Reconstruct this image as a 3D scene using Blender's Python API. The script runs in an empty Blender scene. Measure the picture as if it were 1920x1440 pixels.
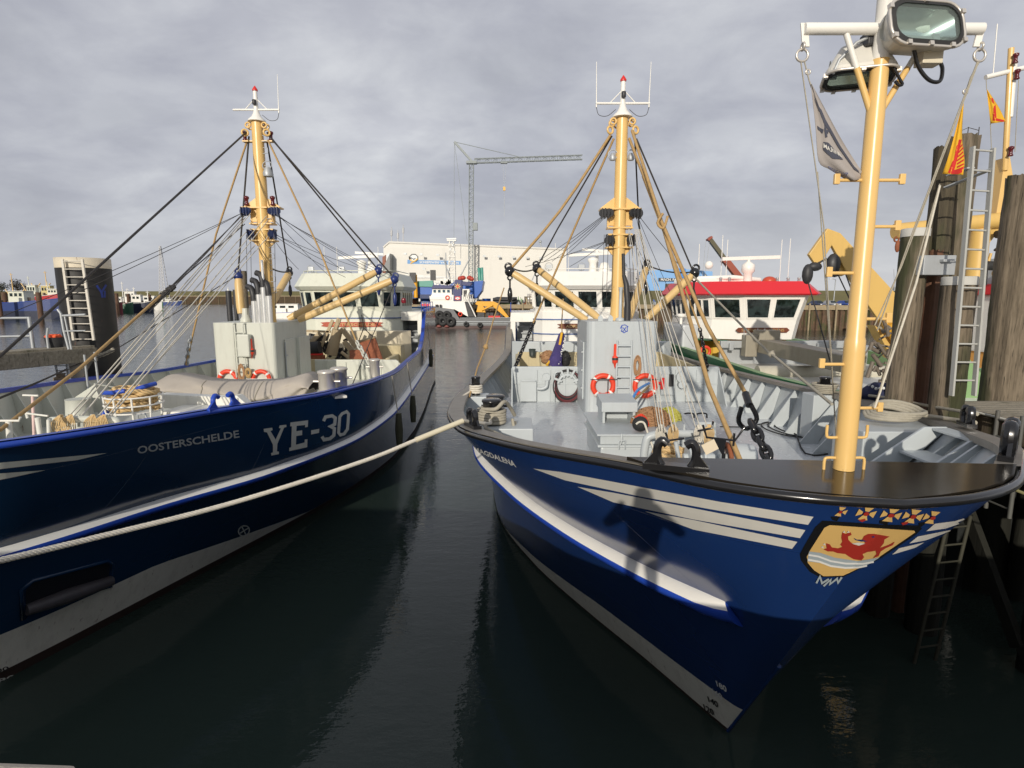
import bpy, bmesh, math, random
from mathutils import Vector as V, Matrix, Quaternion
from mathutils.bvhtree import BVHTree
from mathutils.geometry import tessellate_polygon
rnd = random.Random(11)
scene = bpy.context.scene
COL = scene.collection
R = math.radians
# ---------------------------------------------------------------- camera
CAMZ, FPX, PITCH = 6.4, 1067.0, math.atan(160/1067)
cp, sp = math.cos(PITCH), math.sin(PITCH)
cam = bpy.data.objects.new('camera', bpy.data.cameras.new('camera')); COL.objects.link(cam)
cam.location = (0, 0, CAMZ); cam.rotation_euler = (R(90)-PITCH, 0, 0)
cam.data.sensor_width = 36; cam.data.lens = FPX/1920*36; cam.data.clip_end = 9000; cam.data.clip_start = .05
scene.camera = cam
EYE = V((0, 0, CAMZ))
def ray(px, py):
    u = (px-960)/FPX; v = -(py-720)/FPX
    return V((u, cp+v*sp, -sp+v*cp))
def Y(px, py, y): r = ray(px, py); return EYE+r*(y/r.y)      # survey helpers: sight line met with a known plane
def Z(px, py, z): r = ray(px, py); return EYE+r*((z-CAMZ)/r.z)
def X(px, py, x): r = ray(px, py); return EYE+r*(x/r.x)
def psize(y): return y/FPX                                     # metres per sight pixel at distance y (approx.)
# ---------------------------------------------------------------- mesh builder
UP = V((0, 0, 1))
class MB:
    def __init__(s): s.v = []; s.f = []; s.sm = []
    def add(s, vs, fs, smooth=False):
        n = len(s.v); s.v += [tuple(p) for p in vs]; s.f += [tuple(n+i for i in f) for f in fs]; s.sm += [smooth]*len(fs); return s
    def box(s, c, d, rz=0, m=None):
        c = V(c); x, y, z = d[0]/2, d[1]/2, d[2]/2
        q = m if m is not None else Matrix.Rotation(rz, 3, 'Z')
        vs = [c+q@V((a*x, b*y, e*z)) for e in (-1, 1) for b in (-1, 1) for a in (-1, 1)]
        return s.add(vs, [(0, 2, 3, 1), (4, 5, 7, 6), (0, 1, 5, 4), (2, 6, 7, 3), (0, 4, 6, 2), (1, 3, 7, 5)])
    def b2(s, a, b): # box from two corners
        return s.box([(a[i]+b[i])/2 for i in range(3)], [abs(a[i]-b[i]) for i in range(3)])
    def beam(s, p, q, w, h, up=UP):
        p, q = V(p), V(q); d = (q-p).normalized(); u = V(up)
        if abs(d.dot(u)) > .98: u = V((0, 1, 0))
        a = d.cross(u).normalized(); b = a.cross(d).normalized()
        vs = [e+a*(i*w/2)+b*(j*h/2) for e in (p, q) for i, j in ((-1, -1), (1, -1), (1, 1), (-1, 1))]
        return s.add(vs, [(3, 2, 1, 0), (4, 5, 6, 7), (0, 1, 5, 4), (1, 2, 6, 5), (2, 3, 7, 6), (3, 0, 4, 7)])
    def tube(s, pts, r, n=8, close=False, caps=True, smooth=True):
        pts = [V(p) for p in pts]; N = len(pts); rs = r if isinstance(r, (list, tuple)) else [r]*N
        tan = []
        for i in range(N):
            a = pts[i-1] if (i > 0 or close) else pts[0]; b = pts[(i+1) % N] if (i < N-1 or close) else pts[-1]
            t = b-a; tan.append(t.normalized() if t.length > 1e-9 else V((0, 0, 1)))
        u = tan[0].orthogonal().normalized(); vs = []
        for i in range(N):
            if i > 0:
                u = tan[i-1].rotation_difference(tan[i])@u
            u = (u-tan[i]*u.dot(tan[i])).normalized(); w = tan[i].cross(u)
            for k in range(n):
                an = 2*math.pi*k/n; vs.append(pts[i]+(u*math.cos(an)+w*math.sin(an))*rs[i])
        fs = []
        for i in range(N if close else N-1):
            j = (i+1) % N
            for k in range(n): k2 = (k+1) % n; fs.append((i*n+k, i*n+k2, j*n+k2, j*n+k))
        s.add(vs, fs, smooth)
        if caps and not close:
            s.add(vs[:n], [tuple(range(n-1, -1, -1))]); s.add(vs[-n:], [tuple(range(n))])
        return s
    def cyl(s, p, q, r, r2=None, n=16): return s.tube([p, q], [r, r if r2 is None else r2], n)
    def lathe(s, c, prof, n=20, m=None, smooth=True):
        c = V(c); q = m if m is not None else Matrix.Identity(3); vs = []; N = len(prof)
        for r, z in prof:
            for k in range(n):
                a = 2*math.pi*k/n; vs.append(c+q@V((r*math.cos(a), r*math.sin(a), z)))
        fs = [(i*n+k, i*n+(k+1) % n, (i+1)*n+(k+1) % n, (i+1)*n+k) for i in range(N-1) for k in range(n)]
        s.add(vs, fs, smooth)
        if prof[0][0] > 1e-4: s.add(vs[:n], [tuple(range(n-1, -1, -1))])
        if prof[-1][0] > 1e-4: s.add(vs[-n:], [tuple(range(n))])
        return s
    def torus(s, c, Rr, r, m=None, n=28, k=10, a0=0, a1=2*math.pi):
        q = m if m is not None else Matrix.Identity(3); full = abs(a1-a0-2*math.pi) < 1e-6
        cnt = n if full else n+1
        pts = [V(c)+q@V((Rr*math.cos(a0+(a1-a0)*i/n), Rr*math.sin(a0+(a1-a0)*i/n), 0)) for i in range(cnt)]
        return s.tube(pts, r, k, close=full)
    def ext(s, poly, vec):
        vec = V(vec); a = [V(p) for p in poly]; n = len(a); b = [p+vec for p in a]
        tr = tessellate_polygon([a])
        s.add(a+b, [t for t in tr]+[tuple(n+i for i in reversed(t)) for t in tr])
        return s.add(a+b, [(i, (i+1) % n, n+(i+1) % n, n+i) for i in range(n)])
    def prism(s, poly, z0, z1): return s.ext([(p[0], p[1], z0) for p in poly], (0, 0, z1-z0))
    def loft(s, A, B, capb=True, capa=True, smooth=False):
        n = len(A); s.add(list(A)+list(B), [(i, (i+1) % n, n+(i+1) % n, n+i) for i in range(n)], smooth)
        if capa: s.add(A, [t for t in tessellate_polygon([[V(p) for p in A]])])
        if capb: s.add(B, [t for t in tessellate_polygon([[V(p) for p in B]])])
        return s
    def grid(s, rows, closeu=False, smooth=True):
        nu = len(rows[0]); vs = [p for r in rows for p in r]; fs = []
        for i in range(len(rows)-1):
            for k in range(nu if closeu else nu-1):
                k2 = (k+1) % nu; fs.append((i*nu+k, i*nu+k2, (i+1)*nu+k2, (i+1)*nu+k))
        return s.add(vs, fs, smooth)
    def ball(s, c, r, n=12, k=8, sq=(1, 1, 1), jit=0, m=None):
        c = V(c); q = m if m is not None else Matrix.Identity(3); vs = [];
        for i in range(k+1):
            t = math.pi*i/k
            for j in range(n):
                a = 2*math.pi*j/n; w = r*(1+(rnd.uniform(-jit, jit) if 0 < i < k else 0))
                vs.append(c+q@V((w*math.sin(t)*math.cos(a)*sq[0], w*math.sin(t)*math.sin(a)*sq[1], w*math.cos(t)*sq[2])))
        return s.add(vs, [(i*n+j, i*n+(j+1) % n, (i+1)*n+(j+1) % n, (i+1)*n+j) for i in range(k) for j in range(n)], True)
    def build(s, name, mat, parent=None, bevel=0, seg=2):
        me = bpy.data.meshes.new(name); me.from_pydata(s.v, [], s.f); me.polygons.foreach_set('use_smooth', s.sm)
        if isinstance(mat, (list, tuple)):
            for x in mat: me.materials.append(x)
        else: me.materials.append(mat)
        bm = bmesh.new(); bm.from_mesh(me)
        if bevel:
            bmesh.ops.remove_doubles(bm, verts=bm.verts, dist=1e-5)
        bmesh.ops.recalc_face_normals(bm, faces=bm.faces)
        if bevel:
            es = [e for e in bm.edges if len(e.link_faces) == 2 and e.calc_face_angle(0) > .6]
            bmesh.ops.bevel(bm, geom=es, offset=bevel, segments=seg, profile=.6, affect='EDGES', clamp_overlap=True)
        groups = pieces(bm) if parent is not None else None
        if groups:
            first = None
            for g in groups:
                b2 = bm.copy(); keep = set(g); bmesh.ops.delete(b2, geom=[v for v in b2.verts if v.index not in keep], context='VERTS')
                m2 = me if first is None else me.copy(); b2.to_mesh(m2); b2.free(); m2.update(); o = bpy.data.objects.new(name, m2); COL.objects.link(o); adopt(o, parent); first = first or o
            bm.free(); return first
        bm.to_mesh(me); bm.free(); me.update()
        o = bpy.data.objects.new(name, me); COL.objects.link(o)
        if parent is not None: adopt(o, parent)
        return o
def pieces(bm):
    """vertex groups of far-apart pieces, so that each becomes a part of its own"""
    bm.verts.index_update(); n = len(bm.verts); par = list(range(n))
    def find(i):
        while par[i] != i: par[i] = par[par[i]]; i = par[i]
        return i
    for e in bm.edges: a, b = find(e.verts[0].index), find(e.verts[1].index); par[a] = b
    isl = {}
    for v in bm.verts: isl.setdefault(find(v.index), []).append(v)
    L = list(isl.values()); k = len(L)
    if k < 2 or k > 420: return None
    bx = []
    for g in L: c = list(zip(*[v.co for v in g])); bx.append(([min(q) for q in c], [max(q) for q in c]))
    sz = [max(h[i]-l[i] for i in range(3)) for l, h in bx]; pp = list(range(k))
    def f2(i):
        while pp[i] != i: pp[i] = pp[pp[i]]; i = pp[i]
        return i
    for i in range(k):
        for j in range(i):
            if f2(i) == f2(j): continue
            d2 = sum(max(0, bx[i][0][q]-bx[j][1][q], bx[j][0][q]-bx[i][1][q])**2 for q in range(3)); lim = max(.02, .5*max(sz[i], sz[j]))
            if d2 <= lim*lim: pp[f2(i)] = f2(j)
    out = {}
    for i in range(k): out.setdefault(f2(i), []).extend(v.index for v in L[i])
    return list(out.values()) if 1 < len(out) <= 90 else None
def world_loc(p):
    v = V((0, 0, 0))
    while p is not None: v = v+p.location; p = p.parent if p.type == 'EMPTY' and p.parent else None
    return v
def adopt(o, parent):
    o.parent = parent
    root = parent
    while root.parent is not None: root = root.parent
    if parent is root: o.matrix_parent_inverse = Matrix.Translation(-root.location)
    else: o.matrix_parent_inverse = Matrix.Identity(4)
    return o
def tag(o, label, cat=None, group=None, kind=None):
    o['label'] = label
    if cat: o['category'] = cat
    if group: o['group'] = group
    if kind: o['kind'] = kind
    return o
def thing(name, label, cat, loc, group=None):
    o = bpy.data.objects.new(name, None); COL.objects.link(o); o.location = loc; o.empty_display_size = .3
    return tag(o, label, cat, group)
def struct(o, label=None):
    o['kind'] = 'structure'
    if label: o['label'] = label
    return o
def copy_tree(o, parent=None, delta=None, label=None):
    c = o.copy(); COL.objects.link(c)
    if parent is not None: c.parent = parent
    elif delta is not None:
        c.location = c.location+V(delta)
        if label: c['label'] = label
    for ch in list(o.children): copy_tree(ch, c)
    return c
def pchip(xs, ys):
    n = len(xs); h = [xs[i+1]-xs[i] for i in range(n-1)]; d = [(ys[i+1]-ys[i])/h[i] for i in range(n-1)]; m = [d[0]]
    for i in range(1, n-1): m.append(0 if d[i-1]*d[i] <= 0 else 2*d[i-1]*d[i]/(d[i-1]+d[i]))
    m.append(d[-1])
    def f(x):
        if x <= xs[0]: return ys[0]
        if x >= xs[-1]: return ys[-1]
        i = 0
        while x > xs[i+1]: i += 1
        t = (x-xs[i])/h[i]
        return ((2*t**3-3*t*t+1)*ys[i]+(t**3-2*t*t+t)*h[i]*m[i]+(-2*t**3+3*t*t)*ys[i+1]+(t**3-t*t)*h[i]*m[i+1])
    return f
def sag(p, q, s, n=10): # slack line between two points
    p, q = V(p), V(q); return [p.lerp(q, i/n)-V((0, 0, s*4*(i/n)*(1-i/n))) for i in range(n+1)]
def curve(pts, n=6): # smooth polyline through points (Catmull-Rom)
    pts = [V(p) for p in pts]; P = [pts[0]*2-pts[1]]+pts+[pts[-1]*2-pts[-2]]; out = []
    for i in range(1, len(P)-2):
        a, b, c, d = P[i-1], P[i], P[i+1], P[i+2]
        for k in range(n):
            t = k/n; out.append(.5*((2*b)+(c-a)*t+(2*a-5*b+4*c-d)*t*t+(3*b-a-3*c+d)*t**3))
    return out+[pts[-1]]
def rope(mb, pts, r, strands=3, pitch=None, n=5): # laid rope: strands twisted round the line
    pitch = pitch or r*7; P = [V(p) for p in pts]; L = [0]
    for i in range(1, len(P)): L.append(L[-1]+(P[i]-P[i-1]).length)
    steps = max(4, int(L[-1]/(pitch/7))); out = [[] for _ in range(strands)]; j = 0
    for i in range(steps+1):
        l = L[-1]*i/steps
        while j < len(P)-2 and l > L[j+1]: j += 1
        t = (l-L[j])/max(1e-9, L[j+1]-L[j]); c = P[j].lerp(P[j+1], t); d = (P[j+1]-P[j]).normalized()
        a = d.cross(UP).normalized() if abs(d.z) < .99 else V((1, 0, 0)); b = d.cross(a)
        for k in range(strands):
            an = 2*math.pi*(l/pitch+k/strands); out[k].append(c+(a*math.cos(an)+b*math.sin(an))*r*.52)
    for o in out: mb.tube(o, r*.55, n)
    return mb
# ---------------------------------------------------------------- materials
def nt(name):
    m = bpy.data.materials.new(name); m.use_nodes = True; t = m.node_tree; t.nodes.clear()
    out = t.nodes.new('ShaderNodeOutputMaterial'); b = t.nodes.new('ShaderNodeBsdfPrincipled'); t.links.new(b.outputs[0], out.inputs[0])
    return m, t, b
def N(t, kind, **kw):
    n = t.nodes.new(kind)
    for k, v in kw.items():
        if k in n.inputs: n.inputs[k].default_value = v
        else: setattr(n, k, v)
    return n
def coords(t, sc=(1, 1, 1)):
    c = N(t, 'ShaderNodeTexCoord'); m = N(t, 'ShaderNodeMapping'); m.inputs['Scale'].default_value = sc
    t.links.new(c.outputs['Object'], m.inputs[0]); return m.outputs[0]
def noise(t, sc, scale, detail=4, rough=.6):
    n = N(t, 'ShaderNodeTexNoise', Scale=scale, Detail=detail, Roughness=rough); t.links.new(coords(t, sc), n.inputs['Vector']); return n.outputs['Fac']
def ramp(t, src, p0, p1, c0=(0, 0, 0, 1), c1=(1, 1, 1, 1)):
    r = N(t, 'ShaderNodeValToRGB'); e = r.color_ramp.elements; e[0].position = p0; e[1].position = p1; e[0].color = c0; e[1].color = c1
    t.links.new(src, r.inputs[0]); return r.outputs[0]
def mix(t, f, a, b):
    m = N(t, 'ShaderNodeMix', data_type='RGBA')
    if isinstance(f, (int, float)): m.inputs[0].default_value = f
    else: t.links.new(f, m.inputs[0])
    for s, i in ((a, 6), (b, 7)):
        if isinstance(s, (tuple, list)): m.inputs[i].default_value = (*s[:3], 1)
        else: t.links.new(s, m.inputs[i])
    return m.outputs[2]
def bump(t, b, h, st=.3, dist=.02):
    n = N(t, 'ShaderNodeBump', Strength=st, Distance=dist); t.links.new(h, n.inputs['Height']); t.links.new(n.outputs[0], b.inputs['Normal'])
def paint(name, c, rough=.4, var=.1, sc=1.5, dirt=0, dirtc=(.16, .12, .08), rust=0, metal=0, coat=0, bmp=0, bsc=30, streak=True):
    m, t, b = nt(name)
    f = noise(t, (1, 1, 1), sc, 5)
    lo = tuple(x*(1-var) for x in c); hi = tuple(min(1, x*(1+var)) for x in c)
    col = mix(t, f, lo, hi)
    if dirt:
        d = ramp(t, noise(t, (2.2, 2.2, .35) if streak else (1, 1, 1), 2.2, 6, .7), .5, .8); k = N(t, 'ShaderNodeMath', operation='MULTIPLY'); t.links.new(d, k.inputs[0]); k.inputs[1].default_value = dirt
        col = mix(t, k.outputs[0], col, dirtc)
    if rust:
        d = ramp(t, noise(t, (3, 3, .5), 3.1, 8, .75), .64-.1*rust, .72); col = mix(t, d, col, (.16, .06, .025))
    t.links.new(col, b.inputs['Base Color'])
    rr = N(t, 'ShaderNodeMapRange'); t.links.new(noise(t, (1, 1, 1), sc*3, 3), rr.inputs[0]); rr.inputs[3].default_value = max(.03, rough*.7); rr.inputs[4].default_value = min(1, rough*1.3)
    t.links.new(rr.outputs[0], b.inputs['Roughness'])
    b.inputs['Metallic'].default_value = metal; b.inputs['Coat Weight'].default_value = coat; b.inputs['Coat Roughness'].default_value = .08
    if bmp: bump(t, b, noise(t, (1, 1, 1), bsc, 5), bmp, .02)
    return m
def glass_dark(name, c=(.012, .018, .018)):
    m, t, b = nt(name); f = noise(t, (1, 1, 1), 2.5, 2); t.links.new(mix(t, ramp(t, f, .4, .6), tuple(x*.5 for x in c), tuple(x*2.4 for x in c)), b.inputs['Base Color'])
    b.inputs['Roughness'].default_value = .04; b.inputs['IOR'].default_value = 1.5; return m
def wood(name, a, bcol, sc=(9, 9, .6), moss=0, rough=.85, crack=.6, shade_weed_z=0):
    m, t, b = nt(name); f = noise(t, sc, 2.0, 8, .7); g = noise(t, (1, 1, .25), 1.3, 4)
    col = mix(t, ramp(t, f, .3, .7), a, bcol)
    if moss: col = mix(t, ramp(t, g, .5, .62), col, (.075*moss, .08*moss, .03*moss))
    cr = ramp(t, noise(t, (14, 14, .9), 2.4, 4, .5), .30, .38); col = mix(t, cr, tuple(x*.25 for x in a), col)
    if shade_weed_z: # low timber blackened: quay shade painted in by height, along with tidal weed
        sx = N(t, 'ShaderNodeSeparateXYZ'); t.links.new(coords(t), sx.inputs[0]); a1 = N(t, 'ShaderNodeMath', operation='ADD'); g2 = N(t, 'ShaderNodeMath', operation='MULTIPLY'); t.links.new(g, g2.inputs[0]); g2.inputs[1].default_value = 1.2; t.links.new(sx.outputs[2], a1.inputs[0]); t.links.new(g2.outputs[0], a1.inputs[1]); k = N(t, 'ShaderNodeMapRange'); t.links.new(a1.outputs[0], k.inputs[0]); k.inputs[1].default_value = shade_weed_z; k.inputs[2].default_value = shade_weed_z+1.1; col = mix(t, k.outputs[0], (.012, .012, .007), col)
    t.links.new(col, b.inputs['Base Color']); b.inputs['Roughness'].default_value = rough; bump(t, b, f, crack, .03); return m
PM = {}
def P(name, *a, **k):
    PM[name] = paint(name, *a, **k); return PM[name]
def plating(m, dz=1.35, dy=2.6, st=.35):
    """weld seams and slight hungry-horse dents on shell plating"""
    t = m.node_tree; b = t.nodes['Principled BSDF']; c = N(t, 'ShaderNodeTexCoord'); sx = N(t, 'ShaderNodeSeparateXYZ'); t.links.new(c.outputs['Object'], sx.inputs[0]); cb = N(t, 'ShaderNodeCombineXYZ'); t.links.new(sx.outputs[1], cb.inputs[0]); t.links.new(sx.outputs[2], cb.inputs[1])
    br = N(t, 'ShaderNodeTexBrick', Scale=1.0); br.inputs['Mortar Size'].default_value = .007; br.inputs['Brick Width'].default_value = dy; br.inputs['Row Height'].default_value = dz; br.inputs['Mortar Smooth'].default_value = .6; t.links.new(cb.outputs[0], br.inputs['Vector'])
    a = N(t, 'ShaderNodeMath', operation='MULTIPLY_ADD'); t.links.new(br.outputs['Fac'], a.inputs[0]); a.inputs[1].default_value = .12; t.links.new(noise(t, (1, 1, 1), .9, 2, .5), a.inputs[2]); bump(t, b, a.outputs[0], st, .045)
    r = ramp(t, noise(t, (1, 1, .6), 1.7, 6, .7), .56, .74); old = b.inputs['Base Color'].links[0].from_socket; k = N(t, 'ShaderNodeMath', operation='MULTIPLY'); t.links.new(r, k.inputs[0]); k.inputs[1].default_value = .22
    t.links.new(mix(t, k.outputs[0], old, (.03, .06, .13)), b.inputs['Base Color'])
WHITE = P('white_paint', (.80, .78, .72), .35, .04, dirt=.12)
WHITE2 = P('weathered_white_paint', (.74, .73, .66), .4, .06, dirt=.3, rust=.12)
CREAM = P('cream_green_paint', (.66, .67, .56), .4, .05, dirt=.2)
NAVY = P('navy_hull_paint', (.010, .035, .140), .18, .12, .4, coat=.08)
NAVY1 = P('dark_navy_hull_paint', (.007, .033, .088), .14, .15, .4, dirt=.05, dirtc=(.03, .06, .1), coat=.2)
BLUE = P('bright_blue_paint', (.018, .065, .42), .3, .1)
BOOT = P('boot_top_paint', (.76, .74, .64), .5, .1, dirt=.3, rust=.3)
ANTIF = P('antifouling_paint', (.035, .02, .015), .7, .3)
GREY = P('grey_deck_paint', (.46, .495, .505), .42, .07, dirt=.18, dirtc=(.25, .22, .17))
DECK = P('grey_deck_plate_paint', (.55, .58, .60), .26, .06, 1.2, dirt=.12, dirtc=(.30, .31, .31), coat=.15, streak=False, bmp=.05, bsc=3)
GREY1 = P('pale_grey_paint', (.55, .56, .49), .42, .06, dirt=.22, rust=.05)
HOLD = P('ochre_hold_paint', (.52, .44, .26), .6, .12, dirt=.35, rust=.25)
YEL = P('mast_yellow_paint', (.74, .485, .175), .32, .08, dirt=.14, dirtc=(.30, .17, .06), rust=.06)
TAN = P('tan_boom_paint', (.66, .46, .20), .42, .1, dirt=.2)
BLACK = P('black_gloss_paint', (.010, .010, .011), .22, .2, coat=.3)
BRAIL = P('worn_black_rail_paint', (.022, .018, .014), .12, .35, 2.5, dirt=.10, dirtc=(.2, .17, .13), streak=False)
BROWN_RAIL = P('worn_grey_rail_top', (.22, .20, .17), .5, .25, 3, streak=False, dirt=.3)
RUBBER = P('black_rubber', (.02, .02, .02), .7, .3, bmp=.3)
STEEL = P('stainless_steel', (.62, .58, .52), .38, .1, metal=.55)
GALV = P('galvanised_steel', (.42, .44, .45), .5, .12, metal=.4, dirt=.2)
RUSTY = P('rusty_steel', (.24, .075, .03), .85, .5, 6, bmp=.4)
DARK = P('dark_steel', (.03, .03, .032), .5, .3)
RED = P('red_paint', (.62, .025, .02), .35, .08)
ORANGE = P('life_ring_orange', (.72, .055, .02), .42, .08, dirt=.08)
RWHITE = P('reflective_white_tape', (.78, .76, .72), .4, .05)
GREEN = P('dark_green_paint', (.012, .10, .04), .35, .15)
LGREEN = P('light_green_paint', (.22, .36, .16), .5, .1)
TANROPE = P('tan_wire_cover', (.42, .27, .11), .75, .35, 9, bmp=.3)
WIRE = P('dark_wire', (.035, .03, .026), .6, .3)
WHROPE = P('white_rope', (.62, .58, .49), .85, .2, 12, bmp=.4, bsc=60)
OLDROPE = P('old_grey_rope', (.36, .33, .26), .9, .25, 12, bmp=.4, bsc=60)
YROPE = P('yellow_hemp_rope', (.60, .42, .20), .9, .25, 14, bmp=.4, bsc=60)
TARP = P('grey_beige_tarpaulin', (.40, .36, .31), .75, .1, 2, dirt=.15, bmp=.35, bsc=4)
GLASS = glass_dark('window_glass')
CANV = P('flag_grey_cloth', (.34, .31, .29), .9, .15, 3)
GOLD = P('heraldic_gold_paint', (.68, .44, .15), .4, .06)
LION = P('heraldic_red_paint', (.36, .03, .02), .4, .08)
SILV = P('silver_grey_paint', (.36, .42, .45), .4, .06)
STRIPE = P('off_white_marking_paint', (.66, .64, .58), .35, .05)
SIGNW = P('sign_lettering_white', (.78, .78, .75), .5, .04)
NETB = P('brown_net_twine', (.36, .20, .10), .95, .4, 20, bmp=.6)
NETY = P('yellow_net_twine', (.50, .47, .10), .95, .3, 20, bmp=.6)
PILE = wood('weathered_pile_timber', (.055, .042, .026), (.25, .20, .14), moss=.55, shade_weed_z=2.7)
PILED = wood('dark_shaded_pile_timber', (.030, .024, .015), (.10, .08, .046), moss=.8, shade_weed_z=2.9)  # darker again; its foot holds painted quay shade and weed
PLANK = wood('grey_plank_timber', (.18, .155, .115), (.38, .34, .26), sc=(1.2, 9, 9), moss=.6)
plating(NAVY); plating(NAVY1)
# ---------------------------------------------------------------- sky, sun
SUN_EL, SUN_AZ = R(16.5), R(13.5)          # sun stands behind the quay, a little to the left
world = bpy.data.worlds.new('World'); scene.world = world; world.use_nodes = True
wt = world.node_tree; wt.nodes.clear()
wo = wt.nodes.new('ShaderNodeOutputWorld'); bg1 = wt.nodes.new('ShaderNodeBackground'); bg2 = wt.nodes.new('ShaderNodeBackground'); ad = wt.nodes.new('ShaderNodeMixShader')
sky = wt.nodes.new('ShaderNodeTexSky'); sky.sky_type = 'NISHITA'; sky.sun_disc = False; sky.sun_elevation = SUN_EL; sky.sun_rotation = math.pi+SUN_AZ
wt.links.new(sky.outputs[0], bg1.inputs[0]); bg1.inputs[1].default_value = .05
tc = wt.nodes.new('ShaderNodeTexCoord'); sx = wt.nodes.new('ShaderNodeSeparateXYZ'); wt.links.new(tc.outputs['Generated'], sx.inputs[0])
def wm(op, a, b=None):
    n = wt.nodes.new('ShaderNodeMath'); n.operation = op
    for i, q in enumerate((a, b)):
        if q is None: continue
        if isinstance(q, (int, float)): n.inputs[i].default_value = q
        else: wt.links.new(q, n.inputs[i])
    return n.outputs[0]
zz = wm('ADD', wm('MAXIMUM', sx.outputs[2], 0), .34)
cb = wt.nodes.new('ShaderNodeCombineXYZ'); wt.links.new(wm('DIVIDE', sx.outputs[0], zz), cb.inputs[0]); wt.links.new(wm('DIVIDE', sx.outputs[1], zz), cb.inputs[1])
def wnoise(sc, det, scale=(1, 1, 1), off=(0, 0, 0), dist=.6):
    mp = wt.nodes.new('ShaderNodeMapping'); mp.inputs['Scale'].default_value = scale; mp.inputs['Location'].default_value = off; wt.links.new(cb.outputs[0], mp.inputs[0])
    n = wt.nodes.new('ShaderNodeTexNoise'); n.inputs['Scale'].default_value = sc; n.inputs['Detail'].default_value = det; n.inputs['Roughness'].default_value = .56; n.inputs['Distortion'].default_value = dist
    wt.links.new(mp.outputs[0], n.inputs['Vector']); return n.outputs['Fac']
def wramp(src, els):
    r = wt.nodes.new('ShaderNodeValToRGB'); e = r.color_ramp.elements
    while len(e) < len(els): e.new(.5)
    for i, (p, c) in enumerate(els): e[i].position = p; e[i].color = (*c, 1)
    wt.links.new(src, r.inputs[0]); return r.outputs[0]
big = wramp(wnoise(1.15, 9, (.95, 1.0, 1), (5.3, 2.9, 0), .2), [(.34, (.335, .345, .385)), (.48, (.39, .40, .445)), (.57, (.44, .45, .49)), (.69, (.54, .55, .58))])
fine = wramp(wnoise(4.2, 9, (.9, 1.15, 1), (9, 4, 0), .3), [(.38, (.90, .90, .92)), (.62, (1.09, 1.09, 1.07))])
mm = wt.nodes.new('ShaderNodeMix'); mm.data_type = 'RGBA'; mm.blend_type = 'MULTIPLY'; mm.inputs[0].default_value = 1; wt.links.new(big, mm.inputs[6]); wt.links.new(fine, mm.inputs[7])
hz = wramp(sx.outputs[2], [(0, (1, 1, 1)), (.17, (0, 0, 0))]); mh = wt.nodes.new('ShaderNodeMix'); mh.data_type = 'RGBA'
hf = wm('MULTIPLY', hz, .75); wt.links.new(hf, mh.inputs[0]); wt.links.new(mm.outputs[2], mh.inputs[6])
side = wramp(wm('ADD', wm('MULTIPLY', sx.outputs[0], .5), .5), [(.30, (.36, .37, .41)), (.80, (.53, .535, .55))]); wt.links.new(side, mh.inputs[7])
wt.links.new(mh.outputs[2], bg2.inputs[0]); bg2.inputs[1].default_value = 1.32
ad.inputs[0].default_value = .9; wt.links.new(bg1.outputs[0], ad.inputs[1]); wt.links.new(bg2.outputs[0], ad.inputs[2]); wt.links.new(ad.outputs[0], wo.inputs[0])
sun = bpy.data.objects.new('sun', bpy.data.lights.new('sun', 'SUN')); COL.objects.link(sun)
sun.data.energy = 3.3; sun.data.angle = R(.55); sun.data.color = (1, .92, .80)
sd = V((-math.sin(SUN_AZ)*math.cos(SUN_EL), -math.cos(SUN_AZ)*math.cos(SUN_EL), math.sin(SUN_EL)))
sun.rotation_euler = sd.to_track_quat('Z', 'Y').to_euler()
scene.view_settings.view_transform = 'Standard'; scene.view_settings.look = 'None'; scene.view_settings.exposure = 0; scene.view_settings.gamma = 1
scene.render.engine = 'CYCLES'; scene.cycles.use_denoising = True; scene.cycles.max_bounces = 8
# ---------------------------------------------------------------- water
def water_mat():
    m, t, b = nt('harbour_water')
    b.inputs['Base Color'].default_value = (.027, .041, .034, 1); b.inputs['Roughness'].default_value = .03; b.inputs['IOR'].default_value = 1.33
    def rip(scale, sc, det, w):
        f = noise(t, sc, scale, det, .55); k = N(t, 'ShaderNodeMath', operation='MULTIPLY'); t.links.new(f, k.inputs[0]); k.inputs[1].default_value = w; return k.outputs[0]
    def add(p, q, op='ADD'):
        n = N(t, 'ShaderNodeMath', operation=op); t.links.new(p, n.inputs[0]); t.links.new(q, n.inputs[1]); return n.outputs[0]
    h = add(add(rip(.7, (.8, 1.3, 1), 2, .55), rip(2.8, (.7, 1.5, 1), 3, .5)), rip(8, (.8, 1.3, 1), 3, .22))
    sx = N(t, 'ShaderNodeSeparateXYZ'); t.links.new(coords(t), sx.inputs[0]); k = N(t, 'ShaderNodeMapRange'); t.links.new(sx.outputs[1], k.inputs[0])
    for i_, v_ in ((1, 12), (2, 60), (3, .2), (4, .55)): k.inputs[i_].default_value = v_   # sheltered between the hulls, ruffled in the open basin
    r = N(t, 'ShaderNodeMapRange'); t.links.new(sx.outputs[1], r.inputs[0])
    for i_, v_ in ((1, 16), (2, 60), (3, .03), (4, .06)): r.inputs[i_].default_value = v_     # unresolved wind ripples far out
    t.links.new(r.outputs[0], b.inputs['Roughness']); k2 = N(t, 'ShaderNodeMapRange'); t.links.new(sx.outputs[1], k2.inputs[0])
    for i_, v_ in ((1, 20), (2, 75), (3, 0), (4, 1)): k2.inputs[i_].default_value = v_
    far = add(add(rip(.42, (.75, 1.5, 1), 3, 1.5), rip(1.3, (.7, 1.4, 1), 2, .5)), k2.outputs[0], 'MULTIPLY')
    bump(t, b, add(add(h, k.outputs[0], 'MULTIPLY'), far), 1.0, .075); return m
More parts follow.
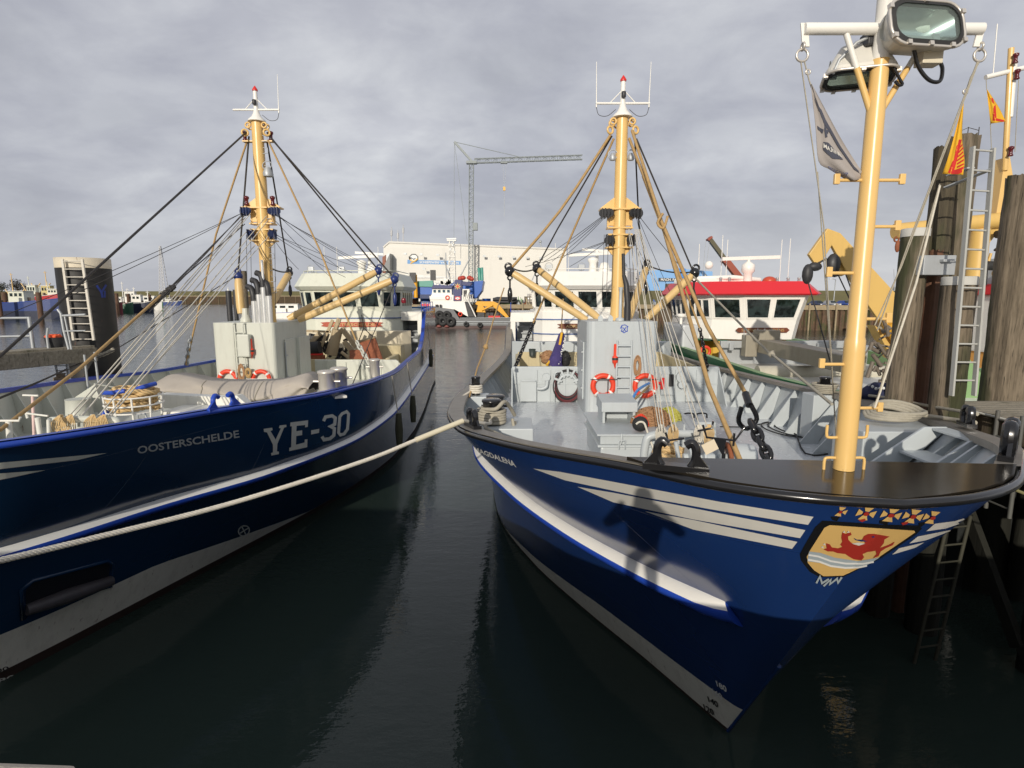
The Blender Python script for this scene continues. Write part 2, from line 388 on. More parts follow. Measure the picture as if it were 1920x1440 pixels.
mb = MB(); mb.add([(-3000, -60, 0), (3000, -60, 0), (3000, 6000, 0), (-3000, 6000, 0)], [(0, 1, 2, 3)])
struct(mb.build('water', water_mat()), 'dark green harbour water')
# quay under the photographer
mb = MB(); mb.add([], [])
QZ = 4.35
mb.prism([(-40, -30), (40, -30), (40, 1.0), (.6, 1.25), (-.95, 1.5), (-1.95, 2.26), (-40, 3.9)], -1, QZ)
CONC = P('quay_concrete', (.42, .37, .30), .9, .3, 5, dirt=.4, bmp=.7, bsc=18, streak=False)
struct(mb.build('quay_deck', CONC, bevel=.03), 'concrete edge of the quay at the bottom left')
# far shore: yard ground, dyke
GROUND = P('yard_ground', (.20, .18, .15), .95, .3, .2)
GRASS = P('dyke_grass', (.14, .125, .045), .95, .35, .12, dirt=.5, dirtc=(.24, .17, .08), streak=False)
mb = MB(); mb.prism([(-14, 135), (28, 135), (52, 118), (400, 118), (400, 700), (-40, 700), (-40, 240), (-14, 136)], .5, 4.55)
struct(mb.build('yard_ground', GROUND), 'gravel ground of the shipyard')
def dyke(name, pts, h, w, z0, label):
    mb = MB(); rows = []
    for (x, y) in pts: rows.append([(x, y, z0), (x, y+w, z0+h), (x, y+w+6, z0+h), (x, y+w*2+6, z0)])
    mb.grid(rows, smooth=False); struct(mb.build(name, GRASS), label)
dyke('grass_dyke', [(85+i*25, 146+rnd.uniform(-1, 1)) for i in range(-3, 16)], 4.4, 13, 4.2, 'brown grass dyke behind the parked cars')
dyke('grass_dyke', [(-700+i*40, 712+rnd.uniform(-2, 2)) for i in range(20)], 15, 40, 1.0, 'brown grass dyke on the far left horizon')
# sheet pile quay wall round the yard
SHEETP = wood('rusty_sheet_piling', (.05, .035, .022), (.17, .10, .06), sc=(.8, .8, .5), moss=.9)
CAPW = wood('timber_capping', (.22, .17, .10), (.42, .34, .22), sc=(.5, 4, 4))
def sheet_wall(a, b, zt, label, posts=14):
    a, b = V((*a, 0)), V((*b, 0)); t = thing('quay_wall', label, 'quay wall', a, 'sheet pile quay walls'); d = (b-a); L = d.length; d.normalize(); nrm = V((d.y, -d.x, 0))
    mb = MB(); top = []; n = int(L/1.2)
    for i in range(n+1):
        for k, o in ((0, 0), (.3, 0), (.45, .45), (.95, .45)):
            p = a+d*(i*1.2+k)+nrm*o
            if i*1.2+k <= L: top.append(p)
    mb.grid([[p+V((0, 0, -1)) for p in top], [p+V((0, 0, zt-.95)) for p in top]], smooth=False); mb.build('sheet_piling', SHEETP, t)
    mb = MB(); mb.beam(a+nrm*.35+V((0, 0, zt-.5)), b+nrm*.35+V((0, 0, zt-.5)), .8, .95); mb.build('capping_beam', CAPW, t, .04)
    for i in range(posts):
        p = a+d*(L*(i+.5)/posts)+nrm*.95; mb = MB(); mb.beam(p+V((0, 0, -1)), p+V((0, 0, zt+.35)), .3, .3); mb.build('fender_post', CAPW, t, .03)
sheet_wall((-40, 134.2), (28, 134.2), 5.1, 'rusty sheet pile quay wall with timber cap behind the workboat', 12)
sheet_wall((27, 134.0), (52, 117.3), 5.1, 'rusty sheet pile wall running in behind the red roofed wheelhouse', 6)
sheet_wall((52, 117), (150, 117), 5.1, 'rusty sheet pile quay wall with cars parked above it', 18)
sheet_wall((-420, 705), (-150, 705), 10, 'low dark sheet pile wall on the far left shore', 20)
# ---------------------------------------------------------------- hull surface shared by the two blue cutters
class Hull:
    def __init__(h, ax, yb, k, zt, rake, L0, L1, L2, zr, taper, zb, S, zm=2.8):
        h.ax, h.yb, h.k, h.zt, h.rake, h.S = ax, yb, k, zt, rake, S; h.zm = zm; h.zlow = .07; h.flare = 1
        h.l = [pchip(*zip(*t)) for t in (L0, L1, L2)]; h.zrf = pchip(*zip(*zr)); h.tp = pchip(*zip(*taper)); h.zb = zb
    def stem(h, z): return (h.zt-z)*h.rake
    def half(h, s, z):
        d = max(0, s-h.stem(z)); a, b, c = [l(d) for l in h.l]
        zs = (0, h.zm, h.zt-.05)
        if z <= 0: v = a+(b-a)/h.zm*z*.6
        elif z < h.zm: w = z/h.zm; v = a+(max(a, b)-a)*w*(1-.22*(1-w))
        else: w = min(1, (z-h.zm)/(zs[2]-h.zm)); b = max(a, b); v = b+(max(b, c)-b)*(w+.42*w*(1-w)*h.flare)
        return max(0, v)*h.tp(s)
    def pt(h, side, s, z, off=0):
        p = V((h.ax+h.k*s+side*h.half(s, z), h.yb+s, z))
        if off:
            e = .08; q = V((h.ax+h.k*(s+e)+side*h.half(s+e, z), h.yb+s+e, z)); q0 = V((h.ax+h.k*(s-e)+side*h.half(s-e, z), h.yb+s-e, z))
            t = (q-q0).normalized(); nrm = V((t.y, -t.x, 0))*side
            p = p+nrm*off
        return p
    def zrail(h, s): return h.zrf(s)
    def us(h, n=64): return [(i/n)**1.9 for i in range(n+1)]
    def skin(h, side, v0, v1, n=64, m=18, off=0):
        rows = []
        for j in range(m+1):
            row = []
            for u in h.us(n):
                sg = h.S*u; z = v0(sg)+(v1(sg)-v0(sg))*j/m; s = h.stem(z)+(h.S-h.stem(z))*u
                row.append(h.pt(side, s, z, off))
            rows.append(row)
        return rows
    def bvh(h):
        mb = MB()
        for sd in (-1, 1): mb.grid(h.skin(sd, h.zb, h.zrail)); mb.grid(h.skin(sd, lambda s: h.zlow, lambda s: max(h.zlow+.001, h.zb(s)), m=5)); mb.grid(h.skin(sd, lambda s: -.9, lambda s: h.zlow, m=4))
        return BVHTree.FromPolygons(mb.v, mb.f)
def strake(h, side, zf, s0, s1, n=70, prof=((0, .15), (.12, .12), (.24, .05)), taper=.35):
    rows = []
    for i in range(n+1):
        s = s0+(s1-s0)*(i/n)**1.3; z = zf(s); f = min(1, .45+(s-s0)/taper)
        rows.append([h.pt(side, s, z+dz, o*f-.01) for o, dz in prof])
    return rows
DECKZ = 2.95
def build_hull(h, root, mats, rail_in=.28, deck_s=24.5, rib_step=.95, ribs=True, cap_from=0):
    hull, boot, railm, inner, deckm = mats
    mb = MB(); zb = h.zb
    for sd in (-1, 1): mb.grid(h.skin(sd, zb, h.zrail))
    a = h.pt(-1, h.S, 0); b = h.pt(1, h.S, 0); zt = h.zrail(h.S)
    mb.add([(a.x, a.y, -.8), (b.x, b.y, -.8), (b.x, b.y, zt), (a.x, a.y, zt)], [(0, 1, 2, 3)])
    ho = mb.build('hull', hull, root)
    mb = MB()
    for sd in (-1, 1): mb.grid(h.skin(sd, lambda s: h.zlow, lambda s: max(h.zlow+.001, zb(s)), m=5))
    mb.build('boot_topping', boot, root)
    mb = MB()
    for sd in (-1, 1): mb.grid(h.skin(sd, lambda s: -.9, lambda s: h.zlow, m=4))
    mb.build('underwater_hull', ANTIF, root)
    # bulwark lining, deck
    mb = MB()
    def inset(sd, s, z, o=.09): # inner face
        p = h.pt(sd, s, z); c = V((h.ax+h.k*s, p.y, z)); w = (p-c).length
        return c+(p-c)*max(0, (w-o)/max(w, 1e-6))
    ss = [.16+(deck_s-.16)*(i/80)**1.6 for i in range(81)]
    st = h.stem(DECKZ)
    for sd in (-1, 1):
        rows = []
        for j in range(8):
            r = []
            for s in ss:
                zr = h.zrail(s); z = DECKZ+(zr-DECKZ)*j/7
                s2 = max(s, h.stem(z)+.12)
                r.append(inset(sd, s2 if s < 6 else s, z))
            rows.append(r)
        mb.grid(rows)
    mb.build('bulwark', inner, root)
    mb = MB(); rows = []
    for i in range(61):
        s = st+.14+(deck_s-st-.14)*i/60; l, r = inset(-1, s, DECKZ, .07), inset(1, s, DECKZ, .07); rows.append([l.lerp(r, q/8) for q in range(9)])
    mb.grid(rows, smooth=False); mb.build('deck', deckm, root)
    # rail cap: rounded outer edge, flat inner band
    mb = MB(); mb2 = MB()
    ll = [(sd, s) for sd, seq in ((-1, list(reversed(h.us(90)))), (1, h.us(90)[1:])) for s in [h.S*u for u in seq]]
    out = [h.pt(sd, s, h.zrail(s), .03 if s > .05 else 0) + (V((0, -.03, 0)) if s <= .05 else V((0, 0, 0))) for sd, s in ll]
    mb.tube([p+V((0, 0, -.01)) for p in out], .043, 10)
    rows = [[], [], []]
    for (sd, s), p in zip(ll, out):
        if s < cap_from: continue
        c = V((h.ax+h.k*s, p.y+(.42 if s < .3 else 0), p.z)); w = (p-c).length; q = p.lerp(c, min(1, rail_in/max(w, 1e-6)))
        rows[0].append(p+V((0, 0, .05))); rows[1].append(q+V((0, 0, .05))); rows[2].append(q+V((0, 0, -.05)))
    if cap_from:
        n_ = len(rows[0])//2; mb2.grid([r[:n_] for r in rows], smooth=False); mb2.grid([r[n_:] for r in rows], smooth=False)
    else: mb2.grid(rows, smooth=False)
    mb.build('rail_edge', railm[0], root); mb2.build('rail_cap', railm[1], root)
    # frames standing against the bulwark
    if ribs:
        s = 2.2; mb = MB()
        while s < deck_s-.5:
            for sd in (-1, 1):
                a = inset(sd, s, h.zrail(s)-.06, .09); b = inset(sd, max(s, h.stem(DECKZ)+.1), DECKZ, .09)
                ca = inset(sd, s, h.zrail(s)-.06, .20); cb = inset(sd, max(s, h.stem(DECKZ)+.1), DECKZ, .55)
                mb.ext([a, b, cb, ca], (0, .035, 0))
            s += rib_step
        mb.build('bulwark_frame', inner, root)
    return ho
# ---------------------------------------------------------------- painted marks on curved plating
def fill_px(polys, step=7):
    """polygons in sight pixels -> finely cut triangles"""
    bm = bmesh.new()
    for poly in polys:
        vs = [bm.verts.new((p[0], p[1], 0)) for p in poly]
        for t in tessellate_polygon([[V((p[0], p[1], 0)) for p in poly]]):
            try: bm.faces.new([vs[i] for i in t])
            except ValueError: pass
    for _ in range(6):
        es = [e for e in bm.edges if e.calc_length() > step]
        if not es: break
        bmesh.ops.subdivide_edges(bm, edges=es, cuts=1); bmesh.ops.triangulate(bm, faces=[f for f in bm.faces if len(f.verts) > 3])
    bm.verts.index_update(); vs = [(v.co.x, v.co.y) for v in bm.verts]; fs = [tuple(v.index for v in f.verts) for f in bm.faces]; bm.free()
    return vs, fs
def decal(tree, polys, mat, name, parent, off=.006, step=7):
    vs, fs = fill_px(polys, step); mb = MB(); P3 = []; ok = []
    for x, y in vs:
        d = ray(x, y).normalized(); hit = tree.ray_cast(EYE, d, 400)
        if hit[0] is None: P3.append(V((0, 0, 0))); ok.append(False)
        else:
            n = hit[1]; n = n if n.dot(d) < 0 else -n; P3.append(hit[0]+n*off); ok.append(True)
    mb.add(P3, [f for f in fs if all(ok[i] for i in f)], False)
    return mb.build(name, mat, parent) if mb.f else None
def stroke(pts, w, close=False):
    """thick pen line -> quads (mitred)"""
    P2 = [V((p[0], p[1])) for p in pts]; n = len(P2); L, Rr = [], []
    for i in range(n):
        a = P2[i-1] if (i or close) else None; c = P2[(i+1) % n] if (i < n-1 or close) else None
        d1 = (P2[i]-a).normalized() if a is not None else None; d2 = (c-P2[i]).normalized() if c is not None else None
        d1 = d1 or d2; d2 = d2 or d1; m = (V((-d1.y, d1.x))+V((-d2.y, d2.x)))
        m = m.normalized() if m.length > 1e-4 else V((-d1.y, d1.x)); k = min(2.0, 1/max(.3, m.dot(V((-d1.y, d1.x)))))
        L.append(P2[i]+m*w/2*k); Rr.append(P2[i]-m*w/2*k)
    return [[L[i], L[(i+1) % n], Rr[(i+1) % n], Rr[i]] for i in range(n if close else n-1)]
def text_tris(s, bold=0):
    cu = bpy.data.curves.new('lettering', 'FONT'); cu.body = s; cu.size = 1; cu.resolution_u = 3; cu.offset = bold
    o = bpy.data.objects.new('lettering', cu); COL.objects.link(o); dg = bpy.context.evaluated_depsgraph_get()
    me = o.evaluated_get(dg).to_mesh(); me.calc_loop_triangles()
    vs = [(v.co.x, v.co.y) for v in me.vertices]; fs = [tuple(t.vertices) for t in me.loop_triangles]
    bpy.data.objects.remove(o); bpy.data.curves.remove(cu)
    x0, x1 = min(v[0] for v in vs), max(v[0] for v in vs); y0, y1 = min(v[1] for v in vs), max(v[1] for v in vs)
    return [((x-x0)/(x1-x0), (y-y0)/(y1-y0)) for x, y in vs], fs
def text_on(tree, s, quad, mat, name, parent, off=.006, bold=.01, step=6):
    """quad: bottom-left, bottom-right, top-right, top-left in sight pixels"""
    vs, fs = text_tris(s, bold); bl, br, tr, tl = [V(q) for q in quad]
    W = [(bl.lerp(br, u)).lerp(tl.lerp(tr, u), v) for u, v in vs]
    return decal(tree, [[W[i] for i in f] for f in fs], mat, name, parent, off, step)
def text_flat(mb, s, o, ux, uy, bold=.01):
    vs, fs = text_tris(s, bold); o, ux, uy = V(o), V(ux), V(uy)
    return mb.add([o+ux*u+uy*v for u, v in vs], fs)
# ---------------------------------------------------------------- windows
def window(parent, q, name='window', fr=None, fw=.06, out=.03, glass=None):
    """q: four corners (bl, br, tr, tl); frame ring proud of the wall, pane set in it"""
    q = [V(p) for p in q]; c = sum(q, V((0, 0, 0)))/4; n = (q[1]-q[0]).cross(q[3]-q[0]).normalized()
    if n.dot(EYE-c) < 0: n = -n
    inn = [p+(c-p).normalized()*fw*1.4 for p in q]; mb = MB()
    a = [p+n*out for p in q]; b = [p+n*out for p in inn]; a0 = [p-n*.02 for p in q]; b0 = [p-n*.01 for p in inn]
    for i in range(4):
        j = (i+1) % 4; mb.add([a[i], a[j], b[j], b[i]], [(0, 1, 2, 3)]); mb.add([a0[i], a0[j], a[j], a[i]], [(0, 1, 2, 3)]); mb.add([b[i], b[j], b0[j], b0[i]], [(0, 1, 2, 3)])
    w = mb.build(name, fr or WHITE, parent)
    MB().add([p+n*.008 for p in inn], [(0, 1, 2, 3)]).build('pane', glass or GLASS, w)
    return w
def wall_windows(parent, a, b, z0, z1, n, lean=0, gap=.12, end=.12, fr=None, fw=.06, shift=None):
    """row of n windows on the wall running from a to b (xy), lean: outward shift at z1"""
    a, b = V((a[0], a[1], 0)), V((b[0], b[1], 0)); d = b-a; L = d.length; d.normalize(); nr = V((d.y, -d.x, 0))
    w = (L-2*end-(n-1)*gap)/n
    for i in range(n):
        u = end+i*(w+gap); p, q = a+d*u, a+d*(u+w); o = nr*lean
        window(parent, [p+V((0, 0, z0)), q+V((0, 0, z0)), q+o+V((0, 0, z1)), p+o+V((0, 0, z1))], fr=fr, fw=fw)
def wires(root, name, mat, r, lines, n=5):
    """each line its own part; a line is a list of points (or two points and a sag)"""
    for l in lines:
        if isinstance(l[-1], (int, float)): pts = sag(l[0], l[1], l[2], 8)
        else: pts = l
        MB().tube(pts, r, n).build(name, mat, root)
def chain(mb, p, q, link=.2, r=.03):
    p, q = V(p), V(q); d = (q-p); L = d.length; d.normalize(); a = d.orthogonal().normalized(); b = d.cross(a); k = 0; s = 0
    while s < L:
        c = p+d*(s+link*.5); u, w = (a, b) if k % 2 else (b, a); pts = []
        for i in range(12):
            t = 2*math.pi*i/12; pts.append(c+d*(math.cos(t)*link*.62)+u*(math.sin(t)*link*.34))
        mb.tube(pts, r, 6, close=True); s += link*.86; k += 1
    return mb
def ladder(mb, a, b, w, wdir, n, r=.022, rr=.014):
    a, b, wdir = V(a), V(b), V(wdir).normalized()*w/2
    mb.tube([a-wdir, b-wdir], r, 8); mb.tube([a+wdir, b+wdir], r, 8)
    for i in range(n):
        c = a.lerp(b, (i+.5)/n); mb.tube([c-wdir, c+wdir], rr, 6)
    return mb
def life_ring(c, label, yaw=0, R0=.30, r0=.078, tapes=(60, 140, 230, 320)):
    t = thing('life_ring', label, 'life ring', c, 'orange life rings on the deckhouse fronts')
    m = Matrix.Rotation(yaw, 3, 'Z')@Matrix.Rotation(R(90), 3, 'X'); c = V(c)
    MB().torus(c, R0, r0, m, 40, 14).build('ring', ORANGE, t)
    for a in tapes: MB().torus(c, R0, r0+.003, m, 4, 14, R(a-5.5), R(a+5.5)).build('reflective_band', RWHITE, t)
    pts = []
    for i in range(49):
        a = 2*math.pi*i/48; rad = R0+r0+.018*abs(math.sin(2*a+R(10)))+.004; pts.append(c+m@V((rad*math.cos(a), rad*math.sin(a), .02)))
    MB().tube(pts[:-1], .007, 5, close=True).build('grab_line', WHROPE, t)
    return t
# ================================================================ right-hand cutter (bow towards the quay)
H2 = Hull(3.17, 4.45, .018, 4.76, .67,
  [(0, 0), (.5, .26), (1.75, .9), (3.2, 1.7), (5.3, 2.75), (8.8, 4.0), (12, 4.42), (14, 4.45)],
  [(0, 0), (.1, .27), (.54, .64), (1.41, 1.36), (2.84, 2.28), (4.6, 3.12), (7.3, 3.98), (10, 4.32), (13, 4.45)],
  [(0, 0), (.1, .52), (.2, .80), (.37, 1.13), (.6, 1.45), (1.14, 1.97), (1.85, 2.68), (2.1, 2.92), (3.2, 3.66), (4.4, 4.3), (6, 4.66), (8, 4.76)],
  [(0, 4.76), (1, 4.72), (2, 4.62), (3.3, 4.45), (4.4, 4.32), (7, 4.18), (12, 3.98), (20, 3.82), (23.2, 3.86), (24.6, 4.4), (26, 5.0), (42, 5.2)],
  [(0, 1), (8, 1), (12, .955), (25, .82), (40, .65)], lambda s: max(.0715, .75-.125*max(0, s-3)), 39)
ship2 = thing('fishing_cutter', 'blue fishing cutter moored bow first with a painted lion shield on its bow', 'fishing boat', (3.3, 16, 0), 'blue twin fishing cutters')
build_hull(H2, ship2, (NAVY, BOOT, (BLACK, BROWN_RAIL), GREY, DECK), cap_from=.93)
T2 = H2.bvh()
zs2 = pchip([1.8, 3.4, 9, 15, 22], [2.72, 2.74, 2.76, 2.75, 2.75])
mbw, mbb = MB(), MB()
for sd in (-1, 1):
    mbw.grid(strake(H2, sd, zs2, 1.82, 30)); r = strake(H2, sd, zs2, 1.82, 30, prof=((.24, .05), (.272, .01), (.275, -.05), (.24, -.11), (.13, -.16), (0, -.19))); mbb.grid(r)
    w = strake(H2, sd, zs2, 1.82, 30)[0]; mbb.add(w+r[0][1:], [tuple(range(len(w+r[0][1:])))])
mbb.build('rubbing_strake', BLUE, ship2); mbw.build('strake_stripe', WHITE, ship2)
# painted marks
def S(l, o=(0, 0), k=1): return [(o[0]+x/k, o[1]+y/k) for x, y in l]
decal(T2, [[(1000, 878), (1050, 884), (1200, 912), (1350, 940), (1525, 968), (1515, 983), (1350, 957), (1200, 930), (1060, 900)],
  [(1083, 912), (1150, 923), (1300, 952), (1510, 993), (1500, 1008), (1300, 973), (1150, 941)],
  [(1210, 958), (1300, 974), (1495, 1015), (1485, 1028), (1300, 992)],
  [(1752, 981), (1790, 976), (1822, 966), (1835, 967), (1802, 980), (1772, 990), (1736, 995)],
  [(1720, 1005), (1775, 994), (1788, 992), (1757, 1004), (1735, 1012), (1704, 1018)], [(1685, 1027), (1732, 1016), (1715, 1026), (1672, 1039)]], STRIPE, 'bow_stripe', ship2)
o, k = (1460, 840), 5.144
decal(T2, [S([(420, 695), (700, 712), (1000, 733), (1350, 742), (1378, 772), (1320, 830), (980, 1060), (620, 1240), (390, 1240), (300, 1190), (215, 1080), (203, 1020), (250, 930), (350, 760)], o, k)], BLACK, 'shield_border', ship2, .006)
decal(T2, [S([(490, 735), (1300, 788), (1310, 805), (900, 1085), (620, 1222), (430, 1228), (340, 1170), (280, 1100), (270, 1040), (300, 980), (440, 760)], o, k)], GOLD, 'shield', ship2, .010)
decal(T2, [S([(292, 985), (400, 998), (540, 1045), (760, 1078), (968, 1042), (815, 1133), (620, 1150), (430, 1100), (276, 1080)], o, k)], SILV, 'shield_wave', ship2, .014)
wv = [[(285, 1015), (380, 1030), (500, 1075), (640, 1098), (800, 1100), (905, 1082)], [(278, 1060), (390, 1080), (500, 1122), (640, 1140), (760, 1135), (840, 1118)]]
decal(T2, [q for w in wv for q in stroke(S(w, o, k), 3.4)], SIGNW, 'shield_wave', ship2, .018)
lion = [(610, 800), (640, 815), (690, 800), (700, 825), (665, 840), (668, 870), (690, 895), (720, 915), (770, 930), (830, 900), (800, 870), (820, 835), (860, 815), (920, 815), (1000, 830), (1060, 840), (1010, 870), (1005, 905), (960, 960), (930, 975), (890, 985), (845, 990), (805, 1010), (815, 1040), (790, 1070), (720, 1060), (675, 1035), (640, 1010), (560, 1000), (520, 985), (470, 985), (430, 965), (460, 955), (455, 905), (490, 915), (510, 945), (570, 955), (610, 940), (590, 920), (610, 890), (600, 850)]
decal(T2, [S(lion, o, k), S([(900, 1050), (935, 1010), (925, 975), (985, 945), (1055, 920), (1110, 890), (1090, 925), (1020, 955), (975, 985), (955, 1030)], o, k)], LION, 'lion', ship2, .0145)
decal(T2, [S([(720, 850), (750, 868), (800, 868), (850, 883), (790, 887), (735, 872)], o, k), S([(890, 838), (912, 832), (922, 842), (902, 850)], o, k)], NAVY, 'lion_tongue', ship2, .018)
decal(T2, [S(q, o, k) for q in ([(612, 798), (625, 780), (640, 800)], [(650, 800), (668, 782), (680, 800)], [(425, 930), (405, 940), (430, 955)], [(440, 900), (425, 915), (452, 925)], [(700, 905), (760, 895), (830, 905), (770, 925)])], STRIPE, 'lion_claw', ship2, .018)
cr, crd = [], []
for cx, cy, w, kk in ((592, 605, 62, 2), (840, 622, 90, 0), (1078, 637, 92, 0), (1288, 650, 92, 0), (1476, 662, 84, 1)):
    sk = -.42; T = lambda u, v: (cx+(u+sk*v)*w, cy+v*w*.72+u*w*.12)
    arms = [[(0, 0), (-.52, -.95), (.52, -.95)], [(0, 0), (-.52, .95), (.52, .95)], [(0, 0), (.95, -.52), (.95, .52)], [(0, 0), (-.95, .52), (-.95, -.52)]]
    for i, a in enumerate(arms):
        if (kk == 2 and i == 3) or (kk == 1 and i == 2): continue
        cr.append(S([T(*a[1]), T(*a[2]), T(a[2][0]*.40, a[2][1]*.30), T(a[1][0]*.40, a[1][1]*.30)], o, k))
    crd.append(S([T(.3*math.cos(t*.7854), .3*math.sin(t*.7854)) for t in range(8)], o, k))
decal(T2, cr, GOLD, 'crown_cross', ship2, .010); decal(T2, crd, LION, 'crown_jewel', ship2, .016)
decal(T2, [S([(500, 655), (590, 655), (560, 700), (520, 690)], o, k), S([(975, 690), (1070, 685), (1040, 735), (970, 722)], o, k), S([(1350, 715), (1430, 705), (1370, 755), (1345, 748)], o, k)], BLACK, 'crown_base', ship2, .0075)
decal(T2, [S([(765, 685), (830, 670), (835, 690), (800, 705)], o, k), S([(1175, 712), (1245, 698), (1235, 720), (1190, 735)], o, k)], LION, 'crown_jewel', ship2, .011)
mm = [stroke(S(q, o, k), 3.6) for q in ([(360, 1290), (395, 1225), (415, 1290), (480, 1250)], [(430, 1318), (500, 1255), (490, 1300), (560, 1245), (570, 1285), (605, 1232)])]
decal(T2, [q for s in mm for q in s], SILV, 'monogram', ship2, .016)
for i, s in enumerate(('180', '160', '140', '120', '100')):
    dx, dy = -8*i, 14.6*i; q = [(1345.5+dx, 1286+dy), (1364+dx, 1298+dy), (1362+dx, 1286+dy), (1342.5+dx, 1275+dy)]
    text_on(T2, s, q, SIGNW if i < 2 else DARK, 'draught_mark', ship2, .010, .03, 5)
text_on(T2, 'ADRIANA', [(865, 832), (889, 843), (886, 838), (862, 822)], SIGNW, 'ship_name', ship2, .007, .02)
text_on(T2, 'MAGDALENA', [(892, 846), (969, 876), (964, 864), (889, 837)], SIGNW, 'ship_name', ship2, .007, .02)
# stem bar
MB().tube([H2.pt(1, H2.stem(z)+.015, z) for z in [x*.25 for x in range(-2, 9)]], .03, 8).build('stem_bar', NAVY, ship2)
# bow plate
BPL = P('bow_plate_black_paint', (.016, .013, .009), .16, .3, 2, dirt=.06, dirtc=(.12, .10, .07), streak=False); BPL.node_tree.nodes['Principled BSDF'].inputs['IOR'].default_value = 1.36
poly = [(H2.ax+H2.k*1.25-H2.half(1.25, 4.7)+.03, H2.yb+1.25)]
ss = [1.0, .7, .45, .25, .1]
poly += [(H2.ax-H2.half(s, 4.72)-.01, H2.yb+s+.0) for s in ss]+[(H2.ax, H2.yb+.0)]+[(H2.ax+H2.half(s, 4.72)+.01, H2.yb+s+.0) for s in reversed(ss)]
poly += [(H2.ax+H2.k*.98+H2.half(.98, 4.7)+.0, H2.yb+.98)]
MB().prism(poly, 4.75, 4.787).build('bow_plate', BPL, ship2)
# fairleads: pairs of horns on a base plate
def horns(root, a, b, zup, mat, h=.34, r=.07):
    a, b = V(a), V(b); d = (b-a); L = d.length; d.normalize(); m = MB(); z = V((0, 0, zup))
    m.beam(a+z+V((0, 0, .03)), b+z+V((0, 0, .03)), .13, .06)
    for e, s in ((a, 1), (b, -1)):
        p = e+d*s*L*.22+z; pts = [p+V((0, 0, .04))+d*s*L*.06, p+V((0, 0, .04+h*.3)), p+V((0, 0, .04+h*.72))-d*s*L*.01, p+V((0, 0, .04+h))+d*s*L*.05, p+V((0, 0, .02+h*.95))+d*s*L*.14]
        m.tube(curve(pts, 4), r, 10)
        m.ext([e+z+V((0, 0, .05)), p+V((0, 0, .05)), p+V((0, 0, h*.9))], d.cross(UP)*.04)
    return m.build('fairlead', mat, root, .008)
horns(ship2, Z(1206, 876, 4.78), Z(1330, 888, 4.78), 0, BLACK, .24, .042)
pr = H2.pt(1, 1.15, 4.7); pr2 = H2.pt(1, 1.75, 4.66); horns(ship2, pr+V((-.12, 0, 0)), pr2+V((-.12, 0, 0)), .06, BLACK, .30)
pl, pl2 = H2.pt(-1, 4.2, 4.33), H2.pt(-1, 4.75, 4.3); horns(ship2, pl+V((.14, 0, 0)), pl2+V((.14, 0, 0)), .05, BLACK, .22, .05)
p3, p4 = H2.pt(1, 4.0, 4.4), H2.pt(1, 4.5, 4.36); horns(ship2, p3+V((-.12, 0, 0)), p4+V((-.12, 0, 0)), .05, BLACK, .24, .06)
# bulwark pedestals with bollards
def pedestal(h, sd, s, w, d, zt, root=None):
    m = MB(); y0 = h.yb+s; q = lambda yy, z, o: (h.ax+h.k*(yy-h.yb)+sd*(h.half(yy-h.yb, z)-o), yy, z); ya, yb2 = y0-d/2, y0+d/2; x1 = q(ya, zt, .10+w)[0]; xi = min if sd > 0 else max
    xa, xb = q(ya, DECKZ, .12), q(yb2, DECKZ, .12); x1 = xi(x1, xa[0]-sd*.08)
    m.loft([xa, (x1, ya, DECKZ), (x1, yb2, DECKZ), xb], [q(ya, zt, .10), (x1, ya, zt), (x1, yb2, zt), q(yb2, zt, .10)])
    m.build('bollard_pedestal', GREY, root or ship2, .02); return V(((q(y0, zt, .1)[0]+x1)/2, y0, zt))
def bollard(root, p, r, h, mat, cap=None, ring=True):
    m = MB(); m.lathe(p, [(r, 0), (r, h*.86), (r*1.12, h*.88), (r*1.12, h*.96), (r*.9, h), (0, h)], 20)
    if ring: m.tube([V(p)+V((-r*1.7, 0, h*.55)), V(p)+V((r*1.7, 0, h*.55))], r*.16, 8)
    return m.build('bollard', mat, root)
b1 = pedestal(H2, -1, 5.9, .55, 1.0, 4.12); bollard(ship2, b1+V((-.08, -.16, 0)), .16, .48, BLACK); bollard(ship2, b1+V((-.02, .28, 0)), .16, .48, BLACK)
b2 = pedestal(H2, -1, 9.1, .5, .6, 4.1); bollard(ship2, b2, .10, .46, BLACK)
b3 = pedestal(H2, 1, 9.3, .55, .55, 4.1); bollard(ship2, b3+V((.1, 0, 0)), .12, .42, BLACK)
b4 = pedestal(H2, 1, 5.3, .85, .9, 4.2)
# steps against the starboard bow bulwark
m = MB()
for i in range(4):
    z = DECKZ+.36*(i+1); xo = H2.pt(1, 3.9, z).x-.16; m.b2((xo-.75+.16*i, 7.9, z-.04), (xo, 8.75, z))
for yy in (7.86, 8.76):
    a = [(H2.pt(1, 3.9, DECKZ).x-1.05, yy, DECKZ), (H2.pt(1, 3.9, DECKZ).x-.15, yy, DECKZ), (H2.pt(1, 3.9, 4.35).x-.14, yy, 4.4), (H2.pt(1, 3.9, 4.35).x-.5, yy, 4.4)]; m.ext(a, (0, .05, 0))
m.build('bulwark_steps', GREY, ship2, .01)
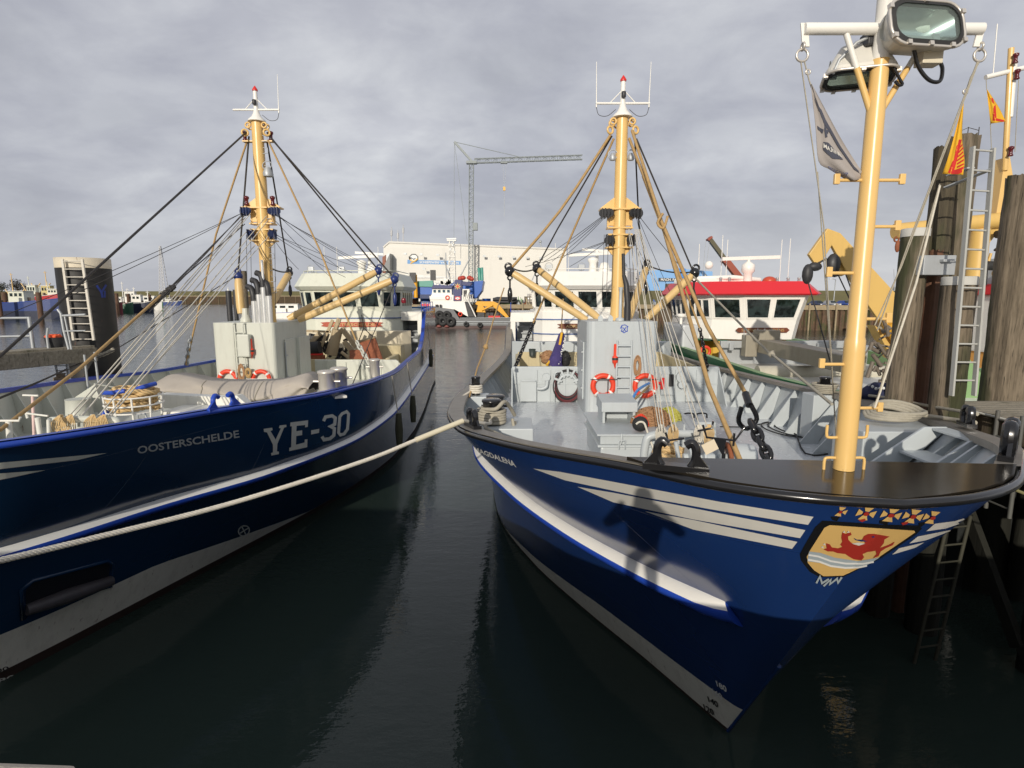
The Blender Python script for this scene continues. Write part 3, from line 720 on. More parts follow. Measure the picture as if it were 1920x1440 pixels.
# forward hatch / companion
m = MB(); m.b2((1.80, 11.25, DECKZ), (4.0, 13.4, 3.42)); m.build('hatch_coaming', GREY, ship2, .05)
m = MB(); m.b2((1.73, 11.18, 3.42), (4.07, 13.47, 3.47)); m.b2((1.79, 11.24, 3.47), (4.01, 13.41, 3.66)); m.b2((1.71, 11.16, 3.66), (4.09, 13.49, 3.70)); m.build('hatch_cover', GREY, ship2, .03)
m = MB(); m.b2((1.98, 12.2, 3.7), (2.04, 12.9, 3.98)); m.b2((2.64, 12.2, 3.7), (2.70, 12.9, 3.98)); m.b2((2.05, 12.7, 3.7), (2.63, 12.76, 3.98))
m.add([(1.95, 12.15, 3.96), (2.73, 12.15, 3.96), (2.73, 12.95, 3.96), (1.95, 12.95, 3.96), (1.95, 12.15, 4.17), (2.73, 12.15, 4.17), (2.73, 12.95, 4.24), (1.95, 12.95, 4.24)], [(0, 1, 2, 3), (4, 5, 6, 7), (0, 1, 5, 4), (1, 2, 6, 5), (2, 3, 7, 6), (3, 0, 4, 7)]); m.build('ventilator_hood', GREY, ship2, .012)
m = MB(); m.tube([(2.2, 11.13, 3.72), (2.2, 11.1, 3.6), (2.17, 11.1, 3.5)], .018, 8); m.tube([(2.14, 11.08, 3.42), (2.14, 11.06, 3.6), (2.26, 11.06, 3.6), (2.26, 11.08, 3.42)], .014, 8); m.build('hatch_clamp', GREY, ship2)
m = MB(); m.b2((3.9, 13.6, DECKZ), (5.0, 14.6, 3.42)); m.build('skylight', GREY, ship2, .04)
for xx in (4.3, 4.62):
    MB().tube(curve([(xx, 13.9, 3.42), (xx, 13.95, 3.55), (xx+.24, 14, 3.55), (xx+.28, 14.02, 3.44)], 4), .022, 8).build('hatch_handle', BLACK, ship2)
# pin rail
PRY = 10.4
m = MB(); m.tube(curve([(2.5, PRY, DECKZ), (2.5, PRY, 3.65), (2.68, PRY, 3.88), (3.6, PRY, 3.88), (3.82, PRY, 3.7), (3.84, PRY, DECKZ)], 6), .075, 12)
for x in (2.75, 2.98, 3.22, 3.46, 3.64): m.tube([(x, PRY, 3.66), (x, PRY, 4.08)], .024, 8)
m.build('pin_rail', GREY, ship2)
# anchor windlass
m = MB(); wz = 3.78; wy = 9.2
m.cyl((2.85, wy, wz), (3.95, wy, wz), .07, n=12)
for x, r, w in ((2.92, .20, .05), (3.15, .20, .05), (3.4, .27, .06), (3.6, .27, .05)): m.cyl((x, wy, wz), (x+w, wy, wz), r, n=24)
m.cyl((3.68, wy, wz), (4.02, wy, wz), .25, .22, n=24); m.box((3.35, wy+.2, 3.65), (.36, .36, .4)); m.box((3.4, wy, 3.25), (1.0, .7, .6))
m.build('windlass', GREY, ship2, .012)
MB().torus((3.58, wy, wz), .22, .045, Matrix.Rotation(R(90), 3, 'Y'), 24, 8).build('windlass_brake_band', RUSTY, ship2)
m = MB()
m.ext([Y(1335, 823, 8.4), Y(1362, 823, 8.4), Y(1357, 857, 8.4)], (0, .04, 0)); a = Y(1357, 850, 8.4); m.tube([a+V((0, 0, -.35)), a], .03, 8)
def bars(m, pts, y, r): m.tube([Y(px, py, y) for px, py in pts], r, 8)
bars(m, [(1318, 797), (1325, 820), (1378, 826), (1397, 800)], 8.4, .018); bars(m, [(1308, 808), (1335, 803), (1337, 790)], 8.4, .018); bars(m, [(1377, 812), (1375, 836)], 8.4, .018)
bars(m, [(1248, 811), (1253, 826), (1283, 822)], 8.6, .018)
m.build('chain_stopper_handles', BLACK, ship2); m = MB(); bars(m, [(1267, 828), (1275, 876)], 8.6, .035); m.build('lever_post', GREY, ship2)
# ---------------------------------------------------------------- deckhouse, mast
DX0, DX1, DY0, DY1, DZT = 2.20, 4.30, 16.7, 19.2, 5.74
def rr_poly(x0, x1, y0, y1, r, n=4): # plan with rounded front corners
    p = [(x1, y1), (x0, y1)]
    for i in range(n+1): a = math.pi+i*math.pi/2/n; p.append((x0+r+r*math.cos(a), y0+r+r*math.sin(a)))
    for i in range(n+1): a = 1.5*math.pi+i*math.pi/2/n; p.append((x1-r+r*math.cos(a), y0+r+r*math.sin(a)))
    return p
MB().prism(rr_poly(DX0, DX1, DY0, DY1, .22), DECKZ, DZT).build('deckhouse', GREY, ship2, .012)
m = MB(); ladder(m, (3.28, DY0-.12, 3.35), (3.28, DY0-.12, 5.2), .42, (1, 0, 0), 6, .03, .03); m.build('deckhouse_ladder', GREY, ship2)
dr = MB().b2((DX0-.05, 17.2, 3.35), (DX0-.003, 18.0, 5.1)).build('deckhouse_door', GREY, ship2, .02)
m = MB()
for z in (3.7, 4.25, 4.8): m.box((DX0-.07, 17.28, z), (.05, .16, .05))
m.build('hinge', GALV, dr)
m = MB(); m.tube([(DX0+.25, DY0-.035, 4.06), (DX0+1.02, DY0-.035, 4.06)], .012, 6); m.tube([(2.81, DY0-.2, 4.06), (2.81, DY0-.2, 3.55)], .012, 6); m.tube([(2.3, DY0-.2, 4.06), (3.08, DY0-.2, 4.06)], .012, 6)
m.tube([(3.55, DY0-.2, 4.06), (4.28, DY0-.2, 4.06)], .012, 6); m.build('ring_holder', DARK, ship2)
m = MB()
for x in (2.62, 2.92): m.ext([(x-.07, 16.95, 5.74), (x+.07, 16.95, 5.74), (x+.07, 16.95, 5.86), (x, 16.95, 5.93), (x-.07, 16.95, 5.86)], (0, .03, 0))
m.build('lifting_eye', GREY, ship2)
tb = BVHTree.FromPolygons([(DX0, DY0, 2), (DX1, DY0, 2), (DX1, DY0, 7), (DX0, DY0, 7)], [(0, 1, 2, 3)])
mono = [[(1166, 612), (1166, 622)], [(1168, 614), (1174, 622)], [(1174, 613), (1168, 622)], [(1176, 612), (1176, 622)], [(1163, 616), (1166, 610), (1172, 609), (1178, 613)], [(1164, 620), (1170, 624), (1177, 620)]]
decal(tb, [q for w in mono for q in stroke(w, 1.4)], BLUE, 'monogram', ship2, .008)
MX, MY = 3.28, 17.9
def mast(root, x, y, z0, zt, zp, white_top, r=.20):
    ms = MB(); ms.lathe((x, y, 0), [(r*1.12, z0), (r, z0+.5), (r*.95, zp), (r*.85, zt)], 20); mo = ms.build('mast', YEL, root)
    m = MB(); m.lathe((x, y, zt), [(.30, -.03), (.29, .02), (.17, .13), (.11, .25), (.085, .34), (.085, .38)], 20); m.tube([(x-.8, y, zt+.37), (x+.8, y, zt+.37)], .036, 8)
    for s in (-1, 1): m.tube([(x+s*.38, y, zt+.38), (x+s*.06, y, zt+.70)], .016, 6)
    m.lathe((x, y, zt), [(.08, .34), (.07, .92), (.065, .98)], 14); m.build('mast_head', WHITE, mo)
    m = MB(); m.lathe((x, y, zt), [(.085, .98), (.095, 1.02), (.045, 1.10), (.01, 1.15)], 14); m.build('masthead_cap', RED, mo)
    for s in white_top: m = MB().tube([(x+s*.78, y, zt+.26), (x+s*.78, y, zt+.5), (x+s*.80, y, zt+1.52)], [.024, .016, .009], 6); m.build('whip_aerial', WHITE, mo); MB().tube(curve([(x+s*.78, y, zt+.26), (x+s*.7, y, zt+.05), (x+s*.45, y, zt+.02), (x+s*.2, y, zt+.2)], 5), .009, 5).build('aerial_cable', WIRE, mo)
    m = MB(); m.lathe((x, y-.12, zt), [(.06, .5), (.07, .52), (.07, .64), (.06, .66)], 12); m.build('masthead_lamp', DARK, mo)
    # eye plates and shackles below the top
    m = MB()
    for a in (20, 70, 110, 160, 200, 340): m.torus((x+.30*math.cos(R(a)), y+.3*math.sin(R(a)), zt-.16), .085, .03, Matrix.Rotation(R(90), 3, 'X'), 14, 6)
    for a in (160, 20): m.torus((x+.40*math.cos(R(a)), y-.15, zt-.42), .10, .035, Matrix.Rotation(R(90), 3, 'X')@Matrix.Rotation(R(30), 3, 'Y'), 16, 6)
    m.build('shackle', YEL, mo)
    return mo
mast2 = mast(ship2, MX, MY, DZT, 11.75, 9.1, (-1, 1))
def platform(mo, x, y, z, sheave, w=.62, lamp=True):
    m = MB(); m.ext([(x-w, y-.05, z), (x+w, y-.05, z), (x+.2, y-.05, z+.32), (x-.2, y-.05, z+.32)], (0, .1, 0)); m.b2((x-w, y-.22, z-.05), (x+w, y+.22, z))
    m.b2((x-w*.62, y-.06, z-.55), (x-w*.55, y+.06, z)); m.b2((x+w*.55, y-.06, z-.55), (x+w*.62, y+.06, z)); m.b2((x-w*.62, y-.2, z-.6), (x+w*.62, y+.2, z-.55))
    m.b2((x-w*.6, y-.04, z-.5), (x+w*.6, y+.04, z-.02))
    m.b2((x-w*.66, y-.2, z-1.18), (x+w*.66, y+.2, z-1.13)); m.b2((x-w*.6, y-.2, z-.8), (x+w*.6, y+.2, z-.75)); m.b2((x-w*.5, y-.04, z-1.13), (x+w*.5, y+.04, z-.8)); m.ext([(x-w*.6, y-.04, z-1.18), (x+w*.6, y-.04, z-1.18), (x+.2, y-.04, z-1.38), (x-.2, y-.04, z-1.38)], (0, .08, 0))
    m.build('crosstree', YEL, mo, .006)
    m = MB()
    for s in (-1, 1):
        for kx in (0, .1, .2): m.cyl((x+s*(w-.06-kx), y-.28, z-.16), (x+s*(w-.1-kx), y-.22, z-.16), .13, n=12); m.b2((x+s*(w-.05-kx), y-.33, z-.32), (x+s*(w-.03-kx), y-.12, z-.02))
        for kx in (.24, .3): m.cyl((x+s*(w-kx), y-.26, z-.95), (x+s*(w-.05-kx), y-.2, z-.95), .13, n=12)
        m.b2((x+s*(w-.22), y-.3, z-1.12), (x+s*(w-.19), y-.08, z-.78)); m.b2((x+s*(w-.38), y-.3, z-1.12), (x+s*(w-.36), y-.08, z-.78))
    m.build('sheave_block', sheave, mo)
platform(mast2, MX, MY, 9.1, DARK)
m = MB()
for s in (-1, 1):
    c = (MX+s*.27, MY-.08, 10.65); m.torus(c, .14, .018, Matrix.Rotation(R(90), 3, 'X'), 16, 6); m.lathe(V(c)+V((0, 0, -.16)), [(.09, 0), (.11, .08), (.05, .2)], 12)
m.build('deck_floodlight', GALV, mast2)
m = MB(); z = 6.2
m.lathe((MX+.02, MY-.42, DZT), [(.14, 0), (.14, .06), (.05, .1), (.05, .9), (.08, 1.0)], 12); m.build('sounding_post', GREY, ship2)
m = MB(); m.tube([(MX+.22, MY-.5, DZT), (MX+.22, MY-.5, DZT+.5), (MX+.16, MY-.5, DZT+1.1), (MX+.1, MY-.4, DZT+1.35)], [.10, .10, .08, .06], 10); m.tube([(MX+.1, MY-.4, DZT+1.3), (MX+.06, MY-.42, DZT+2.0)], .05, 8); m.build('exhaust_pipe', DARK, ship2)
# derrick booms
def boom(root, px0, y0, px1, y1, mat, tip, r=.12):
    a, b = Y(*px0, y0), Y(*px1, y1); d = (b-a).normalized(); bo = MB().tube([a, a+d*.3, b-d*.2, b], [r*.8, r, r, r*.85], 14).build('derrick_boom', mat, root)
    m = MB(); m.ball(b+d*.1, .17, 10, 7); m.torus(b+d*.16+V((0, 0, .12)), .1, .035, Matrix.Rotation(R(90), 3, 'X'), 12, 6); m.torus(b+d*.1-V((0, 0, .2)), .07, .028, Matrix.Rotation(R(90), 3, 'X'), 12, 6)
    m.tube([b+d*.1-V((0, 0, .25)), b+d*.1-V((0, 0, .5))], .03, 6); m.ball(b+d*.1-V((0, 0, .75)), .14, 8, 6, (.6, .6, 1.9)); m.build('boom_tip_block', tip, bo); return b
t2a = boom(ship2, (1100, 600), 18.3, (961, 512), 18.6, TAN, BLACK); t2b = boom(ship2, (1124, 598), 19.0, (1010, 506), 21.0, TAN, BLACK, .125)
t2c = boom(ship2, (1212, 598), 18.3, (1298, 516), 18.6, TAN, BLACK); t2d = boom(ship2, (1178, 600), 19.0, (1211, 504), 21.0, TAN, BLACK, .125)
TOPL, TOPR = V((MX-.36, MY-.12, 11.2)), V((MX+.36, MY-.12, 11.2))
c1 = Y(1398, 738, 11.5)
wires(ship2, 'stay', TANROPE, .045, [curve([TOPL, Y(1050, 395, 18.2), t2a+V((0, 0, .2))], 3), [Y(1185, 245, 17.6), Y(1240, 415, 14.5), Y(1325, 610, 12.5), c1], [Y(1180, 260, 17.6), Y(1240, 415, 15), Y(1330, 725, 10), Y(1390, 868, 8.7)]])
wires(ship2, 'stay', TANROPE, .035, [[TOPL+V((.1, 0, -.1)), Y(1072, 440, 19), Y(1000, 605, 20)], [Y(1205, 330, 18), Y(1312, 615, 19)]])
wires(ship2, 'stay', WIRE, .026, [[TOPL+V((.06, .1, 0)), Y(1045, 430, 20), t2b+V((0, 0, .2))], [TOPR, Y(1198, 420, 20), t2d+V((0, 0, .2))], [TOPR+V((.05, 0, -.1)), Y(1300, 510, 18.6)], [t2a+V((0, 0, .15)), t2b+V((0, 0, .1)), .12], [t2d+V((0, 0, .15)), t2c+V((0, 0, .1)), .12]])
m = MB(); m.tube([c1, c1+(Y(1405, 760, 11.2)-c1)*1.0], .075, 10); m.build('stay_thimble', BLACK, ship2)
m = MB(); a = Y(1402, 758, 11.2); m.tube(curve([a+V((-.12, 0, -.05)), a+V((-.16, 0, -.35)), a+V((.02, 0, -.5)), a+V((.2, 0, -.3)), a+V((.06, 0, 0))], 4), .05, 8); chain(m, Y(1408, 790, 11.0), Y(1446, 868, 10.2), .25, .048); m.build('stay_chain', BLACK, ship2)
m = MB(); chain(m, Y(1002, 602, 20), Y(966, 688, 19.2), .16, .028); m.build('tackle_chain', BLACK, ship2)
m = MB(); chain(m, Y(1312, 615, 19), Y(1326, 688, 19.0), .14, .026); m.build('tackle_chain', BLACK, ship2)
m = MB(); m.tube(curve([Y(1243, 400, 14.4), Y(1233, 418, 14.4), Y(1244, 428, 14.3), Y(1252, 405, 14.3)], 3), .035, 6); m.build('stay_loop', TANROPE, ship2)
wl = []
for i, (px, py) in enumerate(((1000, 495), (1018, 492), (1035, 490), (1052, 486), (1068, 500), (985, 500), (1062, 478))): wl.append([V((MX-.5+.03*i, MY-.25, 8.9-(.75 if i > 3 else 0))), Y(px, py, 24), .05])
for i, (px, py) in enumerate(((1290, 515), (1262, 560), (1215, 500), (1250, 640), (1300, 650))): wl.append([V((MX+.5-.03*i, MY-.25, 8.9-(.75 if i > 2 else 0))), Y(px, py, 20), .05])
for px in (1133, 1141, 1150, 1178, 1184, 1192): wl.append([Y(px, 440, 17.5), Y(px-4 if px < 1160 else px+6, 560, 17.5), 0])
wires(ship2, 'running_wire', WIRE, .009, wl, 4)
wires(ship2, 'halyard', WHROPE, .011, [[Y(a, 430, 17.5), Y(b, c, 9.8), .04] for a, b, c in ((1190, 1240, 805), (1192, 1246, 808), (1180, 1262, 808), (1194, 1268, 806), (1196, 1304, 800), (1198, 1312, 800), (1178, 1236, 806), (1200, 1326, 800))], 4)
# ---------------------------------------------------------------- cross bulkhead and fittings
BY = 19.0; bz = 4.09
m = MB(); m.b2((.02, BY, DECKZ), (DX0, BY+.1, bz)); m.b2((DX1, BY, DECKZ), (6.95, BY+.1, bz))
m.tube([(0, BY+.05, bz), (DX0, BY+.05, bz)], .055, 8); m.tube([(DX1, BY+.05, bz), (6.95, BY+.05, bz)], .055, 8)
for x in (.8, 1.25, 1.75, 4.9, 5.5, 6.2): m.b2((x, BY-.05, DECKZ), (x+.05, BY, bz-.06))
m.b2((.02, BY-.03, 3.55), (DX0, BY, 3.6)); m.b2((DX1, BY-.03, 3.55), (6.95, BY, 3.6))
for x in (-.02, 6.93): m.ext([(x, BY, bz), (x, BY-.9, DECKZ), (x, BY, DECKZ)], (.04, 0, 0))
m.build('cross_bulkhead', GREY, ship2)
m = MB(); m.b2((.28, BY-.14, DECKZ+.02), (.82, BY-.06, 3.66)); m.tube([(.3, BY-.16, 3.68), (.8, BY-.16, 3.68)], .03, 8); m.b2((5.85, BY-.14, DECKZ+.02), (6.35, BY-.06, 3.6)); m.b2((5.0, BY-.14, 3.2), (5.45, BY-.06, 3.9)); m.build('bulkhead_hatch', GREY, ship2, .015)
m = MB(); m.tube(curve([(.85, BY-.15, 3.42), (1.0, BY-.2, 3.42), (1.15, BY-.2, 3.5), (1.18, BY-.2, 3.7)], 4), .055, 10); m.cyl((1.15, BY-.16, 3.8), (1.15, BY-.02, 3.8), .13, n=16); m.tube(curve([(1.42, BY-.12, DECKZ), (1.42, BY-.12, 3.8), (1.5, BY-.12, 3.97), (1.62, BY-.12, 3.95), (1.65, BY-.12, 3.75)], 5), .03, 8)
m.cyl((5.68, BY-.16, 3.8), (5.68, BY-.02, 3.8), .18, n=18); m.cyl((5.68, BY-.22, 3.55), (5.68, BY-.02, 3.55), .12, n=16); m.build('deck_piping', GREY, ship2)
m = MB(); m.b2((.25, 19.9, DECKZ), (6.4, 20.0, 4.0)); m.b2((.25, 24.2, DECKZ), (6.4, 24.3, 4.15)); m.b2((.15, 19.95, DECKZ), (.28, 24.2, 4.08)); m.b2((6.38, 19.95, DECKZ), (6.5, 24.2, 4.08)); m.build('hold_coaming', HOLD, ship2, .02)
m = MB(); m.prism([(.0, 25.0), (.45, 24.6), (6.6, 24.6), (7.0, 25.0), (7, 25.1), (0, 25.1)], DECKZ, 4.55); m.build('aft_bulkhead', GREY, ship2, .03)
# ---------------------------------------------------------------- wheelhouse with accommodation (both blue cutters)
def superstructure(root, cx, y, mats, w=2.75, board=None, btxt=None, bmat=None):
    white, blue = mats; zl, zw, zt = 3.9, 5.75, 7.75
    def plan(hw, y0, c, yb): return [(cx-hw, yb), (cx-hw, y0+c), (cx-hw+c*.55, y0+c*.3), (cx-hw+c*1.3, y0), (cx+hw-c*1.3, y0), (cx+hw-c*.55, y0+c*.3), (cx+hw, y0+c), (cx+hw, yb)]
    lo = plan(w, y, .75, y+7.5)
    m = MB(); m.loft([(*p, DECKZ) for p in lo], [(*p, zw) for p in lo]); m.build('accommodation', white, root)
    m = MB()
    for z in (4.62, 5.36):
        pl = plan(w+.03, y-.03, .75, y+7.4)
        for i in range(1, len(pl)-2): m.beam((*pl[i], z), (*pl[i+1], z), .05, .055)
        m.beam((*pl[0], z), (*pl[1], z), .05, .055); m.beam((*pl[-2], z), (*pl[-1], z), .05, .055)
    m.build('belting', blue, root)
    # wheelhouse body leaning forward a little
    b0 = plan(w-.08, y+.05, .7, y+4.2); b1 = plan(w+.02, y-.10, .7, y+4.2)
    m = MB(); m.loft([(*p, zw) for p in b0], [(*p, 6.95) for p in b1]); m.build('wheelhouse', white, root)
    v0 = plan(w+.10, y-.22, .75, y+4.3); v1 = plan(w+.22, y-.42, .8, y+4.4); v2 = plan(w-.12, y+.02, .7, y+4.2)
    m = MB(); m.loft([(*p, 6.86) for p in v0], [(*p, 7.05) for p in v1], capb=False); m.loft([(*p, 7.05) for p in v1], [(*p, zt) for p in v2], capa=False); m.build('wheelhouse_roof', white, root)
    z0, z1 = 5.93, 6.80
    def seg(i, j, n, e=.1, gap=.16):
        a0, c0, a1, c1 = V((*b0[i], 0)), V((*b0[j], 0)), V((*b1[i], 0)), V((*b1[j], 0)); L = (c0-a0).length; d0 = (c0-a0)/L; d1 = (c1-a1)/(c1-a1).length; ww = (L-2*e-(n-1)*gap)/n
        f0, f1 = (z0-zw)/(6.95-zw), (z1-zw)/(6.95-zw)
        for q in range(n):
            u = e+q*(ww+gap); P_ = lambda uu, f, z: (a0+d0*uu).lerp(a1+d1*uu, f)+V((0, 0, z))
            window(root, [P_(u, f0, z0), P_(u+ww, f0, z0), P_(u+ww, f1, z1), P_(u, f1, z1)], fr=white, fw=.05)
    seg(3, 4, 3, .05); seg(2, 3, 1, .06); seg(4, 5, 1, .06); seg(5, 6, 1, .05); seg(1, 2, 1, .05); seg(6, 7, 5, .25, .12); seg(0, 1, 5, .25, .12)
    # rail, radar, lights on top
    m = MB(); rp = [V((*p, zt+.14)) for p in plan(w-.2, y+.1, .7, y+4)]; m.tube(rp, .022, 6)
    for p in rp: m.tube([p, p-V((0, 0, .2))], .016, 5)
    m.build('roof_rail', white, root)
    m = MB(); m.lathe((cx+.4, y+1.6, zt), [(.22, 0), (.2, .5), (.28, .62), (.28, .72), (.1, .8)], 14); m.beam((cx-.9, y+1.55, zt+.9), (cx+1.3, y+1.7, zt+1.02), .12, .14); m.beam((cx-.1, y+2.2, zt+1.25), (cx+1.5, y+2.3, zt+1.15), .1, .12); m.tube([(cx+.7, y+2.2, zt), (cx+.7, y+2.2, zt+1.2)], .09, 10); m.lathe((cx+1.0, y+1.5, zt), [(.3, 0), (.3, .2), (.2, .5), (0, .55)], 14)
    m.build('radar_scanner', WHITE, root)
    for dx in (-1.6, -.9, 1.4): MB().tube([(cx+dx, y+1.4, zt-.05), (cx+dx, y+1.4, zt+1.5)], .014, 5).build('whip_aerial', WHITE, root)
    for dx in (-2.0, -.35, 1.75):
        m = MB(); m.box((cx+dx, y+.3, zt+.25), (.28, .1, .2)); m.torus((cx+dx, y+.3, zt+.25), .2, .015, Matrix.Rotation(R(90), 3, 'X'), 12, 5); m.tube([(cx+dx, y+.35, zt-.05), (cx+dx, y+.35, zt+.2)], .02, 5); m.build('floodlight', GALV, root)
    MB().box((cx+w-.45, y+.08, zt-.42), (.3, .1, .2)).build('navigation_lamp', BLACK, root, .02)
    if board:
        z = 5.02; m = MB(); x0, x1 = board; yy = y-.06
        m.ext([(x0, yy, z-.09), (x0+.14, yy, z+.0), (x0-.02, yy, z+.1), (x0+.28, yy, z+.13), (x1-.28, yy, z+.13), (x1+.02, yy, z+.1), (x1-.14, yy, z), (x1, yy, z-.09), (x1-.28, yy, z-.13), (x0+.28, yy, z-.13)], (0, .03, 0)); nb = m.build('name_board', bmat, root)
        m = MB(); text_flat(m, btxt, (x0+.42, yy-.006, z-.08), (x1-x0-.84, 0, 0), (0, 0, .15), .015); m.build('lettering', YROPE, nb)
def wing(root, h, s0, s1, cx, white, blue, sd, y):
    """side arch carrying the boat deck out to the bulwark, with the steps behind it"""
    m = MB(); xo = h.pt(sd, s0+1, 4).x-sd*.15; xi = cx+sd*2.7; zt = 5.7
    m.b2((xo, y+1.0, zt-.5), (xi, y+1.15, zt)); m.b2((xo, y+1.0, DECKZ), (xo-sd*.25, y+1.15, zt-.5)); m.b2((xo, y+1.0, zt-.06), (xi, y+6, zt))
    m.build('side_arch', white, root, .05)
    st = MB()
    for i in range(7): st.b2((xi+sd*.06, y+1.5+i*.22, DECKZ+.25+i*.33), (xo-sd*.32, y+1.75+i*.22, DECKZ+.31+i*.33)); st.b2((xi+sd*.06, y+1.73+i*.22, DECKZ-.02+i*.33), (xo-sd*.32, y+1.76+i*.22, DECKZ+.25+i*.33))
    st.build('side_steps', GALV, root)
    m = MB(); pts = [V((xo, y+1.0+i*.9, zt)) for i in range(6)]
    for p in pts: m.tube([p, p+V((0, 0, .5))], .02, 5)
    m.tube([p+V((0, 0, .5)) for p in pts], .022, 5); m.tube([p+V((0, 0, .25)) for p in pts], .015, 5); m.build('boat_deck_rail', blue, root)
superstructure(ship2, 3.86, 29.0, (WHITE, P('belting_blue_paint', (.10, .16, .34), .4, .1)), 2.72, (2.3, 6.0), 'ADRIANA  MAGDALENA', P('varnished_name_board', (.16, .045, .02), .4, .2))
wing(ship2, H2, 24, 30, 3.86, WHITE, BLUE, -1, 28.8)
# ---------------------------------------------------------------- bow pole with yard and floodlights
PX, PY = 3.17, 5.26; bp = thing('bow_light_mast', 'tall yellow pole on the black bow plate carrying a big floodlight', 'mast', (PX, PY, 4.79))
m = MB(); m.lathe((PX, PY, 0), [(.092, 4.79), (.090, 5.9), (.088, 6.02), (.078, 6.05), (.073, 8.40)], 24); m.build('pole', YEL, bp)
m = MB(); m.lathe((PX+.0, PY, 0), [(.074, 8.36), (.073, 8.43)], 24); m.build('pole_collar', YEL, bp)
m = MB(); m.lathe((PX, PY, 0), [(.064, 8.38), (.064, 9.3), (.075, 9.31), (.075, 9.4)], 20); m.build('pole_top', WHITE, bp)
yz = 8.68; xl, xr = Y(1508, 50, PY).x, Y(1843, 50, PY).x
m = MB(); m.tube([(xl, PY, yz), (xr, PY, yz)], .048, 14)
for x, s in ((xl, 1), (xr, -1)): m.ext([(x-.03, PY, yz+.05), (x+.03, PY, yz+.05), (x+.03*s+.03, PY, yz-.14), (x+.03*s-.03, PY, yz-.14)], (0, .02, 0))
m.build('yard', WHITE, bp, .004)
for s, xe in ((-1, xl+.36), (1, PX+.4)):
    a, b = V((PX+s*.05, PY, 8.02)), V((xe, PY, yz-.03)); MB().tube([a, a.lerp(b, .55)], .026, 10).build('yard_strut', YEL, bp); MB().tube([a.lerp(b, .55), b], .024, 10).build('yard_strut', WHITE, bp)
for zp, sd in ((338, -1), (338, 1), (425, 1), (512, -1), (598, 1), (683, -1), (765, 1)):
    z = Y(1620, zp, PY).z
    m = MB(); e = PX+sd*.29; m.tube([(PX+sd*.06, PY, z), (e, PY, z)], .016, 8); m.box((e, PY, z+.01), (.05, .03, .09)); m.build('halyard_cleat', YEL, bp, .006)
for z, dz in ((4.9, -.12), (5.1, .12)):
    for sd in (-1, 1):
        MB().tube(curve([(PX+sd*.07, PY, z+.08*(1 if dz < 0 else -1)*0), (PX+sd*.17, PY, z), (PX+sd*.19, PY, z+dz*.25), (PX+sd*.19, PY, z+dz)], 5), .014, 8).build('hook_peg', YEL, bp)
# big floodlight facing the quay, tilted down
def rrect(w, h, r, n=6):
    p = []
    for cx, cy, a0 in ((w/2-r, h/2-r, 0), (-w/2+r, h/2-r, 90), (-w/2+r, -h/2+r, 180), (w/2-r, -h/2+r, 270)):
        for i in range(n+1): a = R(a0+90*i/n); p.append((cx+r*math.cos(a), cy+r*math.sin(a)))
    return p
def flood(c, q, w, h, face=True):
    f = bpy.data.objects.new('floodlight', None); COL.objects.link(f); adopt(f, bp)
    T = lambda p, z: V(c)+q@V((p[0], p[1], z)); o1, o2, o3 = rrect(w, h, .15*w/.7), rrect(w-.07, h-.07, .13*w/.7), rrect(w*.62, h*.55, .06)
    m = MB(); m.loft([T(p, 0) for p in o1], [T(p, -.05) for p in o1], capb=False, capa=False); m.loft([T(p, -.05) for p in o1], [T(p, -.26) for p in o3], capa=False, smooth=False); m.build('lamp_body', P('lamp_housing_paint', (.62, .60, .54), .4, .06, dirt=.2), f)
    m = MB()
    for i in range(len(o1)): j = (i+1) % len(o1); m.add([T(o1[i], 0), T(o1[j], 0), T(o2[j], .012), T(o2[i], .012)], [(0, 1, 2, 3)]); m.add([T(o2[i], .012), T(o2[j], .012), T(o2[j], -.02), T(o2[i], -.02)], [(0, 1, 2, 3)])
    m.build('lamp_gasket', RUBBER, f)
    m = MB(); pts = [T(p, -.004) for p in rrect(w+.016, h+.016, .15*w/.7)]; m.tube(pts, .013, 8, close=True)
    for x, y in ((-w*.5, h*.3), (w*.5, h*.3), (-w*.48, -h*.36), (w*.48, -h*.36), (0, h*.5), (0, -h*.5), (-w*.3, -h*.5), (w*.3, -h*.5)): m.box(T((x, y), .005), (.035, .035, .035), m=q)
    m.build('lamp_rim', STEEL, f)
    mi, t, b = nt('lamp_reflector'); b.inputs['Metallic'].default_value = 1; b.inputs['Roughness'].default_value = .24; b.inputs['Base Color'].default_value = (.92, .94, .92, 1)
    m = MB(); rows = []
    for i in range(9):
        a = -1+2*i/8; rows.append([T((u*(w-.08)/2, a*(h-.08)/2), -.03-.15*(1-a*a)) for u in (-1, -.5, .0, .45)]+[T(((.98)*(w-.08)/2, a*(h-.08)/2), -.03)])
    m.grid(rows); m.build('lamp_reflector', mi, f)
    m = MB(); m.tube([T((-w*.3, -h*.18), -.09), T((w*.18, -h*.18), -.09)], .016, 8); m.box(T((w*.2, -h*.18), -.09), (.06, .05, .06), m=q); m.box(T((-w*.34, -h*.18), -.09), (.05, .05, .06), m=q); m.build('lamp_tube', GALV, f)
    gm, t, b = nt('lamp_glass'); tr = t.nodes.new('ShaderNodeBsdfTransparent'); tr.inputs[0].default_value = (.86, .92, .9, 1); b.inputs['Base Color'].default_value = (.5, .55, .53, 1); b.inputs['Roughness'].default_value = .05; mx = t.nodes.new('ShaderNodeMixShader'); mx.inputs[0].default_value = .10
    t.links.new(tr.outputs[0], mx.inputs[1]); t.links.new(b.outputs[0], mx.inputs[2]); t.links.new(mx.outputs[0], t.nodes['Material Output'].inputs[0])
    MB().ext([T(p, .0) for p in o2], q@V((0, 0, -.006))).build('lamp_glass', gm, f)
    return f
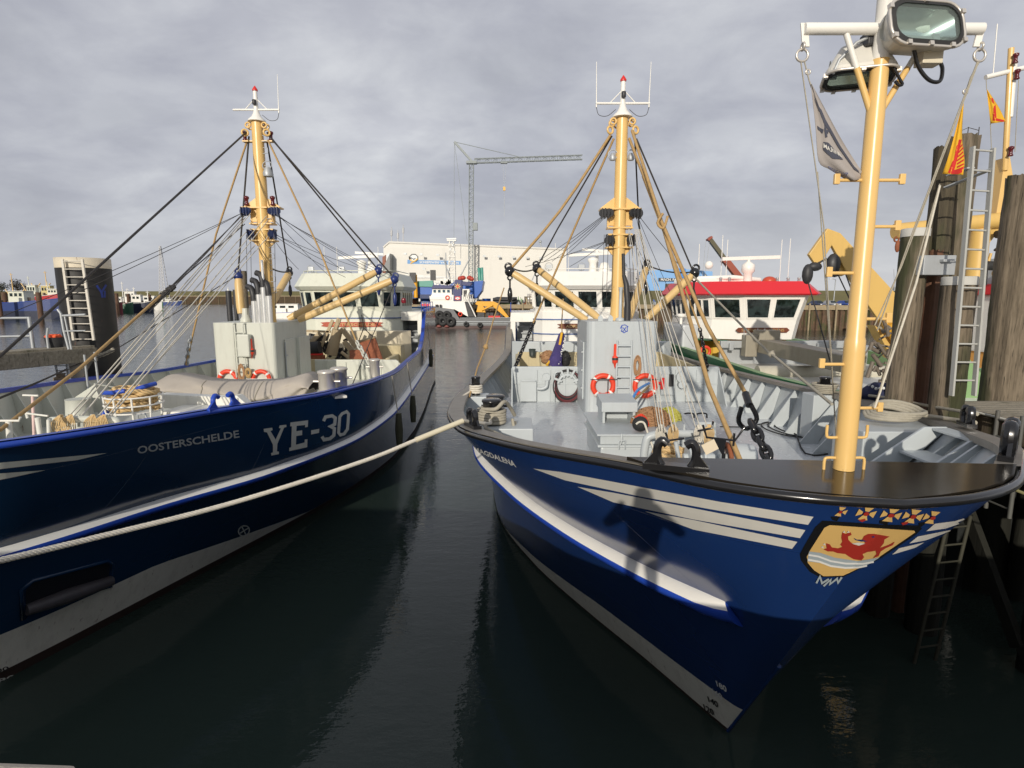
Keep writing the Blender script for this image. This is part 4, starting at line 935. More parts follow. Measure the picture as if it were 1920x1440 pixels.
qz = Matrix.Rotation(R(-6), 3, 'Z')@Matrix.Rotation(R(-14), 3, 'X')@Matrix.Rotation(R(90), 3, 'X')@Matrix.Rotation(R(-2), 3, 'Z')
fc = Y(1740, 42, 5.05); flood(fc, Matrix.Rotation(R(8), 3, 'Z')@Matrix.Rotation(R(76), 3, 'X'), .66, .38)
q2 = Matrix.Rotation(R(205), 3, 'Z')@Matrix.Rotation(R(30), 3, 'X'); flood(Y(1610, 148, 5.42), Matrix.Rotation(R(4), 3, 'Y')@Matrix.Rotation(R(172), 3, 'X')@Matrix.Rotation(R(20), 3, 'Z'), .56, .36)
m = MB(); m.tube([Y(1562, 138, 5.35), Y(1574, 112, 5.35), Y(1606, 80, 5.3), Y(1650, 60, 5.3)], .014, 6); m.build('lamp_bracket', GALV, bp)
m = MB(); m.box(Y(1637, 76, 5.35), (.16, .14, .11)); m.build('junction_box', DARK, bp, .01)
m = MB(); m.box(Y(1741, 108, 5.2), (.17, .12, .13)); m.tube([Y(1741, 95, 5.2), Y(1741, 85, 5.12)], .05, 8); m.build('junction_box', P('ivory_box_paint', (.66, .60, .46), .5, .05), bp, .008)
MB().tube(curve([Y(1713, 92, 5.12), Y(1722, 125, 5.15), Y(1742, 150, 5.15), Y(1762, 152, 5.15), Y(1767, 130, 5.18), Y(1762, 114, 5.2)], 6), .016, 8).build('lamp_cable', BLACK, bp)
MB().tube(curve([Y(1676, 128, 5.2), Y(1688, 150, 5.2), Y(1692, 158, 5.2), Y(1685, 160, 5.2), Y(1678, 152, 5.2)], 6), .012, 8).build('lamp_cable', BLACK, bp)
for x in (xl, xr):
    m = MB(); m.torus((x, PY, yz-.21), .05, .011, Matrix.Rotation(R(90), 3, 'X'), 16, 6); m.torus((x, PY, yz-.14), .03, .01, Matrix.Rotation(R(90), 3, 'Y'), 12, 6); m.build('yard_shackle', STEEL, bp)
wires(bp, 'flag_halyard', OLDROPE, .006, [[V((xl-.01, PY, yz-.25)), Y(1545, 425, 5.26), Y(1560, 690, 5.3), Y(1568, 830, 6.5)], [V((xl+.02, PY, yz-.25)), Y(1517, 150, PY), Y(1522, 165, PY)], [Y(1533, 322, PY), Y(1550, 560, 5.3), Y(1572, 870, 6.2)],
    [V((xr, PY, yz-.25)), Y(1690, 500, 5.2), Y(1640, 610, 5.2)], [V((xr+.01, PY, yz-.25)), Y(1820, 145, PY), Y(1808, 182, PY)], [Y(1762, 345, PY), Y(1640, 765, 5.2)], [V((xr-.01, PY, yz-.25)), Y(1702, 460, 5.2), Y(1645, 620, 5.2)]])
MB().tube([Y(1640, 765, 5.2), Y(1718, 530, PY), Y(1762, 348, PY)], .011, 6).build('flag_halyard', WHROPE, bp)
m = MB(); m.torus(Y(1515, 135, PY), .02, .007, Matrix.Rotation(R(90), 3, 'X'), 10, 5); m.torus(Y(1810, 172, PY), .02, .007, Matrix.Rotation(R(90), 3, 'X'), 10, 5); m.build('snap_hook', STEEL, bp)
# ---------------------------------------------------------------- flags
def flag(name, label, edgeL, edgeR, y, mat, wave=.05, n=14, m_=8, parent=None, group=None):
    """cloth between two sight outlines given top to bottom"""
    L, Rr = curve([V((a, b, 0)) for a, b in edgeL], 5), curve([V((a, b, 0)) for a, b in edgeR], 5); k = min(len(L), len(Rr)); rows = []
    def at(pl, f): i = f*(len(pl)-1); j = min(int(i), len(pl)-2); return pl[j].lerp(pl[j+1], i-j)
    for i in range(n+1):
        f = i/n; a, b = at(L, f), at(Rr, f); r = []
        for j in range(m_+1):
            u = j/m_; p = a.lerp(b, u); r.append(Y(p.x, p.y, y+wave*math.sin(u*7+f*2)*(.3+f)))
        rows.append(r)
    mb = MB(); mb.grid(rows); o = mb.build(name, mat); md = o.modifiers.new('thickness', 'SOLIDIFY'); md.thickness = .004
    tag(o, label, 'flag', group); return o, BVHTree.FromPolygons(mb.v, mb.f)
f1, tf1 = flag('flag', 'worn grey club flag with a dark lettered band left of the yellow pole', [(1521, 158), (1530, 240), (1535, 302), (1556, 318), (1590, 340)], [(1522, 157), (1558, 225), (1580, 265), (1605, 305), (1624, 334)], PY-.02, CANV, .03)
decal(tf1, [[(1544, 266), (1552, 267), (1580, 300), (1560, 297), (1543, 280)]], P('faded_navy_cloth', (.06, .065, .09), .9, .15), 'lettered_band', f1, .006, 5)
text_on(tf1, 'MARINE', [(1545, 277), (1577, 296), (1572, 288), (1545, 268)], STRIPE, 'lettering', f1, .010, .015, 4)
decal(tf1, [[(1531, 236), (1545, 243), (1543, 250), (1532, 242)], [(1545, 232), (1548, 233), (1551, 257), (1548, 258)], [(1549, 245), (1554, 240), (1552, 252)], [(1526, 175), (1547, 225), (1575, 275), (1600, 312), (1618, 330), (1600, 318), (1570, 276), (1544, 230)]], PM['faded_navy_cloth'], 'emblem', f1, .007, 5)
text_on(tf1, 'RACING CATER', [(1553, 317), (1590, 332), (1590, 325), (1553, 310)], P('faded_blue_cloth', (.14, .15, .25), .9, .1), 'lettering', f1, .010, .01, 4)
FY = P('flag_yellow_cloth', (.72, .40, .02), .85, .08); FR = P('flag_red_cloth', (.55, .02, .015), .85, .08)
f2, tf2 = flag('flag', 'yellow and red pennant hanging in front of the tall timber pile', [(1805, 194), (1790, 250), (1776, 300), (1767, 326)], [(1806, 194), (1803, 255), (1808, 300), (1806, 328)], PY, FY, .025)
decal(tf2, [[(1797, 262), (1802, 262), (1793, 300), (1786, 328), (1776, 328), (1788, 300)]]+[[(1793, 300+i*6), (1806, 290+i*8), (1807, 293+i*8), (1793, 303+i*6)] for i in range(-3, 4)]+[[(1780, 322), (1807, 312), (1808, 322), (1782, 331)]], FR, 'emblem', f2, .006, 4)
# ---------------------------------------------------------------- gear lying about the right-hand cutter
life_ring((2.69, DY0-.09, 3.86), 'orange life ring left of the deckhouse ladder on the lion shield cutter')
life_ring((3.93, DY0-.09, 3.86), 'orange life ring right of the deckhouse ladder on the lion shield cutter', 0, tapes=(70, 150, 245, 330))
def flare(c, label):
    t = thing('signal_light', label, 'signal light', c); c = V(c); MB().lathe(c, [(.0, -.36), (.02, -.3), (.05, -.2), (.085, -.17), (.085, 0), (.05, .03), (.045, .36), (.0, .38)], 14).build('float_body', ORANGE, t)
    MB().lathe(c, [(.088, -.1), (.088, -.03)], 14).build('clip_band', DARK, t); return t
flare((3.02, DY0-.1, 4.72), 'small orange man overboard light beside the ladder on the lion shield cutter')
def hank(name, label, c, w, h, mat, n=7, r=.022, cat='rope', flat=.06):
    t = thing(name, label, cat, c); c = V(c); m = MB()
    for i in range(n):
        s = 1-.5*i/n; yy = rnd.uniform(-flat, 0); m.torus(V((0, 0, 0)), 1, r/(w*s), None, 24, 6) if False else m.tube([c+V((math.cos(2*math.pi*k/22)*w*s+rnd.uniform(-.008, .008), yy, math.sin(2*math.pi*k/22)*h*s+rnd.uniform(-.01, .01))) for k in range(22)], r, 6, close=True)
    m.build('rope_turns', mat, t); return t
hank('rope_hank', 'long brown hank of rope hanging right of the deckhouse ladder', (3.68, DY0-.06, 4.45), .10, .30, NETB, 9, .02)
def hose(c, rad, label):
    t = thing('hose_coil', label, 'hose', c); c = V(c); RH = P('red_rubber_hose', (.13, .02, .025), .6, .2); m1, m2 = MB(), MB()
    for i in range(9):
        rr = rad*(.80+.026*i); cc = c+V((0, -.03-.02*(i % 3), -.012*i)); pts = [cc+V((rr*.9*math.cos(2*math.pi*k/30), rnd.uniform(-.01, .01), rr*1.08*math.sin(2*math.pi*k/30))) for k in range(30)]; (m1 if i % 2 else m2).tube(pts, .024, 7, close=True)
    m1.build('red_hose', RH, t); m2.build('black_hose', RUBBER, t)
    m = MB()
    for a in (20, 60, 90, 120, 160): m.beam(c+V((.2*math.cos(R(a)), -.08, .24*math.sin(R(a)))), c+V((rad*.92*math.cos(R(a)), -.09, rad*1.05*math.sin(R(a)))), .07, .03, (0, 1, 0))
    m.torus(c+V((0, -.05, 0)), .3, .05, Matrix.Rotation(R(90), 3, 'X'), 20, 6, 0, math.pi); m.build('hose_hanger', GREY, t); return t
hose((1.98-.12, BY-.06, 3.58), .52, 'coil of red and black hose on the cross bulkhead left of the grey deckhouse')
def heap(name, label, cat, c, sx, sy, sz, mat, n=90, r=.02, group=None, rz=0):
    """tangled pile of net or rope: loose strands wound over a mound"""
    t = thing(name, label, cat, c); c = V(c); q = Matrix.Rotation(rz, 3, 'Z'); m = MB(); m.ball(c+V((0, 0, sz*.1)), 1, 16, 9, (sx*.9, sy*.9, sz*.85), .10, q)
    for i in range(n):
        th, ph = rnd.uniform(0, 6.28), rnd.uniform(.1, 1.5); pts = []
        for k in range(6):
            th += rnd.uniform(-.45, .45); ph = min(1.55, max(.05, ph+rnd.uniform(-.25, .25))); f = rnd.uniform(.93, 1.08); pts.append(c+q@V((sx*f*math.sin(ph)*math.cos(th), sy*f*math.sin(ph)*math.sin(th), sz*f*math.cos(ph))))
        m.tube(curve(pts, 3), r, 4)
    m.build('net_heap', mat, t); return t
heap('net_heap', 'heap of brown netting lying on the hatch beside the ventilator hood', 'fishing net', (3.05, 12.2, 3.7), .42, .36, .34, NETB, 230, .013)
heap('net_heap', 'small heap of yellow netting behind the brown net on the hatch', 'fishing net', (3.55, 12.6, 3.7), .26, .26, .27, NETY, 120, .011)
heap('net_heap', 'bright orange twine bundle squeezed under the brown net on the hatch', 'fishing net', (2.74, 11.85, 3.72), .16, .16, .24, ORANGE, 40, .012)
t = thing('buoy', 'black mooring buoy with a white rope at the front corner of the hatch', 'buoy', (2.62, 11.4, 3.9)); MB().ball((2.62, 11.38, 3.87), .165, 16, 10, (1, .9, .95)).build('float_body', RUBBER, t)
m = MB(); m.tube(curve([(2.5, 11.22, 3.9), (2.57, 11.2, 3.95), (2.66, 11.2, 3.92), (2.72, 11.15, 3.75), (2.8, 11.05, 3.5), (2.84, 10.9, 3.35)], 5), .022, 7); m.build('white_lanyard', WHROPE, t)
def rope_coil(name, label, c, rad, h, mat, r=.045, turns=9, cat='rope', group=None):
    t = thing(name, label, cat, c, group); c = V(c); pts = []
    for i in range(turns*22):
        a = 2*math.pi*i/22; k = i/22; rr = rad*(1-.10*(k % 3))+rnd.uniform(-.02, .02); pts.append(c+V((rr*math.cos(a), rr*math.sin(a), h*k/turns+rnd.uniform(-.02, .02))))
    m = MB(); rope(m, pts, r, 3, r*6, 5); m.build('rope_turns', mat, t); return t
rope_coil('rope_coil', 'coil of thick yellow hemp rope lying behind the black bow fairlead', (2.82, 9.65, 3.42), .36, .34, YROPE, .042, 10)
heap('tarpaulin', 'crumpled bright blue tarpaulin bit beside the coiled rope at the bow', 'tarpaulin', (3.1, 9.35, 3.62), .14, .12, .08, BLUE, 12, .012)
for i, x in enumerate((2.75, 2.98, 3.46, 3.64)):
    lab = ['first', 'second', 'third', 'fourth'][i]; t = thing('rope_hank', lab+' pale line hank from the left on the lion shield cutter pin rail', 'rope', (x, 10.3, 3.9), 'pale line hanks on the pin rails'); m = MB()
    for k in range(5):
        a = -.04+.02*k; m.tube(curve([(x+a*.5, 10.30, 4.10), (x+a+.045, 10.27, 4.0), (x+a+.05, 10.26, 3.88), (x+a*1.2, 10.26, 3.76-rnd.uniform(0, .12)), (x+a-.05, 10.26, 3.88), (x+a-.045, 10.27, 4.0), (x+a*.4, 10.30, 4.09)], 4), .009, 5)
    if i < 2: m.tube([(x+.03, 10.26, 3.85), (x+.05, 10.2, 3.0)], .013, 5)
    m.build('rope_turns', YROPE if i % 2 else WHROPE, t)
t = thing('boat_hook', 'blue tubed pole lying across the ventilator hood towards the right life ring', 'pole', (3.2, 13, 4.3)); MB().tube(curve([(2.9, 13.5, 4.02), (3.15, 14.1, 4.12), (3.5, 14.9, 4.12), (3.8, 15.6, 4.08)], 4), .035, 8).build('blue_tube', P('light_blue_plastic', (.04, .25, .65), .4, .1), t); MB().tube(curve([(2.9, 13.5, 3.96), (3.3, 14.3, 4.02), (3.8, 15.6, 4.0)], 4), .03, 8).build('wood_shaft', TANROPE, t)
m = MB(); m.box(Y(1331, 838, 8.0), (.2, .02, .16), m=Matrix.Rotation(R(-28), 3, 'Y')); tag(m.build('plywood_board', P('pale_plywood', (.68, .58, .42), .8, .08)), 'pale square of plywood leaning among the windlass levers', 'board')
pts = []
for i in range(46): a = i*.42; pts.append(Z(1470, 805, DECKZ+.03)+V((.55*math.cos(a)+i*.012, .9*math.sin(a), 0)))
m = MB(); m.tube(curve([Z(1350, 800, DECKZ+.03), Z(1400, 800, DECKZ+.03)]+pts[4:40]+[Z(1510, 850, DECKZ+.03), Z(1560, 848, DECKZ+.03), Z(1580, 815, 3.2), Z(1588, 780, 3.5)], 3), .018, 6); tag(m.build('cable', RUBBER), 'thin black cable looped on the grey deck beside the chain', 'cable')
# bulkhead tools and things in the hold
t = thing('fire_tool_rack', 'red deck brush and tools clipped to the bulkhead right of the grey deckhouse', 'tools', (4.9, BY-.2, 3.6)); MB().beam((4.35, BY-.2, 3.62), (5.0, BY-.2, 3.62), .05, .07).build('red_handle', RED, t); MB().box((5.02, BY-.2, 3.6), (.12, .08, .38)).build('red_head', RED, t); MB().b2((5.25, BY-.22, 3.5), (5.4, BY-.1, 3.9)).build('black_box', DARK, t, .01)
t = thing('net_bundle', 'purple and white net bundle hoisted from the hold on the lion shield cutter', 'fishing net', Y(1045, 650, 21)); 
a, b = Y(1054, 628, 21.2), Y(1040, 683, 20.6); m = MB(); m.tube(curve([a+V((0, 0, .1)), a+V((-.1, 0, -.4)), b+V((.05, 0, .2)), b], 5), [.05]+[.12+.012*i for i in range(14)]+[.32], 10); m.build('purple_net', P('purple_net_cloth', (.055, .04, .16), .9, .5, 14, bmp=.6), t)
MB().tube(curve([a+V((-.02, -.15, .1)), a+V((-.16, -.2, -.5)), b+V((-.3, -.25, 0))], 6), .05, 6).build('yellow_binding', P('yellow_binding_rope', (.75, .42, .03), .8, .1), t); m = MB()
for i in range(26): u = i/26; p = a.lerp(b, u); m.ball(p+V((.12+.02*math.sin(i*2), -.16-.12*u, rnd.uniform(-.03, .03))), .025, 6, 4)
m.build('white_floats', SIGNW, t); MB().tube([a+V((0, 0, .1)), Y(1053, 610, 21), Y(1056, 560, 21)], .02, 6).build('hoisting_line', TANROPE, t)
heap('rope_tangle', 'brown frayed twigs of rope heaped in the hold left of the purple net', 'rope', Y(1028, 668, 21.5)+V((0, 0, -.1)), .32, .25, .3, NETB, 60, .02)
t = thing('bucket', 'dark bucket standing on the hold edge of the lion shield cutter', 'bucket', Y(998, 664, 24)); MB().lathe(Y(998, 664, 24), [(.12, -.1), (.15, .22), (.13, .22), (.11, -.06)], 14).build('bucket_body', P('dark_green_plastic', (.03, .04, .035), .5, .2), t)
heap('net_heap', 'black net bunch hanging behind the purple net in the hold', 'fishing net', Y(1060, 676, 20.8), .2, .2, .34, RUBBER, 50, .015)
# mooring ropes at the port bollards
m = MB()
for k in range(5): zz = b1.z+.06+.05*k; m.tube([b1+V((-.08+.24*math.cos(a*.35), -.16+.22*math.sin(a*.35)+.12*math.sin(a*.18), .06+.05*k+rnd.uniform(-.01, .01))) for a in range(18)], .034, 7, close=True)
m.tube(curve([b1+V((-.2, -.35, .08)), b1+V((-.15, -.7, .05)), b1+V((.05, -1.1, .05)), b1+V((.16, -1.5, .1))], 5), .035, 7); m.tube(curve([b1+V((-.25, -.2, .3)), b1+V((0, -.42, .34)), b1+V((.15, -.3, .45)), b1+V((.25, 0, .3)), b1+V((.34, .2, .1))], 5), .036, 7)
m.tube(curve([b1+V((.3, -.2, .12)), b1+V((.36, -.3, -.3)), b1+V((.3, -.3, -.7)), b1+V((.4, -.25, -.35)), b1+V((.34, -.1, .05))], 5), .03, 7); tag(m.build('mooring_rope', OLDROPE), 'old grey rope turns round the twin black bollards at the left bow', 'rope')
m = MB()
for k in range(4): m.tube([b2+V((.14*math.cos(a*.52), .14*math.sin(a*.52), .08+.05*k+rnd.uniform(-.01, .01))) for a in range(12)], .028, 6, close=True)
m.tube(curve([b2+V((-.12, -.05, .1)), b2+V((-.3, -.4, .02)), b2+V((-.35, -.7, -.1))], 4), .03, 6); tag(m.build('mooring_rope', WHROPE), 'pale rope wound round the single black bollard on the left bulwark', 'rope')
m = MB()
for k in range(5): m.tube([b3+V((.1, 0, 0))+V(((.2+.02*k)*math.cos(a*.42), (.2+.02*k)*math.sin(a*.42), .05+.045*k)) for a in range(15)], .03, 6, close=True)
e = H2.pt(1, 4.6, 4.45)+V((.1, 0, .1)); m.tube(curve([b3+V((.25, -.1, .06)), H2.pt(1, 7.5, 4.32), H2.pt(1, 6.2, 4.4), e], 5), .032, 6); tag(m.build('mooring_rope', OLDROPE), 'grey rope wound on the right bulwark bollard and led along the rail', 'rope')
m = MB(); q = b4+V((.1, .2, .12))
for k in range(4): m.tube([q+V((.42*math.cos(a*.35)+.05*k, .32*math.sin(a*.35), .035*k+.12*max(0, math.sin(a*.35)))) for a in range(18)], .036, 7, close=True)
m.tube(curve([q+V((.4, 0, .05)), q+V((.7, -.4, .05)), H2.pt(1, 4.4, 4.45)], 5), .036, 7); tag(m.build('mooring_rope', OLDROPE), 'loose loops of grey rope on the right bulwark below the timber piles', 'rope')
# the long mooring rope across the foreground, with its hose sleeve
rp = [Y(868, 789, 8.9), Y(780, 825, 8.45), Y(700, 858, 8.0), Y(560, 905, 7.3), Y(400, 953, 6.6), Y(200, 1003, 5.7), Y(0, 1051, 4.85), Y(-300, 1115, 3.8)]
t = thing('mooring_rope', 'long braided white mooring rope stretched across the dark hull of the YE-30 cutter', 'rope', rp[3]); cv = curve(rp, 8)
MB().tube(cv[:9], .042, 12).build('chafe_sleeve', P('cream_hose_sleeve', (.66, .60, .44), .6, .06), t); m = MB(); rope(m, cv[8:], .031, 4, .17, 6); m.build('braid', WHROPE, t)
m = MB(); m.tube(curve([b1+V((-.1, -.3, .12)), b1+V((-.12, -.7, .14)), Y(868, 789, 8.9)], 5), .03, 7); m.build('rope_tail', WHROPE, t)
m = MB(); m.tube([Y(945, 540, 18.6), Y(908, 650, 14), Y(850, 800, 10.0)][:1]+[Y(925, 600, 16.8), Y(911, 650, 15.5), Y(895, 690, 14.5), Y(880, 745, 13.2)], .02, 6); m.ball(Y(911, 650, 15.4), .07, 8, 6, jit=.3); tag(m.build('boom_line', TANROPE), 'thin brown line with a knot from the left boom tip to the bulwark', 'rope')
m = MB(); m.tube([t2c, Y(1440, 660, 13), Y(1452, 668, 12.6), Y(1560, 758, 9.6)], .028, 6); m.ball(Y(1447, 664, 12.8), .08, 8, 6, jit=.3); tag(m.build('boom_line', OLDROPE), 'grey wire with a shackle from the right boom tip down to the bulwark', 'rope')
# ================================================================ left-hand cutter
H1 = Hull(-8.66, 5.5, .004, 4.62, .70,
  [(0, 0), (.8, .30), (4.2, 1.45), (8.1, 2.75), (11.4, 3.62), (14, 4.1), (18, 4.4)],
  [(0, 0), (.2, .25), (1.2, 1.06), (3.3, 2.1), (5.3, 3.25), (8.9, 4.3), (12, 4.5)],
  [(0, 0), (.1, .4), (.3, .9), (.7, 1.6), (1.37, 2.25), (2.6, 2.8), (4.6, 3.35), (5.8, 3.78), (7.6, 4.15), (10.5, 4.55)],
  [(0, 4.66), (1.4, 4.6), (3, 4.5), (6, 4.30), (8, 4.15), (11.5, 3.98), (16, 3.78), (23, 3.78), (24.8, 4.2), (26.3, 5.3), (27, 5.75), (42, 5.8)],
  [(0, 1), (11, 1), (20, .90), (25, .83), (35, .63), (40, .55)], lambda s: max(.2015, .98-.16*max(0, s-3.2)), 38.5, 2.7); H1.zlow = .2; H1.flare = .5
ship1 = thing('fishing_cutter', 'dark blue fishing cutter lettered YE-30 in white along its side', 'fishing boat', (-8.7, 18, 0), 'blue twin fishing cutters')
build_hull(H1, ship1, (NAVY1, BOOT, (BLUE, BLUE), GREY1, GREY1), rail_in=.15, deck_s=25)
T1 = H1.bvh()
zs1 = pchip([1.8, 3, 6, 10, 16, 24], [2.62, 2.60, 2.55, 2.48, 2.45, 2.6])
mbw, mbb = MB(), MB()
for sd in (-1, 1):
    mbw.grid(strake(H1, sd, zs1, 1.9, 33, prof=((0, .15), (.08, .13), (.18, .06)))); r = strake(H1, sd, zs1, 1.9, 33, prof=((.18, .06), (.21, .02), (.215, -.03), (.18, -.08), (.1, -.12), (0, -.14))); mbb.grid(r)
mbb.build('rubbing_strake', BLUE, ship1); mbw.build('strake_stripe', P('silver_grey_strake_paint', (.80, .80, .77), .3, .06), ship1)
o, k = (360, 460), 3.6
yl = [[(482, 1238), (540, 1230), (543, 1246), (528, 1252), (563, 1310), (598, 1235), (585, 1232), (590, 1215), (635, 1210), (636, 1225), (620, 1230), (575, 1340), (572, 1390), (585, 1392), (585, 1408), (535, 1418), (532, 1402), (545, 1396), (545, 1345), (505, 1262), (485, 1258)],
  [(663, 1195), (782, 1180), (780, 1225), (762, 1228), (762, 1212), (705, 1218), (703, 1254), (742, 1248), (742, 1280), (702, 1287), (700, 1345), (758, 1330), (760, 1310), (778, 1308), (776, 1362), (655, 1388), (656, 1366), (668, 1362), (672, 1222), (661, 1220)],
  [(803, 1248), (858, 1238), (856, 1265), (803, 1276)]]
MK = P('weathered_lettering_white', (.68, .69, .62), .45, .1, 4, dirt=.2)
decal(T1, [S(q, o, k) for q in yl]+stroke(S([(886, 1186), (900, 1158), (945, 1150), (966, 1165), (962, 1208), (934, 1222), (960, 1236), (956, 1282), (930, 1304), (890, 1312), (876, 1290)], o, k), 6.0)+stroke(S([(1012, 1136), (1042, 1122), (1056, 1138), (1048, 1240), (1026, 1272), (1000, 1280), (988, 1264), (996, 1156)], o, k), 5.4, True), MK, 'registration_number', ship1, .006, 6)
nm = 'OOSTERSCHELDE'
text_on(T1, nm, [(258, 851), (449, 820), (447, 806), (257, 837)], P('name_lettering_grey', (.46, .48, .47), .45, .1), 'ship_name', ship1, .006, .018)
decal(T1, [[(-60, 872), (80, 860), (200, 849), (145, 862), (0, 879), (-60, 886)], [(-60, 892), (0, 887), (85, 881), (30, 893), (0, 899), (-60, 908)]], MK, 'bow_stripe', ship1)
cc = [(457+10.5*math.cos(i*.5236), 995+9.5*math.sin(i*.5236)-5*math.cos(i*.5236)*.3) for i in range(12)]
decal(T1, stroke(cc, 2.0, True)+stroke([(449, 1000), (465, 990)], 2)+stroke([(453, 987), (461, 1003)], 2), MK, 'thruster_mark', ship1, .006, 4)
for s, x, y in (('100', 0, 1257), ('80', 12, 1273)): text_on(T1, s, [(x-16, y+8), (x+17, y-2), (x+15, y-9), (x-18, y+1)], DARK if s == '100' else MK, 'draught_mark', ship1, .007, .015, 5)
# anchor pocket
pk = [(40, 1104), (60, 1088), (200, 1051), (211, 1056), (208, 1098), (60, 1142), (42, 1160)]
def onhull(tree, px, py, off=0):
    d = ray(px, py).normalized(); h = tree.ray_cast(EYE, d, 300); n = h[1] if h[1].dot(d) < 0 else -h[1]; return h[0]+n*off
MB().tube([onhull(T1, *p, .01) for p in pk], .035, 8, close=True).build('anchor_pocket_frame', NAVY1, ship1)
decal(T1, [[(48, 1106), (64, 1092), (198, 1056), (206, 1060), (203, 1094), (60, 1136), (48, 1148)]], P('anchor_pocket_painted_shade', (.006, .008, .014), .6, .3), 'anchor_pocket_shade', ship1, .004)  # flat dark patch: shade of the recess painted on the hull
m = MB(); m.tube([onhull(T1, 46, 1140, .05), onhull(T1, 120, 1112, .09), onhull(T1, 205, 1086, .05)], [.10, .13, .10], 12); m.build('anchor_crown', P('worn_anchor_paint', (.06, .055, .06), .5, .4, 6, rust=.3), ship1)
# deckhouse
EX0, EX1, EY0, EY1, EZT = -10.72, -8.5, 20.4, 23.6, 5.55
m = MB(); m.prism(rr_poly(EX0, EX1, EY0, EY1, .14), DECKZ, EZT); m.b2((EX1, 22.4, DECKZ), (EX1+.12, EY1, 4.9)); m.build('deckhouse', GREY1, ship1, .012)
d = MB().b2((EX1+.003, 21.2, 3.2), (EX1+.05, 22.1, 4.9)).build('deckhouse_door', GREY1, ship1, .02); m = MB()
for z in (3.5, 4.3): m.box((EX1+.06, 21.25, z), (.05, .14, .05))
m.tube([(EX1+.06, 21.16, 3.2), (EX1+.06, 21.16, 4.8)], .025, 6); m.build('hinge', GALV, d)
m = MB(); lx = -9.72; ladder(m, (lx, EY0-.14, 3.1), (lx, EY0-.14, 5.35), .36, (1, 0, 0), 8, .026, .016)
for s in (-.18, .18): m.tube(curve([(lx+s, EY0-.14, 5.3), (lx+s, EY0-.12, 5.5), (lx+s+.08, EY0+.1, 5.5), (lx+s+.12, EY0+.1, 5.2)], 4), .026, 6)
m.build('deckhouse_ladder', GREY1, ship1)
m = MB(); m.b2((lx-.02, EY0-.3, 4.35), (lx+.42, EY0-.02, 5.15)); m.build('ventilator_hood', GREY1, ship1, .05)
m = MB(); m.tube([(EX0+.1, EY0-.18, 3.55), (lx-.2, EY0-.18, 3.55)], .012, 6); m.tube([(lx+.2, EY0-.18, 3.55), (EX1-.1, EY0-.18, 3.55)], .012, 6); m.build('ring_holder', WHITE, ship1)
M1X, M1Y = -8.86, 20.9
mast1 = mast(ship1, M1X, M1Y, EZT, 12.5, 9.4, (1,), .22); platform(mast1, M1X, M1Y, 9.6, P('blue_sheave_paint', (.018, .03, .09), .4, .2), .68)
def lantern(p, root, mat):
    m = MB(); m.lathe(p, [(.07, 0), (.09, .02), (.06, .08), (.06, .2), (.09, .24), (.09, .3), (.03, .33)], 12); return m.build('signal_lantern', mat, root)
RL = P('red_lantern_glass', (.10, .012, .015), .15, .2)
for x, z in ((M1X-.5, 9.65), (M1X+.42, 9.65)): lantern((x, M1Y-.1, z), mast1, RL)
m = MB(); m.b2((M1X-.52, M1Y-.1, 11.80), (M1X+.52, M1Y+.1, 11.84)); m.build('lantern_bracket', YEL, mast1)
for x in (M1X-.45, M1X+.45): lantern((x, M1Y, 11.84), mast1, RL)
m = MB()
for z in (6.6, 7.0, 7.4, 7.8, 8.2, 8.6, 9.2, 10.8, 11.4, 11.8): m.tube([(M1X+.18, M1Y-.1, z), (M1X+.36, M1Y-.1, z+.02), (M1X+.36, M1Y-.1, z+.18), (M1X+.2, M1Y-.1, z+.2)], .013, 5)
m.torus((M1X+.32, M1Y-.15, 11.0), .16, .016, Matrix.Rotation(R(70), 3, 'X'), 16, 6); m.lathe((M1X+.34, M1Y-.15, 10.62), [(.16, 0), (.18, .1), (.1, .3)], 12); m.build('mast_step', GALV, mast1)
CH = P('polished_exhaust_steel', (.72, .72, .70), .25, .1, metal=.5); m = MB(); m2 = MB()
for i, (dx, h) in enumerate(((-.38, .82), (-.2, 1.05), (-.02, 1.3), (.16, 1.0))):
    x = M1X+dx+.02; yy = M1Y-.35; m.tube([(x, yy, EZT), (x, yy, EZT+h)], .10, 12); m2.tube(curve([(x, yy, EZT+h-.05), (x-.02, yy, EZT+h+.22), (x-.10, yy+.05, EZT+h+.40), (x-.26, yy+.1, EZT+h+.46)], 4), .105, 10)
m.tube([(M1X+.03, M1Y-.38, EZT+1.2), (M1X+.02, M1Y-.38, EZT+2.2)], .05, 8); m.build('exhaust_pipe', CH, ship1); m2.build('exhaust_elbow', DARK, ship1)
m = MB(); m.lathe((-9.85, 21.2, EZT), [(.2, 0), (.2, .1), (.14, .2), (.12, .5)], 12); m.build('boom_socket', GREY1, ship1)
BTIP = P('navy_tip_paint', (.015, .03, .14), .35, .2)
a1 = boom(ship1, (452, 588), 21.2, (447, 523), 21.4, TAN, BTIP, .15); a2 = boom(ship1, (500, 586), 22.6, (541, 514), 25.0, TAN, BLACK, .15)
a3 = boom(ship1, (540, 598), 23, (705, 510), 24.0, TAN, BTIP, .14); a4 = boom(ship1, (560, 600), 22.6, (735, 526), 22.6, TAN, BTIP, .14)
TL, TR = V((M1X-.36, M1Y-.1, 12.1)), V((M1X+.36, M1Y-.1, 12.1))
wires(ship1, 'stay', WIRE, .031, [[TL, Y(0, 668, 10.2), V((-8.66, 5.9, 4.75))], [TR, a3+V((0, 0, .2))], [TR+V((.05, 0, -.1)), a4+V((0, 0, .2))], [TL+V((.05, .1, -.1)), a1+V((0, 0, .2))], [TR+V((-.05, .1, -.3)), a2+V((0, 0, .2))], [a2+V((0, 0, .1)), V((M1X, M1Y, 7.6)), .1]])
